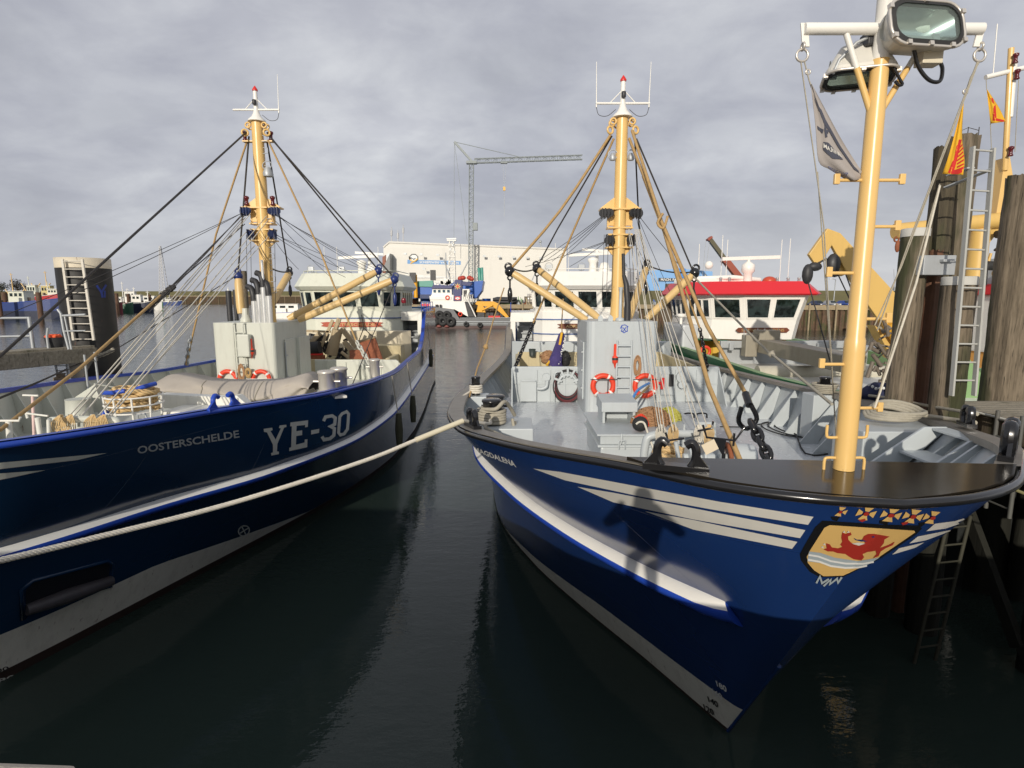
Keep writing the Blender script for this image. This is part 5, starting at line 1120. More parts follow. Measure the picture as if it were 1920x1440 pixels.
wires(ship1, 'stay', TANROPE, .034, [[TL+V((0, .1, -.2)), Y(405, 440, 21.5), Y(346, 695, 22.2)], [TR+V((.02, 0, -.25)), Y(600, 470, 20.5), Y(668, 640, 19.8)], [Y(308, 548, 14.2), Y(150, 690, 11.0), Y(0, 806, 8.4), V((-8.5, 6.3, 4.7))]])
wires(ship1, 'stay', WIRE, .016, [[Y(456, 402, 20.75), Y(312, 546, 14.4)], [Y(459, 420, 20.75), Y(308, 550, 14.2)], [a1+V((0, 0, .15)), Y(212, 658, 17.5), Y(0, 745, 13.2)], [Y(740, 530, 22.6), Y(655, 735, 17.2)]])
m = MB()
for i in range(14): u = i/13; p = Y(325, 537, 14.4).lerp(Y(280, 575, 13.7), u); m.ball(p, .055+.02*rnd.random(), 7, 5, jit=.4)
m.build('rope_lashing', WIRE, ship1)
m = MB(); chain(m, Y(668, 640, 19.8), Y(692, 680, 19.4), .2, .032); m.tube([Y(692, 680, 19.4), Y(702, 706, 19.0)], .04, 6); m.build('tackle_chain', P('white_galvanised_chain', (.5, .5, .44), .5, .15), ship1)
m = MB(); chain(m, Y(358, 630, 22), Y(350, 680, 22.2), .18, .03); m.build('tackle_chain', GALV, ship1)
wires(ship1, 'halyard', WHROPE, .013, [[Y(458, 405, 20.75), Y(121, 790, 9.9)], [Y(460, 408, 20.75), Y(130, 790, 9.9)], [Y(464, 432, 20.75), Y(143, 790, 9.9)], [Y(470, 400, 20.6), Y(146, 790, 9.9)], [Y(500, 405, 20.6), Y(176, 790, 9.9)], [Y(505, 410, 20.6), Y(196, 788, 9.9)], [Y(478, 460, 20.6), Y(200, 790, 9.9)], [Y(506, 440, 20.75), Y(215, 770, 12)]], 4)
wl = []
for i, (px, py) in enumerate(((640, 505), (660, 512), (690, 508), (705, 512), (730, 522), (648, 520), (735, 518), (560, 505), (620, 520))): wl.append([V((M1X+.5-.03*i, M1Y-.2, 9.42-(.75 if i % 2 else 0))), Y(px, py, 26), .08])
for px, py in ((300, 560), (280, 585), (0, 595), (120, 560)): wl.append([V((M1X-.6, M1Y-.2, 9.4)), Y(px, py, 12), .05])
for px in (462, 470, 498, 506, 515): wl.append([Y(px, 440, 20.5), Y(px+2, 590, 21), 0])
wires(ship1, 'running_wire', WIRE, .009, wl, 4)
# cross bulkhead and hold
B1 = 24.4; m = MB(); m.b2((-12.6, B1, DECKZ), (EX0, B1+.1, 3.75)); m.b2((EX1, B1, DECKZ), (-4.9, B1+.1, 3.75)); m.tube([(-12.6, B1+.05, 3.75), (-10.7, B1+.05, 3.75)], .05, 8); m.tube([(EX1, B1+.05, 3.75), (-5.0, B1+.05, 3.75), (-4.85, B1+.05, 3.6), (-4.85, B1+.05, 3.2)], .05, 8)
for x in (-8.0, -7.2, -6.4, -5.7): m.b2((x, B1-.05, DECKZ), (x+.05, B1, 3.7))
m.build('cross_bulkhead', GREY1, ship1)
m = MB(); m.tube(curve([(-6.6, B1-.15, DECKZ), (-6.6, B1-.15, 3.45), (-6.55, B1-.15, 3.6), (-6.42, B1-.15, 3.6), (-6.4, B1-.15, 3.42)], 5), .05, 8); m.cyl((-6.0, B1-.25, 3.35), (-6.0, B1, 3.35), .12, n=12); m.build('deck_piping', GREY1, ship1)
m = MB(); m.b2((-11.6, 25.5, DECKZ), (-5.6, 25.6, 3.7)); m.b2((-5.7, 25.5, DECKZ), (-5.5, 29, 3.75)); m.b2((-11.6, 28.9, DECKZ), (-5.6, 29.0, 3.85)); m.b2((-7.0, 27.6, DECKZ), (-5.4, 28.6, 4.15)); m.build('hold_coaming', HOLD, ship1, .03)
MB().prism([(-12, 29.9), (-11.6, 29.5), (-5.7, 29.5), (-5.3, 29.9), (-5.3, 30), (-12, 30)], DECKZ, 4.75).build('aft_bulkhead', P('pale_ochre_paint', (.62, .55, .40), .5, .08, dirt=.2), ship1, .04)
superstructure(ship1, -8.85, 31.0, (CREAM, P('belting_blue_dark_paint', (.06, .11, .28), .4, .1)), 2.78, (-10.35, -7.0), 'OOSTERSCHELDE', P('red_orange_name_board', (.42, .06, .02), .5, .25))
wing(ship1, H1, 24.5, 30, -8.85, WHITE2, BLUE, 1, 30.6)
for py in (564, 584): MB().lathe(Y(757, py, 30.4), [(.12, -.12), (.14, 0), (.1, .14)], 12).build('side_light', P('dark_red_lamp_glass', (.2, .01, .02), .2, .1), ship1) if py == 564 else None
# bow fittings
horns(ship1, Z(392, 776, 4.4)+V((-.1, .1, 0)), Z(455, 764, 4.32)+V((-.1, .1, 0)), 0, BLUE, .24, .045)
for px, py in ((614, 740), (637, 732)):
    p = Z(px, py, 4.0); bollard(ship1, p, .2, .62, STEEL)
m = MB(); m.box(Z(625, 742, 4.0)+V((-.25, .15, -.05)), (.9, .6, .06), R(35)); m.build('bollard_base', WHITE, ship1)
bollard(ship1, Z(703, 706, 3.8), .17, .6, STEEL)
m = MB(); e = 9.75; m.tube(curve([Y(98, 818, e), Y(98, 795, e), Y(106, 787, e), Y(205, 787, e), Y(221, 794, e), Y(224, 815, e)], 5), .065, 10)
for px in (116, 130, 148, 172, 186, 200): m.tube([Y(px, 800, e), Y(px, 777, e)], .022, 6)
m.build('pin_rail', GREY1, ship1)
m = MB(); m.tube([Y(0, 789, 8.6), Y(36, 789, 8.6), Y(38, 782, 8.6)], .02, 6); m.tube([Y(16, 789, 8.6), Y(18, 824, 8.6)], .04, 8); m.tube([Y(43, 741, 10.5), Y(72, 742, 10.5)], .02, 6); m.tube([Y(50, 775, 9.5), Y(90, 780, 9.5)], .018, 6); m.tube([Y(70, 783, 9.5), Y(75, 815, 9.5)], .04, 8); m.tube([Y(91, 787, 9.5), Y(92, 818, 9.5)], .03, 8); m.tube([Y(48, 770, 10.5), Y(52, 784, 10.5)], .025, 6); m.build('winch_levers', WHITE2, ship1)
m = MB(); m.tube([Y(61, 744, 10.5), Y(64, 816, 10.2)], .025, 8); m.build('striped_rod', P('red_white_rod', (.7, .5, .45), .5, .3, 8), ship1)
m = MB(); y = 12.6
m.lathe(Y(152, 800, y), [(.36, -.3), (.34, .1), (.26, .3), (.24, .62), (.25, .64)], 16); m.build('windlass_drum', GREY1, ship1)
m = MB(); m.ext([Y(140, 745, 13), Y(178, 720, 13), Y(182, 735, 13), Y(205, 785, 13), Y(188, 785, 13), Y(172, 742, 13), Y(150, 755, 13)], (0, .35, 0)); m.ext([Y(178, 733, 13.2), Y(300, 742, 14.6), Y(300, 752, 14.6), Y(182, 745, 13.2)], (0, .3, 0)); m.tube([Y(176, 720, 13), Y(250, 732, 13.6)], .02, 6); m.tube([Y(173, 752, 12.9), Y(174, 788, 12.9)], .03, 8); m.build('crane_pedestal', GREY1, ship1, .01)
m = MB(); a, b = Y(305, 750, 13.8), Y(452, 757, 13.6); m.beam(a, b, .3, .34); m.ext([Y(436, 742, 13.5), Y(444, 742, 13.5), Y(462, 758, 13.5), Y(458, 772, 13.5), Y(438, 770, 13.5)], (0, .3, 0)); m.build('crane_jib', WHITE2, ship1, .015)
m = MB(); m.b2((-8.2, 12.4, DECKZ), (-5.6, 15.2, 3.45)); m.b2((-8.3, 12.3, 3.45), (-5.5, 15.3, 3.5)); m.build('hatch_coaming', GREY1, ship1, .03)
m = MB(); q = Y(355, 769, 12.9); m.box(q+V((0, .2, -.06)), (1.05, .9, .14)); m.build('hatch_cover', WHITE2, ship1, .04)
m = MB(); m.b2((-9.2, 10.6, DECKZ), (-6.4, 12.0, 3.6)); m.build('foredeck_house', GREY1, ship1, .04)
m = MB()
for px in (266, 350): p = Y(px, 786, 11.6); m.tube([p+V((-.1, 0, -.1)), p+V((-.08, 0, .1)), p+V((.08, 0, .12)), p+V((.12, 0, -.05))], .02, 6); m.torus(p, .06, .02, None, 12, 6)
m.build('hatch_clamp', GALV, ship1)
# fenders hanging over the side
for px0, py0, py1, lab in ((724, 775, 838, 'nearest'), (754, 742, 793, 'middle'), (798, 655, 688, 'farthest')):
    a = onhull(T1, px0, py0-20, .12) if px0 < 790 else Y(px0, py0-20, 33); b = V((a.x+.05, a.y, 0)); L = (py1-py0)/FPX*a.y; t = thing('rope_fender', lab+' weedy old rope fender hanging on the YE-30 cutter\'s side', 'fender', a, 'rope fenders on the YE-30 cutter'); f = .28
    z0 = Y(px0, py0, a.y).z; m = MB(); m.tube([(a.x+f, a.y, z0), (a.x+f, a.y, z0-L*.5), (a.x+f, a.y, z0-L)], [.09, .13, .1], 10); m.build('fender_body', P('weedy_rope', (.07, .07, .04), .9, .4, 9, bmp=.6), t); m = MB(); m.tube([(a.x+.1, a.y, a.z+.9), (a.x+f*.9, a.y, z0+.05)], .018, 5); m.build('fender_line', OLDROPE, t)
# ---------------------------------------------------------------- gear on the left-hand cutter
life_ring((-10.23, EY0-.1, 3.52), 'orange life ring left of the ladder on the YE-30 cutter'); life_ring((-9.03, EY0-.1, 3.52), 'orange life ring right of the ladder on the YE-30 cutter', 0, tapes=(40, 130, 220, 320))
flare((-9.31, EY0-.12, 4.62), 'small red man overboard light beside the ladder on the YE-30 cutter')
hank('rope_hank', 'brown and yellow lines bunched behind the ladder of the YE-30 cutter', (-9.66, EY0-.22, 3.8), .11, .30, NETB, 7, .018)
hank('oilskin', 'ochre cloth bundle hung right of the ladder on the YE-30 cutter', (-9.42, EY0-.22, 3.78), .10, .16, TANROPE, 5, .03, 'clothing')
# tarpaulin-covered crane jib
t = thing('tarpaulin', 'long grey tarpaulin draped over the folded crane on the YE-30 cutter', 'tarpaulin', Y(440, 735, 15.6))
up = [(300, 712), (320, 704), (360, 706), (400, 713), (450, 717), (500, 715), (540, 708), (575, 701), (590, 716)]; lo = [(298, 745), (330, 750), (370, 752), (410, 756), (460, 765), (500, 764), (535, 757), (570, 749), (592, 730)]
U, Lw = curve([V((a, b, 0)) for a, b in up], 8), curve([V((a, b, 0)) for a, b in lo], 8); rows = []; rnd.seed(5)
for i in range(len(U)):
    u, l = U[i], Lw[i]; r = []; yy = 15.9-.3*i/len(U)
    for j in range(17):
        an = math.pi*(j/16); f = j/16; ww = .5*math.sin(an)**.7; p = Y(u.x+(l.x-u.x)*f, u.y+(l.y-u.y)*f, yy); wr = .05*math.sin(i*.42+j*.9)*f+.045*math.sin(i*.23-j*.55)+.02*math.sin(i*.9+j*1.3)*f
        r.append(p+V((0, -ww+wr*1.4, wr*.5)))
    rows.append(r+[V((r[-1].x, yy+.5, r[-1].z)), V((r[0].x, yy+.5, r[0].z)), r[0]])
m = MB(); m.grid(rows); m.build('tarpaulin_cover', TARP, t)
m = MB()
for u in (.35, .62): i = int(u*(len(rows)-1)); m.tube([p+V((0, -.015, 0)) for p in rows[i][:17]], .012, 5)
m.build('lashing_line', OLDROPE, t)
t = thing('rope_basket', 'round white wire basket full of coiled yellow rope on the YE-30 cutter foredeck', 'basket', Y(253, 775, 12.4)); c = Y(253, 769, 12.4); rb = .56; m = MB()
for z in (0, .16, .34): m.torus(c+V((0, 0, z)), rb*(1 if z else .95), .018, None, 30, 6)
for i in range(10): a = i*.628+.2; m.tube([c+V((rb*.95*math.cos(a), rb*.95*math.sin(a), -.12)), c+V((rb*math.cos(a), rb*math.sin(a), .34))], .02, 6)
m.build('wire_basket', WHITE, t)
pts = []
for i in range(9*20): a = 2*math.pi*i/20; kk = i/20; rr = .46-.09*(kk % 2.3)+rnd.uniform(-.03, .03); pts.append(c+V((rr*math.cos(a), rr*math.sin(a), .02+.055*kk+rnd.uniform(-.02, .02))))
m = MB(); rope(m, pts, .055, 3, .3, 5); tag(m.build('rope_coil', YROPE), 'coil of yellow hemp rope filling the white wire basket', 'rope')
for q_, l_ in (([(-.45, -.3, .44), (-.15, -.42, .46), (.1, -.4, .5)], 'longer'), ([(.2, -.2, .5), (.38, -.1, .56), (.45, .1, .58)], 'shorter')): tag(MB().tube(curve([c+V(v) for v in q_], 5), .05, 7).build('rope_sleeve', BLUE), l_+' bright blue sleeve on the coiled rope in the wire basket', 'rope sleeve')
tag(MB().ball(c+V((-.42, -.35, .0)), .09, 8, 5, jit=.3).build('rope_knot', BLUE), 'blue twine knot at the foot of the white wire basket', 'knot')
for i, px in enumerate((116, 134, 176, 195)):
    lab = ['first', 'second', 'third', 'fourth'][i]; p = Y(px, 787, 9.66); t = thing('rope_hank', lab+' pale line hank from the left on the YE-30 cutter\'s pin rail', 'rope', p, 'pale line hanks on the pin rails'); m = MB()
    for q in range(5): a = -.05+.025*q; m.tube(curve([p+V((a*.4, 0, .09)), p+V((a+.05, -.07, .0)), p+V((a*1.2+.06, -.08, -.10)), p+V((a*1.6, -.085, -.17-rnd.uniform(0, .10))), p+V((a*1.2-.06, -.08, -.08)), p+V((a-.05, -.07, .0)), p+V((a*.4, -.03, .08))], 4), .0085, 5)
    m.torus(p+V((0, -.02, .0)), .05, .016, Matrix.Rotation(R(90), 3, 'Y'), 12, 5)
    m.build('rope_turns', YROPE, t)
# dredge gear heaped in the hold
GEAR = P('worn_tan_machinery_paint', (.42, .33, .20), .6, .15, 3, dirt=.4, rust=.35); t = thing('dredge_winch', 'tan hydraulic dredge arm folded up over the YE-30 cutter\'s hold', 'machinery', (-7.6, 27, 3.0))
def gx(px, py, y=26.5): return Y(px, py, y)
m = MB(); m.tube([gx(633, 618), gx(622, 665)], .24, 14); m.build('hydraulic_cylinder', GEAR, t)
m = MB(); m.beam(gx(636, 597), gx(614, 664), .12, .2); m.beam(gx(624, 600), gx(602, 650), .1, .14); m.beam(gx(645, 640), gx(668, 668), .2, .2); m.beam(gx(600, 640), gx(606, 678), .1, .12); m.beam(gx(566, 620), gx(620, 622), .1, .1); m.beam(gx(566, 660), gx(600, 625), .16, .2); m.beam(gx(640, 615), gx(668, 650), .16, .22); m.build('lifting_arm', GEAR, t, .01)
m = MB(); m.tube([gx(575, 655, 26.2), gx(600, 652, 26.2)], .32, 14); m.build('rubber_roller', RUBBER, t); m = MB(); m.box(gx(590, 664, 26.1), (.7, .3, .07)); m.build('red_guard', RED, t); m = MB(); m.box(gx(592, 672, 26.1), (.8, .3, .3)); m.build('rusty_tray', RUSTY, t); m = MB()
for i in range(40): p = gx(rnd.uniform(565, 660), rnd.uniform(630, 680), 27.2+rnd.uniform(-.4, .5)); m.box(p, (rnd.uniform(.1, .5), .2, rnd.uniform(.1, .35)), rnd.uniform(0, 3), Matrix.Rotation(rnd.uniform(-1, 1), 3, 'Y'))
m.build('gear_clutter', DARK, t)
t = thing('mussel_dredge', 'rust red chain dredge frame leaning in the YE-30 cutter\'s hold', 'dredge', gx(700, 660, 26)); m = MB(); m.ext([gx(670, 642, 26.6), gx(703, 633, 26.6), gx(718, 676, 25.9), gx(688, 679, 25.9)], (0, .12, 0)); m.ext([gx(655, 657, 26.2), gx(688, 655, 26.2), gx(695, 679, 25.7), gx(656, 679, 25.7)], (0, .12, 0)); m.build('chain_mat', P('rusty_chain_mat', (.26, .085, .04), .9, .6, 14, bmp=1, bsc=40), t); m = MB(); m.tube([gx(668, 642, 26.6), gx(704, 632, 26.6)], .06, 8); m.tube([gx(640, 660, 26), gx(655, 672, 26), gx(656, 680, 26)], .08, 8); m.build('dredge_bar', GEAR, t)
wires(t, 'lifting_bridle', WIRE, .02, [[gx(682, 615, 26), gx(672, 641, 26.6)], [gx(682, 615, 26), gx(700, 633, 26.6)], [gx(678, 590, 26), gx(682, 615, 26)]])
m = MB(); m.b2((-7.2, 25.2, 3.3), (-6.6, 25.4, 4.3)); 
# ================================================================ red-roofed mussel boat beyond the right-hand cutter
ship3 = thing('fishing_boat', 'green hulled fishing boat with a white wheelhouse under a bright red roof', 'fishing boat', (12, 24, 0))
def side(x0, sgn, s0, pts): return pts
BE = P('beige_hold_paint', (.50, .47, .38), .6, .08, dirt=.3, rust=.1)
g = [(7.85, 40), (7.85, 30), (7.85, 18), (8.2, 14.5), (9.4, 12.2), (11.9, 11.2), (14.4, 12.2), (15.8, 14.5), (16, 18), (16, 40)]
gi = [(x+(.25 if x < 12 else -.25 if x > 12 else 0), y+(.25 if y < 15 else 0)) for x, y in g]
zr3 = [4.25, 4.22, 4.05, 4.05, 4.15, 4.3, 4.15, 4.05, 4.05, 4.25]
m = MB(); rows = [[(x+(12-x)*.0, y, z) for (x, y) in g] for z in (-.6, 1.5)]; rows.append([(x, y, z-.42) for (x, y), z in zip(g, zr3)]); m.grid(rows, smooth=False); m.build('hull', P('black_hull_paint', (.014, .016, .015), .35, .2), ship3)
m = MB(); m.grid([[(x, y, z-.42) for (x, y), z in zip(g, zr3)], [(x, y, z) for (x, y), z in zip(g, zr3)]], smooth=False); m.build('bulwark', GREEN, ship3)
m = MB(); m.grid([[(x, y, z) for (x, y), z in zip(g, zr3)], [(x, y, z) for (x, y), z in zip(gi, zr3)], [(x, y, 2.6) for (x, y) in gi]], smooth=False); m.build('bulwark_lining', LGREEN, ship3)
m = MB(); m.tube([(x, y, z-.43) for (x, y), z in zip(g, zr3)], .05, 6); m.build('fender_bar', WHITE2, ship3)
MB().prism(g, 2.5, 2.62).build('deck', GREY, ship3)
m = MB(); m.b2((9.1, 14.6, 2.6), (15.2, 24.5, 3.55)); m.build('hold_coaming', BE, ship3, .05)
m = MB(); m.b2((9.0, 14.5, 3.55), (15.3, 24.6, 3.62)); m.build('coaming_edge', WHITE2, ship3, .02)
m = MB(); m.tube([(8.9, 20.5, 3.72), (15.4, 20.5, 3.72)], .28, 16); m.build('suction_pipe', BE, ship3)
m = MB(); m.b2((9.0, 24.55, 2.6), (15.4, 24.7, 4.35)); m.b2((8.9, 24.2, 4.32), (14.4, 24.4, 4.62)); 
for i in range(8): m.box((9.3+i*.62, 24.1, 4.38), (.18, .12, .3))
m.build('sorting_platform', GALV, ship3, .02)
m = MB(); a, b = Y(1435, 648, 24), Y(1600, 682, 17.5); m.beam(a, b, .8, .55); m.box(Y(1437, 630, 24), (.9, .6, .5)); m.box(Y(1405, 648, 24), (.5, .5, .9)); m.build('conveyor', P('galvanised_conveyor', (.30, .27, .21), .55, .12, dirt=.3, metal=.2), ship3, .03)
m = MB()
for px in (1421, 1434, 1447, 1460, 1395): m.tube([Y(px, 640, 24), Y(px, 616, 24)], .015, 5)
m.tube([Y(1580, 690, 17), Y(1580, 664, 17), Y(1596, 664, 17), Y(1597, 690, 17)], .02, 6); m.build('guard_stanchion', GALV, ship3)
# wheelhouse
wx0, wx1, wy = 8.6, 13.55, 26.0
def plan3(x0, x1, y0, c, yb): return [(x0, yb), (x0, y0+c), (x0+c*.45, y0+c*.35), (x0+c*1.2, y0), (x1-.45, y0), (x1, y0+.6), (x1, yb)]
W3 = P('clean_white_paint', (.82, .80, .74), .35, .03, dirt=.06); mb0 = plan3(8.45, 13.25, 26.1, 1.7, 30.5); mb1 = plan3(8.55, 13.4, 26.05, 1.7, 30.5); mb2_ = plan3(8.35, 13.65, 25.85, 1.7, 30.5)  # slightly brighter, cleaner white
m = MB(); m.loft([(*p, 2.6) for p in plan3(8.8, 13.0, 26.4, 1.7, 30.5)], [(*p, 4.6) for p in plan3(8.8, 13.0, 26.4, 1.7, 30.5)]); m.build('lower_house', P('house_yellow_paint', (.68, .42, .05), .4, .06, dirt=.2), ship3)
m = MB(); m.loft([(*p, 4.55) for p in mb0], [(*p, 5.42) for p in mb1], capb=False); m.loft([(*p, 5.42) for p in mb1], [(*p, 6.55) for p in mb2_], capa=False); m.build('wheelhouse', W3, ship3)
MB().loft([(*p, 4.50) for p in plan3(8.3, 9.6, 25.7, 1.2, 30)], [(*p, 4.56) for p in plan3(8.3, 9.6, 25.7, 1.2, 30)]).build('walkway', GREEN, ship3)
r0, r1, r2 = plan3(8.0, 13.95, 25.55, 1.8, 31), plan3(7.95, 14.0, 25.45, 1.8, 31), plan3(8.4, 13.6, 26.0, 1.7, 30.8)
m = MB(); m.loft([(*p, 6.55) for p in r0], [(*p, 6.62) for p in r1], capb=False); m.loft([(*p, 6.62) for p in r1], [(*p, 7.18) for p in r2], capa=False); m.build('wheelhouse_roof', P('bright_red_roof_paint', (.66, .022, .03), .35, .04), ship3, .01)
m = MB(); m.tube([(8.2, 29, 7.2), (8.7, 28, 7.35), (10.5, 27.5, 7.4), (12, 28, 7.3)], .12, 8); m.b2((8.6, 27.6, 7.1), (11.2, 29.5, 7.38)); m.build('roof_deck', W3, ship3, .05)
def wq(i, j, n, e=.1, gap=.2, z0=5.5, z1=6.42):
    a0, c0, a1, c1 = [V((*q, 0)) for q in (mb1[i], mb1[j], mb2_[i], mb2_[j])]; f0, f1 = (z0-5.42)/1.13, (z1-5.42)/1.13
    for q in range(n):
        u0 = (e+q*(1-2*e+gap*.1)/n); u1 = u0+(1-2*e)/n-gap*.1; P_ = lambda u, f, z: (a0.lerp(c0, u)).lerp(a1.lerp(c1, u), f)+V((0, 0, z)); window(ship3, [P_(u0, f0, z0), P_(u1, f0, z0), P_(u1, f1, z1), P_(u0, f1, z1)], fr=W3, fw=.06)
wq(3, 4, 2, .03, .35); wq(2, 3, 1, .06); wq(1, 2, 3, .06, .3); wq(4, 5, 1, .1, 0) if False else None
# third front pane and curved corner
wq(0, 1, 3, .1, .3); 
m = MB(); x0, x1, yy, z = 10.2, 12.65, 26.0, 4.98; m.ext([(x0, yy, z), (x0+.12, yy, z+.11), (x1-.12, yy, z+.11), (x1, yy, z), (x1-.12, yy, z-.11), (x0+.12, yy, z-.11)], (0, .05, 0)); nb3 = m.build('name_board', PM['varnished_name_board'], ship3)
m = MB(); text_flat(m, 'SEMPER  CONFIDENS', (x0+.25, yy-.006, z-.06), (x1-x0-.5, 0, 0), (0, 0, .12), .012); m.build('lettering', TANROPE, nb3)
m = MB(); m.lathe((11.2, 27.5, 7.18), [(.2, 0), (.2, .4), (.3, .5), (.3, .8), (.1, .95)], 12); m.beam((9.9, 27.4, 8.25), (12.7, 27.6, 8.35), .14, .16); m.tube([(11.2, 27.5, 7.9), (11.2, 27.5, 8.25)], .08, 8); m.build('radar_scanner', W3, ship3)
m = MB(); m.ball((11.75, 26.4, 7.2), .3, 14, 8, (1, 1, .7)); m.build('roof_dome', P('roof_dome_orange', (.5, .07, .03), .4, .1), ship3)
MB().ball((9.5, 28, 8.0), .2, 14, 9).build('satellite_dome', W3, ship3)
for x, h in ((9.0, 1.4), (10.1, 1.8), (10.35, 1.6), (12.95, 1.6), (13.35, 1.65)): MB().tube([(x, 28, 7.2), (x, 28, 7.2+h+.4)], .018, 5).build('whip_aerial', W3, ship3)
m = MB()
for x in (12.2, 12.7, 13.2, 9.6, 10.0): m.lathe((x, 26.6, 7.1), [(.07, 0), (.06, .2), (.09, .24), (0, .3)], 8)
m.build('roof_lamp', GALV, ship3)
m = MB(); m.tube([(8.15, 27.6, 4.0), (8.15, 27.6, 5.5)], .07, 8); m.lathe((8.15, 27.6, 5.5), [(.12, 0), (.25, .1), (.2, .18), (0, .2)], 10); m.build('vent_mushroom', W3, ship3)
MB().prism([(7.95, 26.6), (8.7, 26.6), (8.7, 30), (7.95, 30)], 2.6, 5.2).build('casing', P('casing_grey_paint', (.50, .52, .53), .4, .05), ship3, .1)
t = MB(); t.torus((8.72, 25.6, 4.05), .2, .07, Matrix.Rotation(R(90), 3, 'X'), 20, 8); tag(t.build('life_ring', ORANGE), 'faded orange life ring on the yellow house of the red roofed boat', 'life ring')
m = MB(); m.tube(curve([(9.35, 25.3, 3.3), (9.35, 25.3, 4.2), (9.4, 25.2, 4.35), (9.55, 25.2, 4.3)], 4), .06, 8); m.build('green_pipe', LGREEN, ship3)
# folding deck crane
CY = P('crane_yellow_paint', (.66, .43, .13), .4, .05, dirt=.15); m = MB(); yk = 16.5
def plate(pts, y, t): m.ext([Y(px, py, y) for px, py in pts], (0, t, 0))
plate([(1517, 477), (1552, 428), (1576, 437), (1694, 566), (1697, 648), (1678, 642), (1600, 532), (1560, 460), (1534, 503)], yk, .14); m.build('crane_jib', CY, ship3, .02)
m = MB(); plate([(1572, 478), (1586, 478), (1592, 512), (1578, 518), (1566, 500)], yk+.1, .4); plate([(1640, 610), (1690, 645), (1690, 680), (1672, 672)], yk+.1, .4); m.build('crane_bracket', CY, ship3, .01)
m = MB(); m.tube([Y(1664, 610, yk-.1), Y(1690, 650, yk-.1)], .14, 12); m.build('crane_cylinder', P('orange_cylinder_paint', (.68, .36, .03), .4, .06), ship3)
m = MB(); m.ball(Y(1514, 514, yk), .22, 10, 7, (.7, .6, 1.3)); m.ball(Y(1528, 500, yk), .16, 10, 6, (1.3, .7, .8)); m.tube([Y(1525, 498, yk), Y(1550, 485, yk)], .03, 6); m.ball(Y(1562, 496, yk), .26, 10, 7, (.8, .6, 1.2)); m.ball(Y(1565, 512, yk), .12, 8, 6); m.build('crane_block', DARK, ship3)
wires(ship3, 'crane_wire', WIRE, .018, [[Y(1570, 512, yk), Y(1600, 575, 16)], [Y(1586, 515, yk), Y(1610, 580, 16)], [Y(1514, 525, yk), Y(1560, 690, 15)]])
m = MB()
for i in range(26): p = Y(rnd.uniform(1632, 1675), rnd.uniform(620, 720), 15.5+rnd.uniform(0, .8)); m.tube([p, p+V((rnd.uniform(-.4, .4), 0, rnd.uniform(-.5, .5)))], rnd.uniform(.02, .07), 6)
m.build('deck_gear', P('grey_brown_gear', (.16, .13, .10), .6, .4, 4, rust=.2), ship3)
m = MB(); m.b2((11.2, 13.6, 2.6), (13.6, 14.8, 3.7)); m.build('winch_house', GREY, ship3, .04)
t = thing('net_heap', 'dark blue net with floats heaped behind the right bulwark by the piles', 'fishing net', (8.5, 13.2, 4)); m = MB(); c = Y(1655, 738, 12.6); m.ball(c, .5, 14, 8, (1.1, .6, .5), .15); m.build('net_body', P('dark_blue_net', (.02, .025, .07), .9, .5, 12, bmp=.8), t); m = MB()
for i in range(14): m.ball(c+V((-.5+.08*i, -.28, .22-.02*i+rnd.uniform(-.03, .03))), .035, 6, 4)
m.build('net_float', SIGNW, t)
# ================================================================ boat behind the timber piles
ship4 = thing('fishing_boat', 'boat with orange white wheelhouse and yellow gantry partly hidden behind the timber piles', 'fishing boat', (19, 24, 0))
m = MB(); hp = [(16.9, 40), (16.9, 22), (17.4, 18.5), (19.5, 16.2), (21.8, 18.5), (22.4, 22), (22.4, 40)]; m.prism(hp, -.5, 3.3); m.build('hull', GREEN, ship4); m = MB(); m.prism([(x, y-.04) for x, y in hp], 3.3, 3.5); m.build('rail_edge', WHITE2, ship4)
m = MB(); m.ext([Y(1808, 660, 15.9), Y(1840, 700, 15.9), Y(1855, 745, 15.9), Y(1800, 748, 15.9)], (0, .6, 0)); m.b2((17.0, 16.5, 2.5), (19.6, 17.5, 3.6)); m.build('bow_casing', LGREEN, ship4, .02)
m = MB(); m.b2((18.3, 21.5, 3.3), (21.5, 25, 4.35)); m.build('lower_house', P('orange_house_paint', (.72, .36, .09), .4, .06), ship4, .05)
m = MB(); m.b2((18.2, 21.3, 4.35), (21.6, 25, 6.55)); m.build('wheelhouse', W3, ship4, .08)
m = MB(); m.b2((18.0, 21.0, 6.55), (21.9, 25.2, 6.95)); m.build('wheelhouse_roof', PM['bright_red_roof_paint'], ship4, .04)
m = MB(); m.b2((18.2, 21.3, 6.95), (21.6, 25, 7.9)); m.tube([(18.4, 21.2, 7.0), (18.4, 21.2, 8.4)], .04, 6); m.build('upper_bridge', GREY, ship4, .06)
window(ship4, [(18.5, 21.28, 5.6), (19.7, 21.28, 5.6), (19.7, 21.28, 6.4), (18.5, 21.28, 6.4)], fr=W3); window(ship4, [(19.9, 21.28, 5.6), (21.2, 21.28, 5.6), (21.2, 21.28, 6.4), (19.9, 21.28, 6.4)], fr=W3)
m = MB(); m.tube(curve([(18.2, 21.2, 4.7), (18.9, 21.15, 5.05), (19.8, 21.15, 5.1), (20.6, 21.15, 4.7)], 5), .07, 8); m.build('rubber_fender', RUBBER, ship4)
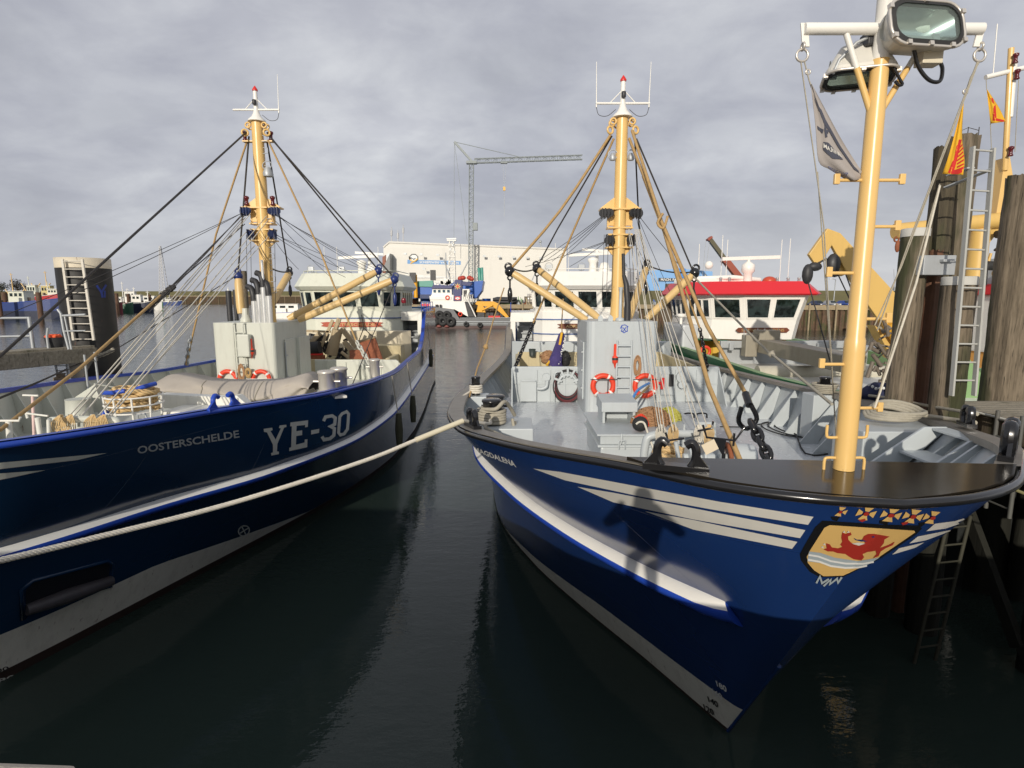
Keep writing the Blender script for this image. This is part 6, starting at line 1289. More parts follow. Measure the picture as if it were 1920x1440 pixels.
gy = 20.5; m = MB(); m.tube([Y(1678, 434, gy), Y(1925, 408, gy)], .27, 16); m.tube([Y(1838, 430, gy), Y(1828, 520, gy)], .3, 14); m.ext([Y(1848, 428, gy), Y(1880, 425, gy), Y(1845, 468, gy)], (0, .1, 0)); m.tube([Y(1866, 515, gy), Y(1925, 495, gy)], .16, 10); m.tube([Y(1875, 430, gy), Y(1883, 510, gy)], .05, 6); m.tube([Y(1858, 475, gy), Y(1846, 515, gy)], .05, 6); m.build('gantry', CY, ship4)
m = MB(); m.ext([Y(1885, 295, gy), Y(1894, 295, gy), Y(1912, 412, gy), Y(1866, 416, gy)], (0, .5, 0)); m.tube([Y(1884, 320, gy), Y(1896, 90, gy)][::-1], .09, 10); m.build('mast', YEL, ship4, .01)
m = MB(); m.tube([Y(1893, 220, gy), Y(1903, 100, gy)], .095, 10); m.tube([Y(1848, 145, gy), Y(1925, 126, gy)], .08, 10); m.tube([Y(1862, 138, gy), Y(1870, 45, gy)], .02, 5); m.build('mast_yard', WHITE, ship4)
for px, py in ((1903, 113), (1906, 143), (1894, 287)): lantern(Y(px, py+6, gy-.2), ship4, RL)
m = MB(); m.ball(Y(1683, 462, gy-.1), .14, 8, 6, (.7, .5, 1.5)); m.torus(Y(1681, 449, gy-.1), .08, .03, Matrix.Rotation(R(90), 3, 'X'), 12, 6); m.build('gantry_block', RUSTY, ship4)
m = MB(); m.tube([Y(1868, 440, gy-.3), Y(1894, 434, gy-.3)], .13, 10); m.build('gantry_lamp', DARK, ship4); m = MB(); chain(m, Y(1866, 468, gy), Y(1898, 458, gy), .2, .03); m.build('gantry_chain', WIRE, ship4); m = MB(); m.tube([Y(1840, 535, gy-.2), Y(1842, 505, gy-.2), Y(1850, 498, gy-.2), Y(1885, 500, gy-.2)], .16, 10); m.build('hose_reel', RUBBER, ship4)
f3, tf3 = flag('flag', 'small orange and red flag at the far right mast beyond the piles', [(1850, 168), (1854, 205), (1857, 232)], [(1851, 168), (1872, 200), (1886, 228)], gy-.1, FY, .06)
decal(tf3, [[(1857, 184), (1861, 184), (1864, 195), (1860, 192)], [(1863, 200), (1866, 196), (1868, 222), (1885, 226), (1884, 229), (1862, 226)]], FR, 'emblem', f3, .01, 4)
wires(ship4, 'halyard', OLDROPE, .012, [[Y(1849, 147, gy), Y(1850, 168, gy)], [Y(1857, 232, gy), Y(1861, 330, gy)], [Y(1910, 150, gy), Y(1903, 285, gy)]])
# ================================================================ timber piles, ladders, landing stage on the right
def pile(label, pxt, pyt, y, r, mat, lean=0, name='mooring_pile', cap=None, zb=-1.5, group='timber mooring piles on the right'):
    p = Y(pxt, pyt, y); t = thing(name, label, 'pile', (p.x, y, 0), group); m = MB(); n = 48; rows = []; rnd.seed(int(pxt*7))
    off = [.03*math.sin(k*.41+pxt)+.02*math.sin(k*1.7+pxt*2)+rnd.uniform(-.012, .012) for k in range(n)]
    for _ in range(9): off[rnd.randrange(n)] -= rnd.uniform(.05, .13)
    for i in range(31):
        z = zb+(p.z-zb)*i/30; w_ = [r*(1+.025*math.sin(i*.7+pxt))*(1+off[k]*(1+.5*math.sin(i*.5+k))+(.02 if i < 30 else -.05)*math.sin(i*2.1+k*1.3)) for k in range(n)]; rows.append([(p.x+lean*(z-p.z)+w_[k]*math.cos(2*math.pi*k/n), y+w_[k]*math.sin(2*math.pi*k/n), z+(rnd.uniform(-.04, .03) if i == 30 else 0)) for k in range(n)])
    m.grid(rows, True); m.add(rows[-1], [tuple(range(n))]); m.build('timber', mat, t)
    if cap: m = MB(); m.lathe((p.x, y, p.z), [(r*1.05, -.12), (r*1.05, .02), (r*.98, .03), (0, .03)], n); m.build('cap_band', cap, t)
    return t, p
FADED = P('faded_white_band', (.50, .49, .45), .7, .1, dirt=.3)
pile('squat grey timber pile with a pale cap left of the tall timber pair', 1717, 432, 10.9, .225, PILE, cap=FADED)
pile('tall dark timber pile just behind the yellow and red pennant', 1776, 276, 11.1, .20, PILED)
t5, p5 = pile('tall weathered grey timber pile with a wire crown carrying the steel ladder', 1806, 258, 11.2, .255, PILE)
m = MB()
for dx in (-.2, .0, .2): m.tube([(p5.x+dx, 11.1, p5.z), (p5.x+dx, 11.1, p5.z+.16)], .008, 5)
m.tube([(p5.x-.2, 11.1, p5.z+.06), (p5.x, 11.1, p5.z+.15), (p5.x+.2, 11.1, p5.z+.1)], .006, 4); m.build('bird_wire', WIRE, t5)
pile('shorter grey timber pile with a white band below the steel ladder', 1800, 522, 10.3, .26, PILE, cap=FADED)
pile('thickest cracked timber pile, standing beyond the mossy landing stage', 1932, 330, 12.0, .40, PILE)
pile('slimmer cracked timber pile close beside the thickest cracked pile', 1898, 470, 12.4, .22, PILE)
pile('rust stained steel pile between the squat pile and the tall timber pair', 1754, 470, 11.0, .13, P('rust_streaked_pile', (.14, .065, .035), .85, .4, 2, dirt=.5, dirtc=(.04, .035, .025), bmp=.5))
q = Y(1735, 470, 10.75); m = MB(); m.b2((q.x-.18, 10.5, q.z-.45), (q.x+.4, 10.9, q.z-.1)); m.box((q.x+.2, 10.45, q.z-.2), (.2, .1, .05)); tag(m.build('steel_bracket', GALV, None, .01), 'grey steel bracket bolted across the squat timber pile', 'bracket')
t = thing('pile_ladder', 'tall galvanised steel ladder bolted in front of the weathered grey pile', 'ladder', Y(1815, 740, 9.93)); m = MB()
a0, a1, b0, b1_ = [Y(px_, py_, 9.93) for px_, py_ in ((1824, 275), (1784, 742), (1862, 278), (1826, 742))]
m.beam(a0, a1, .035, .09, (0, 1, 0)); m.beam(b0, b1_, .035, .09, (0, 1, 0))
for i in range(13): u = (i+.15)/13; m.tube([a0.lerp(a1, u), b0.lerp(b1_, u)], .017, 6)
m.build('ladder_frame', P('weathered_galvanised_ladder', (.42, .42, .39), .6, .15, dirt=.3), t); m = MB(); m.beam(a0.lerp(a1, .08), a0.lerp(a1, .08)+V((.1, .6, 0)), .12, .02); m.beam(b0.lerp(b1_, .08), b0.lerp(b1_, .1)+V((-.3, .6, -.1)), .12, .02); m.build('ladder_bracket', GALV, t)
# landing stage
t = thing('landing_stage', 'mossy timber landing stage on dark posts beside the lion shield cutter', 'jetty', (9.5, 8.5, 4)); zj = 4.3
m = MB()
for i in range(30): m.b2((8.8+.012*(i % 3), 5.5+i*.205, zj-.06-.004*(i % 2)), (14, 5.5+i*.205+.19, zj))
m.build('deck_boards', PLANK, t, .006)
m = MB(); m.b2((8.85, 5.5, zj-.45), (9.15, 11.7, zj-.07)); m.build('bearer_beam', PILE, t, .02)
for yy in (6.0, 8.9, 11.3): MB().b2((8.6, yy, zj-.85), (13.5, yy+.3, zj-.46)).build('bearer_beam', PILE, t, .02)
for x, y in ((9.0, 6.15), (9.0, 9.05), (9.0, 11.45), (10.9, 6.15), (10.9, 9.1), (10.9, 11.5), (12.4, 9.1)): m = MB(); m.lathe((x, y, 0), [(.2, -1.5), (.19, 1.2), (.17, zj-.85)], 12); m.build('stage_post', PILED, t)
for a, b in (((8.8, 11.2, 3.3), (8.8, 9.1, .4)), ((8.8, 6.2, 3.3), (8.8, 9.0, .3)), ((9.0, 8.9, 3.4), (10.9, 8.9, .6))): MB().beam(a, b, .12, .24).build('cross_brace', PILED, t, .01)
m = MB(); ladder(m, (8.7, 9.75, 2.6), (8.7, 9.75, zj+.12), .5, (0, 1, 0), 6, .035, .02); m.build('stage_ladder', P('weathered_stage_ladder', (.11, .11, .10), .6, .2, dirt=.3), t)
m = MB(); m.tube([(8.76, 11.2, zj-.02), (8.76, 5.5, zj-.02)], .022, 8); m.build('edge_tube', WHITE2, t); MB().b2((8.62, 9.2, 3.62), (8.84, 9.45, 3.85)).build('timber_block', PLANK, t, .01)
m = MB(); ladder(m, (7.3, 9.3, -.5), (7.7, 9.3, 3.0), .45, (1, .2, 0), 11, .03, .018); tag(m.build('timber_ladder', P('mossy_steel', (.045, .043, .028), .8, .4, 3)), 'mossy ladder going down into the dark water under the landing stage', 'ladder')
m = MB(); m.tube(sag(H2.pt(1, 1.6, 4.4)+V((.05, 0, 0)), (9.2, 6.2, 3.0), .05), .018, 6); tag(m.build('mooring_rope', P('olive_rope', (.20, .18, .08), .9, .2)), 'thin olive rope from the lion cutter\'s bow down under the landing stage', 'rope')
# ================================================================ left foreground: steel dolphin, gangway
RB = P('black_dolphin_coating', (.016, .015, .014), .55, .3, 1.5, dirt=.35, dirtc=(.05, .045, .04), rust=.12)
pc = Y(155, 485, 19.0); t = thing('mooring_dolphin', 'thick black steel mooring dolphin with a cream rim and blue letters', 'pile', (pc.x, 19, 0)); rr_ = .76
m = MB(); m.lathe((pc.x, 19, 0), [(rr_, -1.5), (rr_, pc.z-.32)], 36); m.build('pile_tube', RB, t); m = MB(); m.lathe((pc.x, 19, 0), [(rr_+.005, pc.z-.32), (rr_+.005, pc.z), (rr_-.05, pc.z), (rr_-.05, pc.z-.3)], 36); m.build('rim', P('cream_rim_paint', (.62, .55, .42), .6, .1, rust=.7), t)
tp = BVHTree.FromPolygons(m.v, m.f); mm_ = MB(); mm_.lathe((pc.x, 19, 0), [(rr_, -1.5), (rr_, pc.z)], 36); tp = BVHTree.FromPolygons(mm_.v, mm_.f)
decal(tp, stroke([(181, 535), (190, 548)], 4)+stroke([(199, 534), (190, 548), (192, 558)], 4)+stroke([(196, 545), (196, 558)], 3.5), P('blue_spray_paint', (.02, .04, .22), .5, .2), 'painted_letters', t, .008)
t = thing('dolphin_ladder', 'white steel ladder fixed to the black mooring dolphin', 'ladder', Y(150, 640, 18.1)); yl_ = 18.12; m = MB(); a0, a1, b0, b1_ = Y(117, 486, yl_), Y(138, 638, yl_), Y(154, 486, yl_), Y(176, 638, yl_)
m.beam(a0, a1, .07, .05, (0, 1, 0)); m.beam(b0, b1_, .07, .05, (0, 1, 0))
for i in range(11): u = (i+.25)/10.4; m.tube([a0.lerp(a1, u), b0.lerp(b1_, u)], .016, 6)
m.build('ladder_frame', P('rusty_white_ladder_paint', (.62, .58, .50), .5, .1, rust=.35), t)
t = thing('gangway', 'weathered timber gangway with railings leading to the black dolphin', 'jetty', (-17, 17.2, 4.4)); m = MB(); gz = 4.9
a, b = Z(-80, 672, gz), Z(178, 652, gz); d = (b-a).normalized(); nn = V((-d.y, d.x, 0))
m.ext([a-nn*.0, b-nn*.0, b+nn*.7, a+nn*.7], (0, 0, .07)); m.build('walkway_boards', PLANK, t); m = MB(); m.beam(a+V((0, 0, -.2)), b+V((0, 0, -.2)), .2, .42); m.beam(a+nn*.6+V((0, 0, -.2)), b+nn*.6+V((0, 0, -.2)), .2, .42); m.build('bearer_beam', wood('grey_beam_timber', (.09, .08, .06), (.22, .20, .16), sc=(1, 6, 6)), t, .02)
yg = 16.6
def rail(pts, r=.035): MB().tube([Y(px, py, yg) for px, py in pts], r, 8).build('hand_rail', GALV, t)
rail([(-40, 597), (55, 596)]); rail([(-40, 632), (58, 630)]); rail([(54, 594), (63, 658)], .05); rail([(108, 580), (114, 588), (119, 618), (129, 655)]); rail([(117, 592), (160, 590)]); rail([(119, 621), (160, 620)], .02); rail([(90, 615), (88, 630), (91, 655)]); rail([(121, 592), (134, 655)], .025); rail([(158, 665), (166, 735)], .03); rail([(177, 660), (186, 730)], .03)
m = MB(); c0 = Y(113, 680, 17.2); ladder(m, Y(113, 672, 16.9), Y(122, 718, 16.9), .36, (1, 0, 0), 5, .03, .016); m.build('side_ladder', GALV, t)
t = thing('bucket', 'black bucket with orange rags standing on the timber gangway', 'bucket', Y(104, 655, 16.9)); c = Y(104, 655, 16.9); m = MB(); m.lathe(c, [(.18, 0), (.245, .36), (.225, .36), (.17, .03)], 18); m.build('bucket_body', RUBBER, t)
m = MB()
for i in range(6): m.ball(c+V((rnd.uniform(-.12, .1), rnd.uniform(-.1, .1), .36)), .09, 8, 5, jit=.3)
tag(m.build('rags', P('orange_rag', (.75, .12, .04), .85, .15)), 'orange rags heaped in the black bucket on the gangway', 'rags')
m = MB(); w0 = Y(0, 741, 13.4); m.tube([Y(-60, 771, 12.4), Y(60, 722, 14.8), Y(130, 690, 17.2), Y(182, 668, 18.4)], .024, 6); tag(m.build('mooring_line', WIRE), 'dark mooring line led from the left frame edge to the dolphin', 'rope')
m = MB(); rope(m, [Y(180, 668, 18.2), Y(196, 664, 18.2), Y(214, 655, 18.3)], .07, 3, .4); tag(m.build('rope_wrap', OLDROPE), 'pale rope bound round the black dolphin below the gangway', 'rope')
p = Y(115, 715, 16.9); m = MB()
for k in range(3): m.torus(p+V((0, 0, .05*k)), .16, .035, None, 16, 6)
m.lathe(p, [(.12, -.1), (.11, .2), (.14, .24)], 12); tag(m.build('bollard', P('rusty_bollard', (.26, .2, .13), .8, .3, rust=.4)), 'rope wound bollard on the far bulwark of the YE-30 cutter', 'bollard')
# ================================================================ far harbour on the left
def far_pile(px, pyt, pyb, w, label, mat):
    b = Z(px, pyb, 0); y = b.y; tpz = Y(px, pyt, y).z; m = MB(); m.lathe((b.x, y, 0), [(w*y/FPX*.5, -1), (w*y/FPX*.5, tpz)], 14); o = m.build('harbour_pile', mat); tag(o, label, 'pile', 'rusty piles in the far harbour'); return o
RPIL = P('rust_pile_coating', (.10, .05, .03), .8, .4, .8, dirt=.5, dirtc=(.2, .18, .1))
for px, a, b, w, l in ((3, 548, 600, 7, 'rusty pile at the left edge before the blue harbour boat'), (14, 548, 598, 9, 'brown pile close right of the edge pile in the far harbour'), (78, 548, 602, 9, 'rusty pile with a pale foot before the red and blue boats'), (222, 550, 588, 6, 'left of two dark piles before the green harbour boat'), (243, 551, 586, 5, 'right of two dark piles before the navy motor boat'), (283, 552, 583, 5, 'dark pile beside the small light green boat'), (432, 545, 600, 10, 'black pile with a lamp left of the deckhouse exhausts'), (444, 543, 598, 7, 'thin black pile next to the lamp pile'), (462, 508, 604, 12, 'pale timber pile behind the deckhouse exhausts'), (521, 545, 588, 4, 'first far brown pile between mast and wheelhouse'), (508, 547, 588, 4, 'second far brown pile close right of the yellow mast')):
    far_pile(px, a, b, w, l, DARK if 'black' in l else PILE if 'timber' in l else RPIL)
m = MB(); p = Z(432, 600, 0); zt = Y(432, 545, p.y).z; m.lathe((p.x, p.y, zt), [(.25, 0), (.25, .5), (.1, .6), (.08, 1.1)], 10); tag(m.build('harbour_light', WHITE2), 'small white lamp on top of the black pile', 'lamp')
def boat(name, label, px0, px1, pyw, hpx, hullm, housem, house=(.3, .55, 14), y_=None, mastpx=None, mastm=YEL, bow=1, booms=False, cat='boat', rail=None, low=None):
    a, b = Z(px0, pyw, 0), Z(px1, pyw, 0); y = a.y; k = y/FPX; L = b.x-a.x; h = hpx*k; t = thing(name, label, cat, (a.x, y, 0), 'boats in the far harbour'); w = max(3, min(7, L*.28))
    def outl(z, f): 
        r = []
        for i in range(9):
            u = i/8; hw = w/2*min(1, (1-u)*3.2+.03)**.6; r.append((u, hw))
        pts = [(a.x+L*(u if bow > 0 else 1-u)+(f*L*.03*bow if u > .9 else 0), y+w/2-hw, z+(h*.35*(u**3) if z > 0 else 0)) for u, hw in r]+[(a.x+L*(u if bow > 0 else 1-u)+(f*L*.03*bow if u > .9 else 0), y+w/2+hw, z+(h*.35*(u**3) if z > 0 else 0)) for u, hw in reversed(r)]
        return pts
    m = MB(); m.loft(outl(-.3, 0), outl(h, 1), smooth=False); m.build('hull', hullm, t)
    if low: m = MB(); m.loft([(p[0], p[1]-.06, p[2]) for p in outl(-.3, 0)], [(p[0], p[1]-.06, h*.52) for p in outl(h*.5, .5)]); m.build('lower_hull', low, t)
    m = MB(); m.tube([V(p)+V((0, 0, .02)) for p in outl(h, 1)], max(.06, k*.5), 5, close=True); m.build('rail_edge', rail or WHITE, t)
    if house:
        u0, u1, hh = house; x0, x1 = a.x+L*u0, a.x+L*u1; z1 = h+hh*k; m = MB(); m.loft([(x0, y+w*.2, h*.6), (x1, y+w*.2, h*.6), (x1, y+w*.8, h*.6), (x0, y+w*.8, h*.6)], [(x0+.2, y+w*.22, z1), (x1-.2, y+w*.22, z1), (x1-.2, y+w*.78, z1), (x0+.2, y+w*.78, z1)]); m.build('wheelhouse', housem, t)
        n = 3; ww = (x1-x0)/(n+.6)
        for i in range(n): q0 = x0+.3*ww+i*ww; z0 = h+(z1-h)*.55; zz1 = h+(z1-h)*.86; window(t, [(q0+.1*ww, y+w*.21, z0), (q0+.85*ww, y+w*.21, z0), (q0+.85*ww, y+w*.215, zz1), (q0+.1*ww, y+w*.215, zz1)], fr=housem, fw=.03*ww+.03)
        m = MB(); m.b2((x0-.1, y+w*.15, z1), (x1+.1, y+w*.85, z1+max(.1, .8*k))); m.build('wheelhouse_roof', WHITE, t)
    if mastpx:
        for i, (mx, mt) in enumerate(mastpx):
            q = Y(mx, mt, y+w/2); m = MB(); m.tube([(q.x, q.y, h*.5), (q.x, q.y, q.z)], [max(.1, k*1.1), max(.06, k*.6)], 8); m.tube([(q.x-3*k, q.y, q.z-3*k), (q.x+3*k, q.y, q.z-3*k)], max(.05, k*.35), 6); m.build('mast', mastm, t)
            if booms:
                for s in (-1, 1): m = MB(); m.tube([(q.x+s*2*k, q.y, h+4*k), (q.x+s*(18+4*s)*k, q.y, h+26*k)], max(.08, k*.9), 8); m.build('derrick_boom', TAN, t)
    m = MB()
    for i in range(12): u = rnd.uniform(.05, .8); m.box((a.x+L*u, y+rnd.uniform(.3, .7)*w, h+rnd.uniform(0, 3)*k), (rnd.uniform(.3, 1.4), .6, rnd.uniform(.4, 2.6)), rnd.uniform(0, 2))
    m.build('deck_gear', PM['grey_brown_gear'], t); return t
HB = P('far_blue_hull', (.015, .04, .17), .4, .1); HR = P('far_red_hull', (.42, .02, .025), .4, .1); HG = P('far_green_hull', (.02, .09, .05), .4, .1); HN = P('far_navy_hull', (.012, .018, .045), .35, .1); HLG = P('far_light_green_hull', (.06, .30, .04), .4, .1)
boat('fishing_boat', 'red hulled boat lying behind the blue one in the far harbour', 36, 132, 592, 35, HR, CREAM, (.55, .75, 14), mastpx=[(88, 528)], mastm=CREAM)
boat('fishing_boat', 'blue hulled boat with yellow mast and two black tipped booms far left', -60, 112, 599, 30, HB, CREAM, (.42, .60, 22), mastpx=[(20, 512)], booms=True, rail=BLUE, low=HN)
boat('fishing_boat', 'yellow cabined boat glimpsed left of the black dolphin in the far harbour', 92, 124, 586, 14, HG, P('far_yellow_house', (.6, .42, .1), .4, .1), (.2, .85, 22), mastpx=[(118, 523)], mastm=WHITE)
boat('fishing_boat', 'dark red boat just right of the black dolphin', 195, 226, 588, 16, P('far_maroon_hull', (.16, .02, .03), .4, .1), WHITE2, (.2, .6, 12))
boat('fishing_boat', 'dark green boat before the white wheelhouses in the far harbour', 208, 246, 587, 15, HG, WHITE, (.15, .55, 14), mastpx=[(228, 528)], mastm=WHITE)
boat('motor_yacht', 'navy hulled white motor yacht with a raked mast in the far harbour', 236, 284, 586, 16, HN, WHITE, (.05, .6, 16), mastpx=[(238, 540)], mastm=WHITE)
boat('fishing_boat', 'small bright green boat at the end of the far boat row', 262, 302, 580, 10, HLG, WHITE2, (.35, .55, 8))
boat('fishing_boat', 'low dark blue boat near the lattice tower in the far harbour', 302, 338, 572, 6, HB, WHITE2, (.2, .5, 4))
boat('tour_boat', 'white passenger boat seen between the yellow mast and the cream wheelhouse', 498, 562, 597, 10, WHITE, WHITE, (.05, .95, 16), rail=BLUE)
for i, (px, w) in enumerate(((258, 12), (276, 14), (296, 12), (312, 10))):
    a = Z(px, 570, 0); m = MB(); k = a.y/FPX; m.loft([(a.x, a.y, 0), (a.x+w*k, a.y, 0), (a.x+w*k, a.y+6, 0), (a.x, a.y+6, 0)], [(a.x-2*k, a.y, 6*k), (a.x+(w+2)*k, a.y, 6*k), (a.x+(w+2)*k, a.y+6, 6*k), (a.x-2*k, a.y+6, 6*k)]); t = thing('motor_yacht', ['first', 'second', 'third', 'fourth'][i]+' tiny white yacht from the left along the far quay', 'boat', (a.x, a.y, 0), 'white yachts on the far quay'); m.build('hull', WHITE, t); m = MB(); m.b2((a.x+2*k, a.y+1, 6*k), (a.x+(w-3)*k, a.y+5, 12*k)); m.build('cabin', WHITE, t); m = MB(); m.b2((a.x+3*k, a.y+.9, 8*k), (a.x+(w-4)*k, a.y+.98, 10.5*k)); m.build('window_band', GLASS, t); m = MB(); m.tube([(a.x+4*k, a.y+3, 10*k), (a.x+5*k, a.y+3, 19*k)], .15, 5); m.build('mast', WHITE, t)
boat('fishing_boat', 'cream housed trawler behind the red and blue boats in the far harbour', 20, 90, 588, 30, HN, CREAM, (.45, .7, 22), mastpx=[(52, 518), (73, 536)], mastm=CREAM, booms=True)
boat('fishing_boat', 'green trawler with tall yellow gallows behind the blue harbour boat', 60, 122, 589, 32, HG, P('far_ochre_house', (.55, .45, .2), .5, .1), (.3, .6, 20), mastpx=[(84, 508), (110, 534)], mastm=YEL)
boat('fishing_boat', 'white housed boat behind the navy motor yacht in the far harbour', 222, 262, 584, 16, HR, WHITE, (.3, .8, 20), mastpx=[(250, 538)], mastm=WHITE)
boat('motor_yacht', 'long white yacht behind the small light green boat', 252, 300, 582, 12, WHITE, WHITE, (.1, .8, 14), mastpx=[(276, 545)], mastm=WHITE)
a = Z(308, 562, 0); a = Y(308, 552, 690); t = thing('lattice_tower', 'tall slender lattice tower on the far left horizon', 'tower', (a.x, 690, 6)); zt = Y(303, 461, 690).z; m = MB()
for sx, sy in ((-1, -1), (1, -1), (1, 1), (-1, 1)): m.tube([(a.x+sx*4, 690+sy*4, 6), (a.x+sx*.6, 690+sy*.6, zt)], .45, 5)
n = 16
for i in range(n):
    f0, f1 = i/n, (i+1)/n; w0, w1 = 4-3.4*f0, 4-3.4*f1; z0, z1 = 6+(zt-6)*f0, 6+(zt-6)*f1
    m.tube([(a.x-w0, 690-w0, z0), (a.x+w1, 690-w1, z1)], .25, 4); m.tube([(a.x+w0, 690-w0, z0), (a.x-w1, 690-w1, z1)], .25, 4); m.tube([(a.x-w0, 690-w0, z0), (a.x+w0, 690-w0, z0)], .2, 4)
m.build('lattice', P('pale_tower_paint', (.55, .55, .56), .6, .05), t)
# trees at the far left edge
LEAF = [P('winter_tree_twigs_%s' % n, c, .95, .3, .3) for n, c in (('brown', (.06, .05, .035)), ('olive', (.05, .052, .03)))]
def tree(label, px, py0, pyt, y, mat):
    b = Y(px, py0, y); zt = Y(px, pyt, y).z; H = zt-b.z; t = thing('broadleaf_tree', label, 'tree', (b.x, y, b.z), 'bare trees on the far left shore'); m = MB(); m.tube([(b.x, y, b.z-2), (b.x+.2, y, b.z+H*.4), (b.x, y, b.z+H*.75)], [H*.035, H*.026, H*.01], 7)
    for i in range(7): an = i*.9; m.tube([(b.x, y, b.z+H*(.3+.05*i)), (b.x+H*.28*math.cos(an), y+H*.2*math.sin(an), b.z+H*(.6+.04*i))], [H*.015, H*.005], 5)
    m.build('trunk', PILED, t); m = MB()
    for i in range(900):
        u, v, w = rnd.gauss(0, .34), rnd.gauss(0, .34), rnd.gauss(0, .26)
        if u*u+v*v+w*w*1.6 > .5: continue
        c = V((b.x+u*H*.62, y+v*H*.62, b.z+H*.62+w*H*.75)); s = H*.035; q = Matrix.Rotation(rnd.uniform(0, 6), 3, 'Z')@Matrix.Rotation(rnd.uniform(0, 3), 3, 'X'); m.add([c+q@V((-s, 0, 0)), c+q@V((s, .3*s, 0)), c+q@V((0, 1.6*s, .4*s))], [(0, 1, 2)])
    m.build('crown', mat, t)
tree('bare brown tree behind the far left fishing boats', 34, 556, 524, 300, LEAF[0]); tree('bare olive tree at the left picture edge behind the boats', 4, 556, 528, 320, LEAF[1]); tree('lower bare tree right of the brown one on the far shore', 52, 556, 532, 340, LEAF[0])
# ================================================================ workboat on the far side of the basin
wy = 124.0; k = wy/FPX; t = thing('workboat', 'grey workboat with white wheelhouse, navy funnel and tyres along its bow', 'workboat', (-10, wy, 0))
GH = P('workboat_grey_hull', (.13, .135, .14), .45, .1, .4, dirt=.2); WB = P('workboat_red_bottom', (.085, .05, .045), .6, .15, .4); NV = P('workboat_navy_paint', (.02, .025, .12), .4, .08)
def E3(pts, y, th, mat, name, par=t, bev=.03): return MB().ext([Y(px, py, y) for px, py in pts], (0, th, 0)).build(name, mat, par, bev)
E3([(782, 606), (783, 573), (810, 575), (850, 580), (862, 598), (1000, 596), (1000, 611), (850, 612)], wy, 8.5, GH, 'hull')
E3([(782, 616), (784, 609), (850, 611), (1000, 610.5), (1000, 616)], wy-.05, 8.6, WB, 'boot_topping')
m = MB(); m.tube([Y(855, 603.5, wy-.1), Y(1000, 603.5, wy-.1)], .12, 6); m.tube([Y(855, 607.5, wy-.1), Y(1000, 607.5, wy-.1)], .1, 6); m.tube([Y(862, 596.5, wy-.1), Y(1000, 595.5, wy-.1)], .08, 6); m.build('rubbing_strake', GALV, t)
tr = []
for px, py, r in ((803, 590, 8), (824, 590.5, 8), (838, 591, 8), (800, 602, 9.5), (814, 602, 9.5), (830, 602, 9.5), (845, 603, 9.5), (874, 608, 5), (900, 609.5, 5)):
    c = Y(px, py, wy-.55); MB().torus(c, r*k*.62, r*k*.40, Matrix.Rotation(R(90), 3, 'X'), 22, 10).build('tyre', RUBBER, t)
for px in (806, 823, 838): MB().ball(Y(px, 611.5, wy-.3), .55, 10, 6, (1.2, .7, .6)).build('red_fender', P('faded_red_fender', (.22, .07, .06), .6, .1), t) if px == 806 else MB().ball(Y(px, 611.5, wy-.3), .55, 10, 6, (1.2, .7, .6)).build('red_fender', PM['faded_red_fender'], t)
E3([(805, 577), (808, 553), (868, 553), (878, 594), (852, 580)], wy+.8, 6, W3, 'superstructure'); E3([(868, 566), (874, 566), (890, 594), (878, 594)], wy+1, 5, DARK, 'stair_recess')
E3([(806, 562), (805, 555), (808, 556), (812, 556), (846, 556), (846, 562)], wy+.6, 6.4, W3, 'bridge_deck'); E3([(809, 556), (811, 540), (847, 540), (847, 556)], wy+1.4, 4.6, W3, 'wheelhouse'); E3([(808, 541), (812, 534), (849, 535), (848, 541)], wy+.9, 5.6, NV, 'wheelhouse_roof')
for i in range(4): window(t, [Y(812+i*8.6, 549.5, wy+1.35), Y(818.6+i*8.6, 549.5, wy+1.35), Y(818.2+i*8.6, 542.5, wy+1.35), Y(811.6+i*8.6, 542.5, wy+1.35)], fr=W3, fw=.1, glass=P('blue_tinted_glass', (.05, .10, .14), .08, .3))
E3([(850, 564), (852, 526), (855, 524), (866, 525), (865, 564)], wy+.5, 3, NV, 'funnel'); E3([(866, 527), (885, 530), (882, 536), (866, 535)], wy+.7, 2.5, NV, 'funnel_wing'); E3([(867, 542), (880, 542), (878, 563), (867, 563)], wy+1, 3, W3, 'aft_house'); E3([(869, 544), (876, 544), (874, 556), (869, 556)], wy+.95, .1, DARK, 'aft_door', bev=0)
fb = BVHTree.FromPolygons([tuple(Y(px, py, wy+.5)) for px, py in ((840, 570), (880, 570), (880, 515), (840, 515))], [(0, 1, 2, 3)]); st = []; st2 = []
for i in range(8):
    a = i*.7854; c = (858, 537); st.append([(c[0]+7*math.cos(a), c[1]+7*math.sin(a)), (c[0]+2.6*math.cos(a+.39), c[1]+2.6*math.sin(a+.39)), c, (c[0]+2.6*math.cos(a-.39), c[1]+2.6*math.sin(a-.39))]); st2.append([(c[0]+2.4*math.cos(a), c[1]+2.4*math.sin(a)), (c[0]+2.4*math.cos(a+.7854), c[1]+2.4*math.sin(a+.7854)), c])
decal(fb, st, P('emblem_yellow', (.75, .5, .12), .5, .05), 'star_emblem', t, .03); decal(fb, st2, RED, 'star_emblem', t, .06)
decal(fb, [[(853, 556), (863, 556), (863, 562.5), (853, 562.5)]], RED, 'flag_emblem', t, .03); decal(fb, [[(853, 559.2), (858, 556.6), (863, 559.2), (858, 562)]], SIGNW, 'flag_emblem', t, .05); decal(fb, [[(856, 559.2), (858, 557.8), (860, 559.2), (858, 560.6)]], GREY, 'flag_emblem', t, .07)
hb = BVHTree.FromPolygons([tuple(Y(px, py, wy)) for px, py in ((700, 630), (1010, 630), (1010, 560), (700, 560))], [(0, 1, 2, 3)])
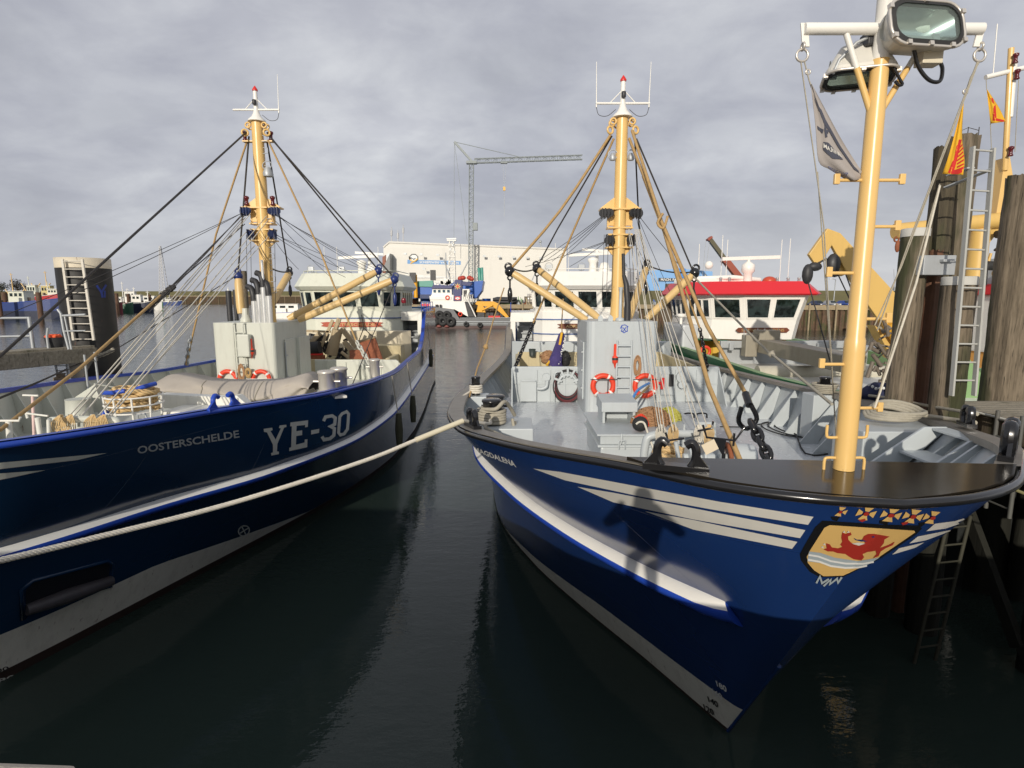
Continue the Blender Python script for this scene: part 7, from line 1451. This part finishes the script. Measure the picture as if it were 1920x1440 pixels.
text_on(hb, 'POWER', [(794, 582), (811, 583), (811, 578), (794, 577)], P('workboat_lettering_yellow', (.72, .58, .05), .5, .05), 'lettering', t, .05, .03)
decal(hb, [[(961, 598), (965, 598), (969, 605), (966, 605)], [(966, 598), (969, 598), (973, 605), (970, 605)], [(972, 600), (990, 600), (990, 602), (973, 602)], [(973, 603.5), (990, 603.5), (990, 605.5), (974, 605.5)]], PM['workboat_lettering_yellow'], 'lettering', t, .05)
m = MB(); c = Y(848, 524, wy+3); zt = Y(848, 452, wy+3).z; z0 = c.z-2; mw = .75
for dx in (-mw, mw):
    for dy in (-.5, .5): m.tube([(c.x+dx, c.y+dy, z0), (c.x+dx*.6, c.y+dy*.6, zt)], .14, 6)
for i in range(9): z = z0+(zt-z0)*i/9; m.b2((c.x-mw, c.y-.6, z), (c.x+mw, c.y+.6, z+.12)); m.tube([(c.x-mw, c.y-.5, z), (c.x+mw*.9, c.y-.5, z+(zt-z0)/9)], .08, 5)
m.b2((c.x-1.0, c.y-.5, zt), (c.x+1.0, c.y+.5, zt+.25)); m.beam((c.x-1.1, c.y, zt+.5), (c.x+1.0, c.y, zt+.55), .25, .2); m.build('mast', W3, t)
m = MB()
for i in range(10): m.box((c.x+rnd.choice((-.7, .7, -.2, .3)), c.y-.7, z0+rnd.uniform(.1, .95)*(zt-z0)), (.3, .3, .5))
m.tube([(c.x-1.2, c.y-.4, z0), (c.x-1.3, c.y-.4, zt-2.5)], .12, 6); m.tube([Y(832, 485, wy+2), Y(846, 530, wy+2)], .12, 6); m.tube([Y(883, 480, wy+2), Y(862, 520, wy+2)], .14, 6); m.build('mast_fittings', GALV, t)
m = MB()
for px, py in ((863, 522), (868, 521), (880, 521), (884, 523)): m.ball(Y(px, py, wy+1.5), .6, 10, 6, (1, .8, .8), .15)
m.build('life_raft_cover', P('faded_raft_red', (.42, .05, .03), .5, .1), t); m = MB()
for i in range(22): m.box(Y(rnd.uniform(816, 850), rnd.uniform(524, 534), wy+2), (rnd.uniform(.2, .9), .4, rnd.uniform(.3, .8)))
m.build('roof_gear', W3, t)
for px, py in ((863, 589), (839, 558)): MB().torus(Y(px, py, wy+.5), .38, .13, Matrix.Rotation(R(90), 3, 'X'), 18, 8).build('life_ring', ORANGE, t)
m = MB()
for px in (818, 820, 826): m.tube([Y(px, 580, wy+.2), Y(px, 571, wy+.2)], .2, 8)
m.build('bitts', DARK, t); m = MB()
for i in range(6): px = 868+i*3.4; m.tube([Y(px, 566, wy+.8), Y(px+1.5, 552, wy+.8)], .07, 5)
m.tube([Y(880, 545, wy+.8), Y(872, 566, wy+.8)], .12, 6); m.tube([Y(876, 560, wy+.8), Y(892, 594, wy+.8)], .15, 6); m.build('stair_rail', W3, t)
CO = P('workboat_crane_orange', (.74, .36, .015), .4, .06)
E3([(891, 570), (894, 565), (925, 565), (934, 569), (954, 594), (949, 596), (926, 576), (897, 573)], wy+1.5, 1.1, CO, 'crane_arm'); E3([(893, 585), (896, 573), (904, 570), (909, 580), (910, 586)], wy+1.4, 1.6, CO, 'crane_base'); E3([(895, 586), (908, 586), (908, 596), (895, 596)], wy+1.4, 1.6, DARK, 'crane_pedestal'); MB().tube([Y(903, 582, wy+1.2), Y(924, 572, wy+1.2)], .2, 8).build('crane_cylinder', CO, t)
m = MB(); m.box(Y(927, 594, wy+2), (2.6, 2, .5)); m.box(Y(800, 573, wy+2), (2, 2, .8)); m.build('red_deck_box', RED, t); m = MB()
for px in (915, 922, 932, 940, 884, 889): m.box(Y(px, 591, wy+2.5), (.7, 1.5, 1.1))
m.build('deck_gear', DARK, t)
# ================================================================ shipyard shed
sy = 186.0; t = thing('warehouse', 'huge cream corrugated shipyard shed with a blue sign strip', 'warehouse', (0, sy, 4.5))
def cladding():
    m, t_, b = nt('ribbed_cream_cladding'); w = N(t_, 'ShaderNodeTexWave', Scale=.9); w.bands_direction = 'X'; t_.links.new(coords(t_), w.inputs['Vector']); col = mix(t_, ramp(t_, w.outputs['Fac'], .0, .25), (.62, .60, .54), (.72, .70, .64)); f = noise(t_, (.4, .4, .08), 1.2, 5); col = mix(t_, ramp(t_, f, .55, .8), col, (.64, .62, .56)); t_.links.new(col, b.inputs['Base Color']); b.inputs['Roughness'].default_value = .6; return m
CL = cladding(); a, b, c2, d2 = Y(719, 566, sy), Y(1062, 566, sy-4), Y(1062, 468, sy-4), Y(730, 454.5, sy)
e2 = Y(719, 464, sy); m = MB(); m.ext([a, b, c2, d2, e2], (0, 60, 0)); m.build('wall', CL, t)
m = MB(); m.beam(d2+V((0, -.15, .1)), c2+V((0, -.15, .1)), .4, .5); m.beam(e2+V((0, -.15, .1)), d2+V((0, -.15, .1)), .4, .4); m.build('roof_edge', P('pale_flashing', (.62, .6, .55), .5, .05), t)
E3([(716, 507), (731, 475), (731, 508)], sy-5, 5, P('canopy_dark_steel', (.20, .21, .21), .5, .1), 'door_canopy', t); E3([(717, 560), (717, 482), (723, 478), (723, 560)], sy-.4, .5, P('door_red_brown', (.26, .09, .05), .6, .1), 'door', t); E3([(724, 560), (724, 478), (731, 475), (731, 560)], sy-.8, .8, GALV, 'door_leaf', t)
wb = BVHTree.FromPolygons([tuple(a), tuple(b), tuple(c2), tuple(d2)], [(0, 1, 2, 3)]); SB = P('sign_sky_blue', (.12, .30, .58), .5, .04)
decal(wb, [[(764, 487), (848, 489), (864, 489.5), (864, 496.5), (764, 494.5)]], SB, 'sign_strip', t, .12, 20); text_on(wb, 'SCHEEPSWERF VAN DUIVEN', [(787, 493.6), (860, 495.2), (860, 491), (787, 489.3)], SIGNW, 'sign_lettering', t, .2, .02, 20)
oc = [(776+8.2*math.cos(i*.7854+.39), 484+7.6*math.sin(i*.7854+.39)) for i in range(8)]
decal(wb, [oc], SIGNW, 'sign_emblem', t, .18, 20); decal(wb, stroke([oc[i] for i in (2, 3, 4, 5, 6, 7, 0, 1)][1:], 1.6)+stroke([(773.4, 484), (776, 486.6), (779.4, 483.8)], 1.5), DARK, 'sign_emblem', t, .26, 20); decal(wb, stroke([(768.5, 485), (771, 489), (776, 490)], 2)+stroke([(783.5, 485), (779, 489), (770, 494)], 2.2), P('sign_amber', (.72, .42, .06), .5, .05), 'sign_emblem', t, .30, 20)
for i, (px, py) in enumerate(((790, 477), (821, 478), (908, 480), (936, 481), (963, 482), (989, 483), (1014, 484), (760, 476), (795, 504))): m = MB(); m.box(Y(px, py, sy-4.3), (.9, .5, .6)); m.tube([Y(px, py, sy-4.3), Y(px, py, sy-3)], .1, 5); m.build('wall_lamp', GALV, t)
for px, pt in ((734, 426), (746, 431), (756, 421)): m = MB(); m.tube([Y(px, 455, sy+3), Y(px, pt+14, sy+3), Y(px, pt, sy+3)], [.18, .16, .12], 6); m.tube([Y(px, pt+16, sy+3), Y(px, pt+6, sy+3)], .35, 8); m.build('roof_aerial', P('aerial_grey', (.5, .5, .5), .5, .1), t)
m = MB(); m.tube([Y(1015, 464, sy), Y(1013, 454, sy)], .2, 6); m.ball(Y(1013, 453, sy), .5, 8, 6); m.build('roof_vent', GALV, t)
# blue works building
by = 172.0; t = thing('factory_building', 'light blue works building with a dark name strip and open doorway', 'building', (40, by, 4.5)); BB = P('light_blue_cladding', (.22, .42, .72), .5, .04, .2, dirt=.08); BD = P('mid_blue_cladding', (.08, .26, .62), .5, .05, .2)
E3([(1205, 566), (1205, 508), (1276, 504), (1336, 509), (1336, 566)], by, 30, BB, 'wall', t, 0); E3([(1270, 503), (1286, 503.5), (1286, 521), (1270, 521)], by-.3, .4, BD, 'gable_panel', t, 0); E3([(1336, 566), (1336, 517), (1408, 517), (1408, 566)], by+3, 20, BB, 'side_wing', t, 0)
E3([(1260, 566), (1260, 532), (1294, 532), (1294, 566)], by-.2, .3, P('doorway_painted_dark', (.02, .02, .022), .8, .3), 'doorway', t, 0); E3([(1262, 546), (1262, 533), (1293, 533), (1293, 546)], by-.5, .2, P('roller_door', (.36, .34, .27), .6, .08), 'roller_door', t, 0)  # solid dark panel paints the unlit inside of the open doorway
E3([(1337, 533), (1337, 522), (1360, 522), (1360, 533)], by+2.6, .4, P('wing_dark_strip', (.03, .04, .07), .5, .1), 'roof_strip', t, 0); E3([(1337, 545), (1337, 526), (1360, 526), (1360, 545)], by+2.3, .2, PM['roller_door'], 'roller_door', t, 0); E3([(1377, 545), (1377, 525), (1399, 525), (1399, 545)], by+2.5, .4, DARK, 'window', t, 0)
E3([(1235, 527), (1235, 521), (1315, 523), (1315, 527.5)], by-.4, .3, P('sign_dark_strip', (.05, .055, .07), .5, .1), 'sign_strip', t, 0); fbv = BVHTree.FromPolygons([tuple(Y(px, py, by-.4)) for px, py in ((1200, 540), (1340, 540), (1340, 500), (1200, 500))], [(0, 1, 2, 3)]); text_on(fbv, 'MACH. FABRIEK BAKKER', [(1239, 526.4), (1311, 526.9), (1311, 523.2), (1239, 521.8)], SIGNW, 'sign_lettering', t, .1, .025, 20)
m = MB(); m.tube([Y(1322, 560, by-2), Y(1323, 514, by-2)], .25, 6); m.build('flue_pipe', WHITE2, t)
# mobile crane
t = thing('mobile_crane', 'rust red telescopic crane boom raised behind the red roofed boat', 'crane', Y(1394, 545, 150)); cb = 150.0; RC = P('crane_rust_red', (.30, .075, .045), .5, .1); a, b, e = Y(1398, 536, cb), Y(1360, 488, cb), Y(1331, 449, cb)
m = MB(); m.beam(a, b, 1.5, 1.7, (0, 1, 0)); m.build('boom_base', RC, t, .05); m = MB(); m.beam(b, e, 1.0, 1.2, (0, 1, 0)); m.build('boom_extension', P('crane_dark_olive', (.10, .09, .05), .5, .1), t, .05); m = MB(); m.beam(b+(a-b)*.03, b-(a-b)*.05, 1.8, 2.0, (0, 1, 0)); m.beam(e, e+(e-b)*.08, 1.3, 1.8, (0, 1, 0)); m.box(a, (2.2, 2, 2)); m.build('boom_head', RC, t, .05)
d = (a-b).normalized(); nn = V((0, 1, 0)).cross(d).normalized(); nn = nn if nn.z > 0 else -nn; m = MB(); text_flat(m, 'W. BAKKER', b+d*1.0-nn*.35+V((0, -.82, 0)), d*6.2, nn*.75, .02); m.build('lettering', SIGNW, t); m = MB(); m.tube([e, V((e.x-1.2, e.y, Y(0, 545, cb).z))], .05, 4); m.tube([e+V((-1, 0, .2)), V((e.x-1.6, e.y, Y(0, 545, cb).z))], .05, 4); m.build('hoist_rope', GALV, t); m = MB(); m.box(Y(1394, 549, cb), (7, 3, 3)); m.build('crane_carrier', RC, t, .1)
# tower crane
t = thing('tower_crane', 'grey lattice tower crane with raised counter strut over the shipyard', 'crane', Y(884, 560, 178)); ty = 178.0; TG = P('tower_crane_grey', (.27, .30, .30), .6, .1)
def lattice(a, b, w, n, r, mat, name, up=V((0, 1, 0))):
    a, b = V(a), V(b); d = (b-a).normalized(); s = d.cross(up).normalized(); u = s.cross(d).normalized(); m = MB(); cs = [s*w/2*i+u*w/2*j for i, j in ((-1, -1), (1, -1), (1, 1), (-1, 1))]
    for c in cs: m.tube([a+c, b+c], r, 5)
    for i in range(n):
        p, q = a.lerp(b, i/n), a.lerp(b, (i+1)/n)
        for j in range(4): c, e = cs[j], cs[(j+1) % 4]; m.tube([p+c, q+e] if (i+j) % 2 else [p+e, q+c], r*.6, 4); m.tube([p+c, p+e], r*.55, 4)
    return m.build(name, mat, t)
bx = Y(884, 560, ty); tx = Y(884, 306, ty); lattice((bx.x-.3, ty, 4.5), (tx.x, ty, tx.z), 1.25, 34, .12, TG, 'tower')
j0, j1 = Y(890, 302, ty), Y(1092, 295, ty); lattice(j0, j1, 1.2, 26, .11, TG, 'jib'); m = MB(); a, b = Y(886, 304, ty), Y(852, 266, ty); m.beam(a, b, .7, .6); m.b2((tx.x-1.5, ty-1, tx.z-.2), (tx.x+1.6, ty+1, tx.z+.5)); m.build('counter_strut', TG, t)
m = MB(); m.tube([b, Y(974, 294, ty)], .1, 5); m.tube([b, Y(851, 470, ty)], .07, 4); m.tube([b, Y(876, 452, ty)], .07, 4); m.build('tie_rope', TG, t); m = MB(); m.box(Y(945, 305, ty), (2, 1.2, .5)); m.build('trolley', TG, t); m = MB(); m.tube([Y(943, 306, ty), Y(945, 352, ty)], .05, 4); m.tube([Y(949, 306, ty), Y(946, 352, ty)], .05, 4); m.tube([Y(945.5, 352, ty), Y(945.5, 406, ty)], .09, 4); m.build('hoist_rope', GALV, t); m = MB(); m.box(Y(945.5, 354, ty), (.7, .7, 1.1)); m.build('hook_block', PM['sign_amber'], t)
m = MB(); m.b2((tx.x+.3, ty-.8, Y(0, 432, ty).z), (tx.x+1.7, ty+.8, Y(0, 418, ty).z)); m.build('operator_cabin', TG, t, .1)
# hull on the slip, bits of yard
t = thing('hull_on_slipway', 'blue and teal ship hull standing on the slipway behind the workboat', 'ship', Y(780, 560, 140)); E3([(755, 558), (766, 530), (812, 530), (886, 528), (906, 526), (903, 545), (892, 560)], 140, 9, P('slip_blue_hull', (.015, .10, .42), .4, .1, .3), 'hull', t); E3([(764, 537), (764, 528), (812, 526), (812, 538)], 139.6, 1, P('slip_teal_bulwark', (.08, .30, .24), .4, .1), 'bulwark', t); E3([(757, 560), (760, 552), (886, 552), (890, 560)], 139.7, 9.4, P('slip_navy_bottom', (.012, .03, .11), .5, .1), 'boot_topping', t); E3([(760, 521), (760, 513), (840, 519), (840, 521)], 146, 2, WHITE2, 'deck_rail', t)
m = MB(); m.tube([Y(780, 558, 138.5), Y(778, 515, 138.5)], .5, 8); m.build('yard_post', CO, t); m = MB(); m.box(Y(774, 520, 138), (1.4, 1, 2.2)); m.box(Y(812, 516, 138), (1.2, 1, 2.4)); m.build('yard_lamp', DARK, t); m = MB(); m.tube([Y(900, 526, 141), Y(898, 503, 141), Y(903, 502, 141), Y(904, 526, 141)], .4, 8); m.build('teal_davit', PM['slip_teal_bulwark'], t)
m = MB()
for j, (py, n) in enumerate(((566, 7), (561, 6))):
    for i in range(n): m.tube([Y(924+i*1.5, py-i*.4, 137+i*.6), Y(962+i*1.5, py+.6-i*.4, 137+i*.6)], .32, 8)
tag(m.build('pipe_stack', DARK), 'stack of long black pipes on the quay behind the crane arm', 'pipes')
for i, (px, py) in enumerate(((991, 561), (996, 561), (1000, 561))):
    t = thing('steel_drum', ['left', 'middle', 'right'][i]+' silver drum of three on the quay edge beside the wheelhouse', 'drum', Y(px, 566, 138), 'silver drums on the quay'); m = MB(); p = Y(px, 566, 138); m.lathe(p, [(.3, 0), (.3, .6), (.32, .62), (.3, .65), (.3, 1.3), (.32, 1.32), (.3, 1.35), (.3, 1.9), (0, 1.9)], 14); m.build('drum_body', STEEL, t)
rnd.seed(21); YG = [RUSTY, DARK, WHITE2, PM['grey_brown_gear'], GALV, LGREEN, PM['slip_blue_hull'], HOLD]
for i in range(46):
    px = rnd.uniform(765, 808) if i < 8 else rnd.uniform(900, 1000) if i < 34 else rnd.uniform(1210, 1290); y = 138+rnd.uniform(0, 12); p = Y(px, 569, y); p.z = 4.56; w, h = rnd.uniform(.8, 3.2), rnd.uniform(.6, 2.4); m = MB(); kind = i % 3
    if kind == 0: m.box(p+V((0, 0, h/2)), (w, 1.5, h), rnd.uniform(-.4, .4)); m.box(p+V((0, 0, h+.06)), (w*1.05, 1.6, .12), rnd.uniform(-.4, .4)); nm_, ct = 'yard_crate', 'crate'
    elif kind == 1:
        for q in range(5): m.beam(p+V((-w/2, q*.2, .15+.22*q)), p+V((w/2, q*.25, .15+.22*q)), .22, .18)
        nm_, ct = 'beam_stack', 'beams'
    else:
        for q in range(9): m.tube([p+V((rnd.uniform(-w, w)/2, 0, 0)), p+V((rnd.uniform(-w, w)/2, .3, h*rnd.uniform(.5, 1.1)))], .09, 5)
        nm_, ct = 'scrap_heap', 'scrap'
    hue = ('rust brown', 'black', 'white', 'grey brown', 'grey', 'pale green', 'blue', 'ochre')[i % 8]; pl_ = 'on the quay left of the workboat wheelhouse' if i < 8 else 'on the quay behind the workboat crane' if i < 34 else 'on the quay before the blue works building'
    tag(m.build(nm_, YG[i % 8]), hue+{'yard_crate': ' lidded yard box ', 'beam_stack': ' stack of beams ', 'scrap_heap': ' tangle of upright scrap lengths '}[nm_]+pl_, ct, {'yard_crate': 'yard boxes on the far quay', 'beam_stack': 'beam stacks on the far quay', 'scrap_heap': 'scrap on the far quay'}[nm_])
# far timber pile seen over the right-hand cutter's rail, red drum
far_pile(1268, 532, 700, 20, 'thick green timber pile between the two right-hand boats', PILE) if False else None
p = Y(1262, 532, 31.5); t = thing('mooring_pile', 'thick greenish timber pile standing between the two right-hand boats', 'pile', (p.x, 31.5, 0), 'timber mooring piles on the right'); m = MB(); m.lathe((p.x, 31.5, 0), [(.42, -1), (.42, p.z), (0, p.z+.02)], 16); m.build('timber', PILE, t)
# parked cars
def car(px, py, y, colm, label, s=1):
    p = Y(px, py, y); p.z = 4.56; t = thing('parked_car', label, 'car', p, 'cars parked below the dyke'); q = Matrix.Rotation(R(8), 3, 'Z'); prof = [(-.88, .25), (-.9, .75), (-.84, .85), (-.72, 1.0), (-.60, 1.38), (-.5, 1.44), (.5, 1.44), (.60, 1.38), (.72, 1.0), (.84, .85), (.9, .75), (.88, .25)]
    def sec(yy, f): return [p+q@V((x, yy, .25+(z-.25)*f if z > .85 else z)) for x, z in prof]
    m = MB(); m.loft(sec(-2.1, .34), sec(-1.1, .55), capb=False, smooth=True); m.loft(sec(-1.1, .55), sec(-.4, 1.0), capa=False, capb=False); m.loft(sec(-.4, 1), sec(1.1, 1), capa=False, capb=False); m.loft(sec(1.1, 1), sec(2.0, .6), capa=False); m.build('body', colm, t)
    MB().add([p+q@V(v) for v in ((-.66, -1.06, .98), (.66, -1.06, .98), (.52, -.48, 1.40), (-.52, -.48, 1.40))], [(0, 1, 2, 3)]).build('windscreen', GLASS, t)
    for sx in (-1, 1):
        MB().box(p+q@V((sx*.62, -2.11, .68)), (.36, .06, .16), m=q).build('headlight', W3, t)
        for yy in (-1.3, 1.25): MB().cyl(p+q@V((sx*.80, yy, .32)), p+q@V((sx*.93, yy, .32)), .32, n=14).build('wheel', RUBBER, t)
    MB().box(p+q@V((0, -2.12, .48)), (.5, .04, .12), m=q).build('number_plate', FY, t); MB().box(p+q@V((0, -2.12, .36)), (1.3, .05, .14), m=q).build('grille', DARK, t); return t
CB = [P('car_paint_%s' % n, c, .25, .05, coat=.5) for n, c in (('navy', (.02, .03, .08)), ('silver', (.35, .36, .38)), ('blue', (.02, .06, .28)), ('black', (.015, .015, .02)))]
for px, i, l in ((1532, 0, 'dark navy car nearest the red roofed wheelhouse'), (1557, 1, 'silver grey car between the navy and the bright blue car'), (1583, 2, 'bright blue car parked left of the yellow pole'), (1609, 3, 'black car half hidden by the yellow pole')): car(px, 574, 121, CB[i], l)
t = thing('street_lamp', 'slender street lamp on the road below the right-hand dyke', 'street lamp', Y(1563, 565, 128)); a, b = Y(1563, 565, 128), Y(1567, 524, 128); m = MB(); m.tube([a, b, b+V((-.9, 0, .15))], .1, 6); m.build('lamp_post', GALV, t); MB().box(b+V((-1.1, 0, .12)), (.6, .3, .14)).build('lamp_head', WHITE2, t, .03)
m = MB(); a, b = Y(1598, 608, 112), Y(1660, 616, 112); m.beam(a, b, 1.2, .5); tag(m.build('fender_beam', PLANK), 'floating timber fender beam along the far sheet pile quay', 'beam')
# hexagonal lamp on the dyke (right of the crane arm)
t = thing('signal_box', 'small grey signal box on a mast right of the yellow crane jib', 'signal', Y(1678, 545, 100)); m = MB(); m.box(Y(1680, 541, 100), (.9, .5, .6)); m.build('box_body', GALV, t); m = MB(); m.tube([Y(1680, 560, 100), Y(1680, 541, 100)], .08, 5); m.tube([Y(1677, 538, 100), Y(1676, 505, 100)], .04, 4); m.build('box_mast', GALV, t)
# ================================================================ the photographer on the quay (behind the camera; seen as a shadow on the bow)
def person(name, label, base, yaw):
    t = thing(name, label, 'person', base); b = V(base); q = Matrix.Rotation(yaw, 3, 'Z')
    J = {'pel': (0, 0, .95), 'spi': (0, .01, 1.15), 'che': (0, 0, 1.36), 'nec': (0, .02, 1.50), 'hea': (0, .04, 1.62), 'top': (0, .03, 1.74),
         'shl': (-.19, 0, 1.42), 'ell': (-.42, .10, 1.22), 'wrl': (-.14, .26, 1.50), 'shr': (.19, 0, 1.42), 'elr': (.42, .10, 1.22), 'wrr': (.14, .26, 1.50),
         'hil': (-.10, 0, .90), 'knl': (-.14, .02, .48), 'anl': (-.16, -.02, .09), 'tol': (-.18, .16, .04), 'hir': (.10, 0, .90), 'knr': (.14, .02, .48), 'anr': (.16, -.02, .09), 'tor': (.18, .16, .04)}
    Rr = {'pel': .16, 'spi': .15, 'che': .17, 'nec': .06, 'hea': .10, 'top': .08, 'shl': .08, 'ell': .055, 'wrl': .04, 'shr': .08, 'elr': .055, 'wrr': .04, 'hil': .10, 'knl': .07, 'anl': .05, 'tol': .04, 'hir': .10, 'knr': .07, 'anr': .05, 'tor': .04}
    Ed = ['pel-spi', 'spi-che', 'che-nec', 'nec-hea', 'hea-top', 'che-shl', 'shl-ell', 'ell-wrl', 'che-shr', 'shr-elr', 'elr-wrr', 'pel-hil', 'hil-knl', 'knl-anl', 'anl-tol', 'pel-hir', 'hir-knr', 'knr-anr', 'anr-tor']
    ks = list(J); me = bpy.data.meshes.new('body'); me.from_pydata([tuple(b+q@V(J[k_])*1.1) for k_ in ks], [tuple(ks.index(x) for x in e.split('-')) for e in Ed], []); o = bpy.data.objects.new('body', me); COL.objects.link(o); adopt(o, t); me.materials.append(P('dark_jacket_cloth', (.03, .035, .05), .9, .2))
    md = o.modifiers.new('skin', 'SKIN'); 
    for i, k_ in enumerate(ks): me.skin_vertices[0].data[i].radius = (Rr[k_]*1.1, Rr[k_]*1.1)
    me.skin_vertices[0].data[0].use_root = True; sb = o.modifiers.new('subdivision', 'SUBSURF'); sb.levels = 2; sb.render_levels = 2
    return t
person('person', 'person in a dark jacket taking the picture from the quay, elbows raised', (-.05, -.24, QZ), 0)
# single-piece things are one mesh each: no empty above a lone child
for o in [o for o in list(scene.objects) if o.type == 'EMPTY' and o.parent is None and o.get('category')]:
    ch = list(o.children)
    if len(ch) == 1 and ch[0].type == 'MESH':
        c = ch[0]; nm_ = o.name; c.parent = None; c.matrix_parent_inverse = Matrix.Identity(4)
        for k_ in ('label', 'category', 'group'):
            if o.get(k_): c[k_] = o[k_]
        bpy.data.objects.remove(o); c.name = nm_
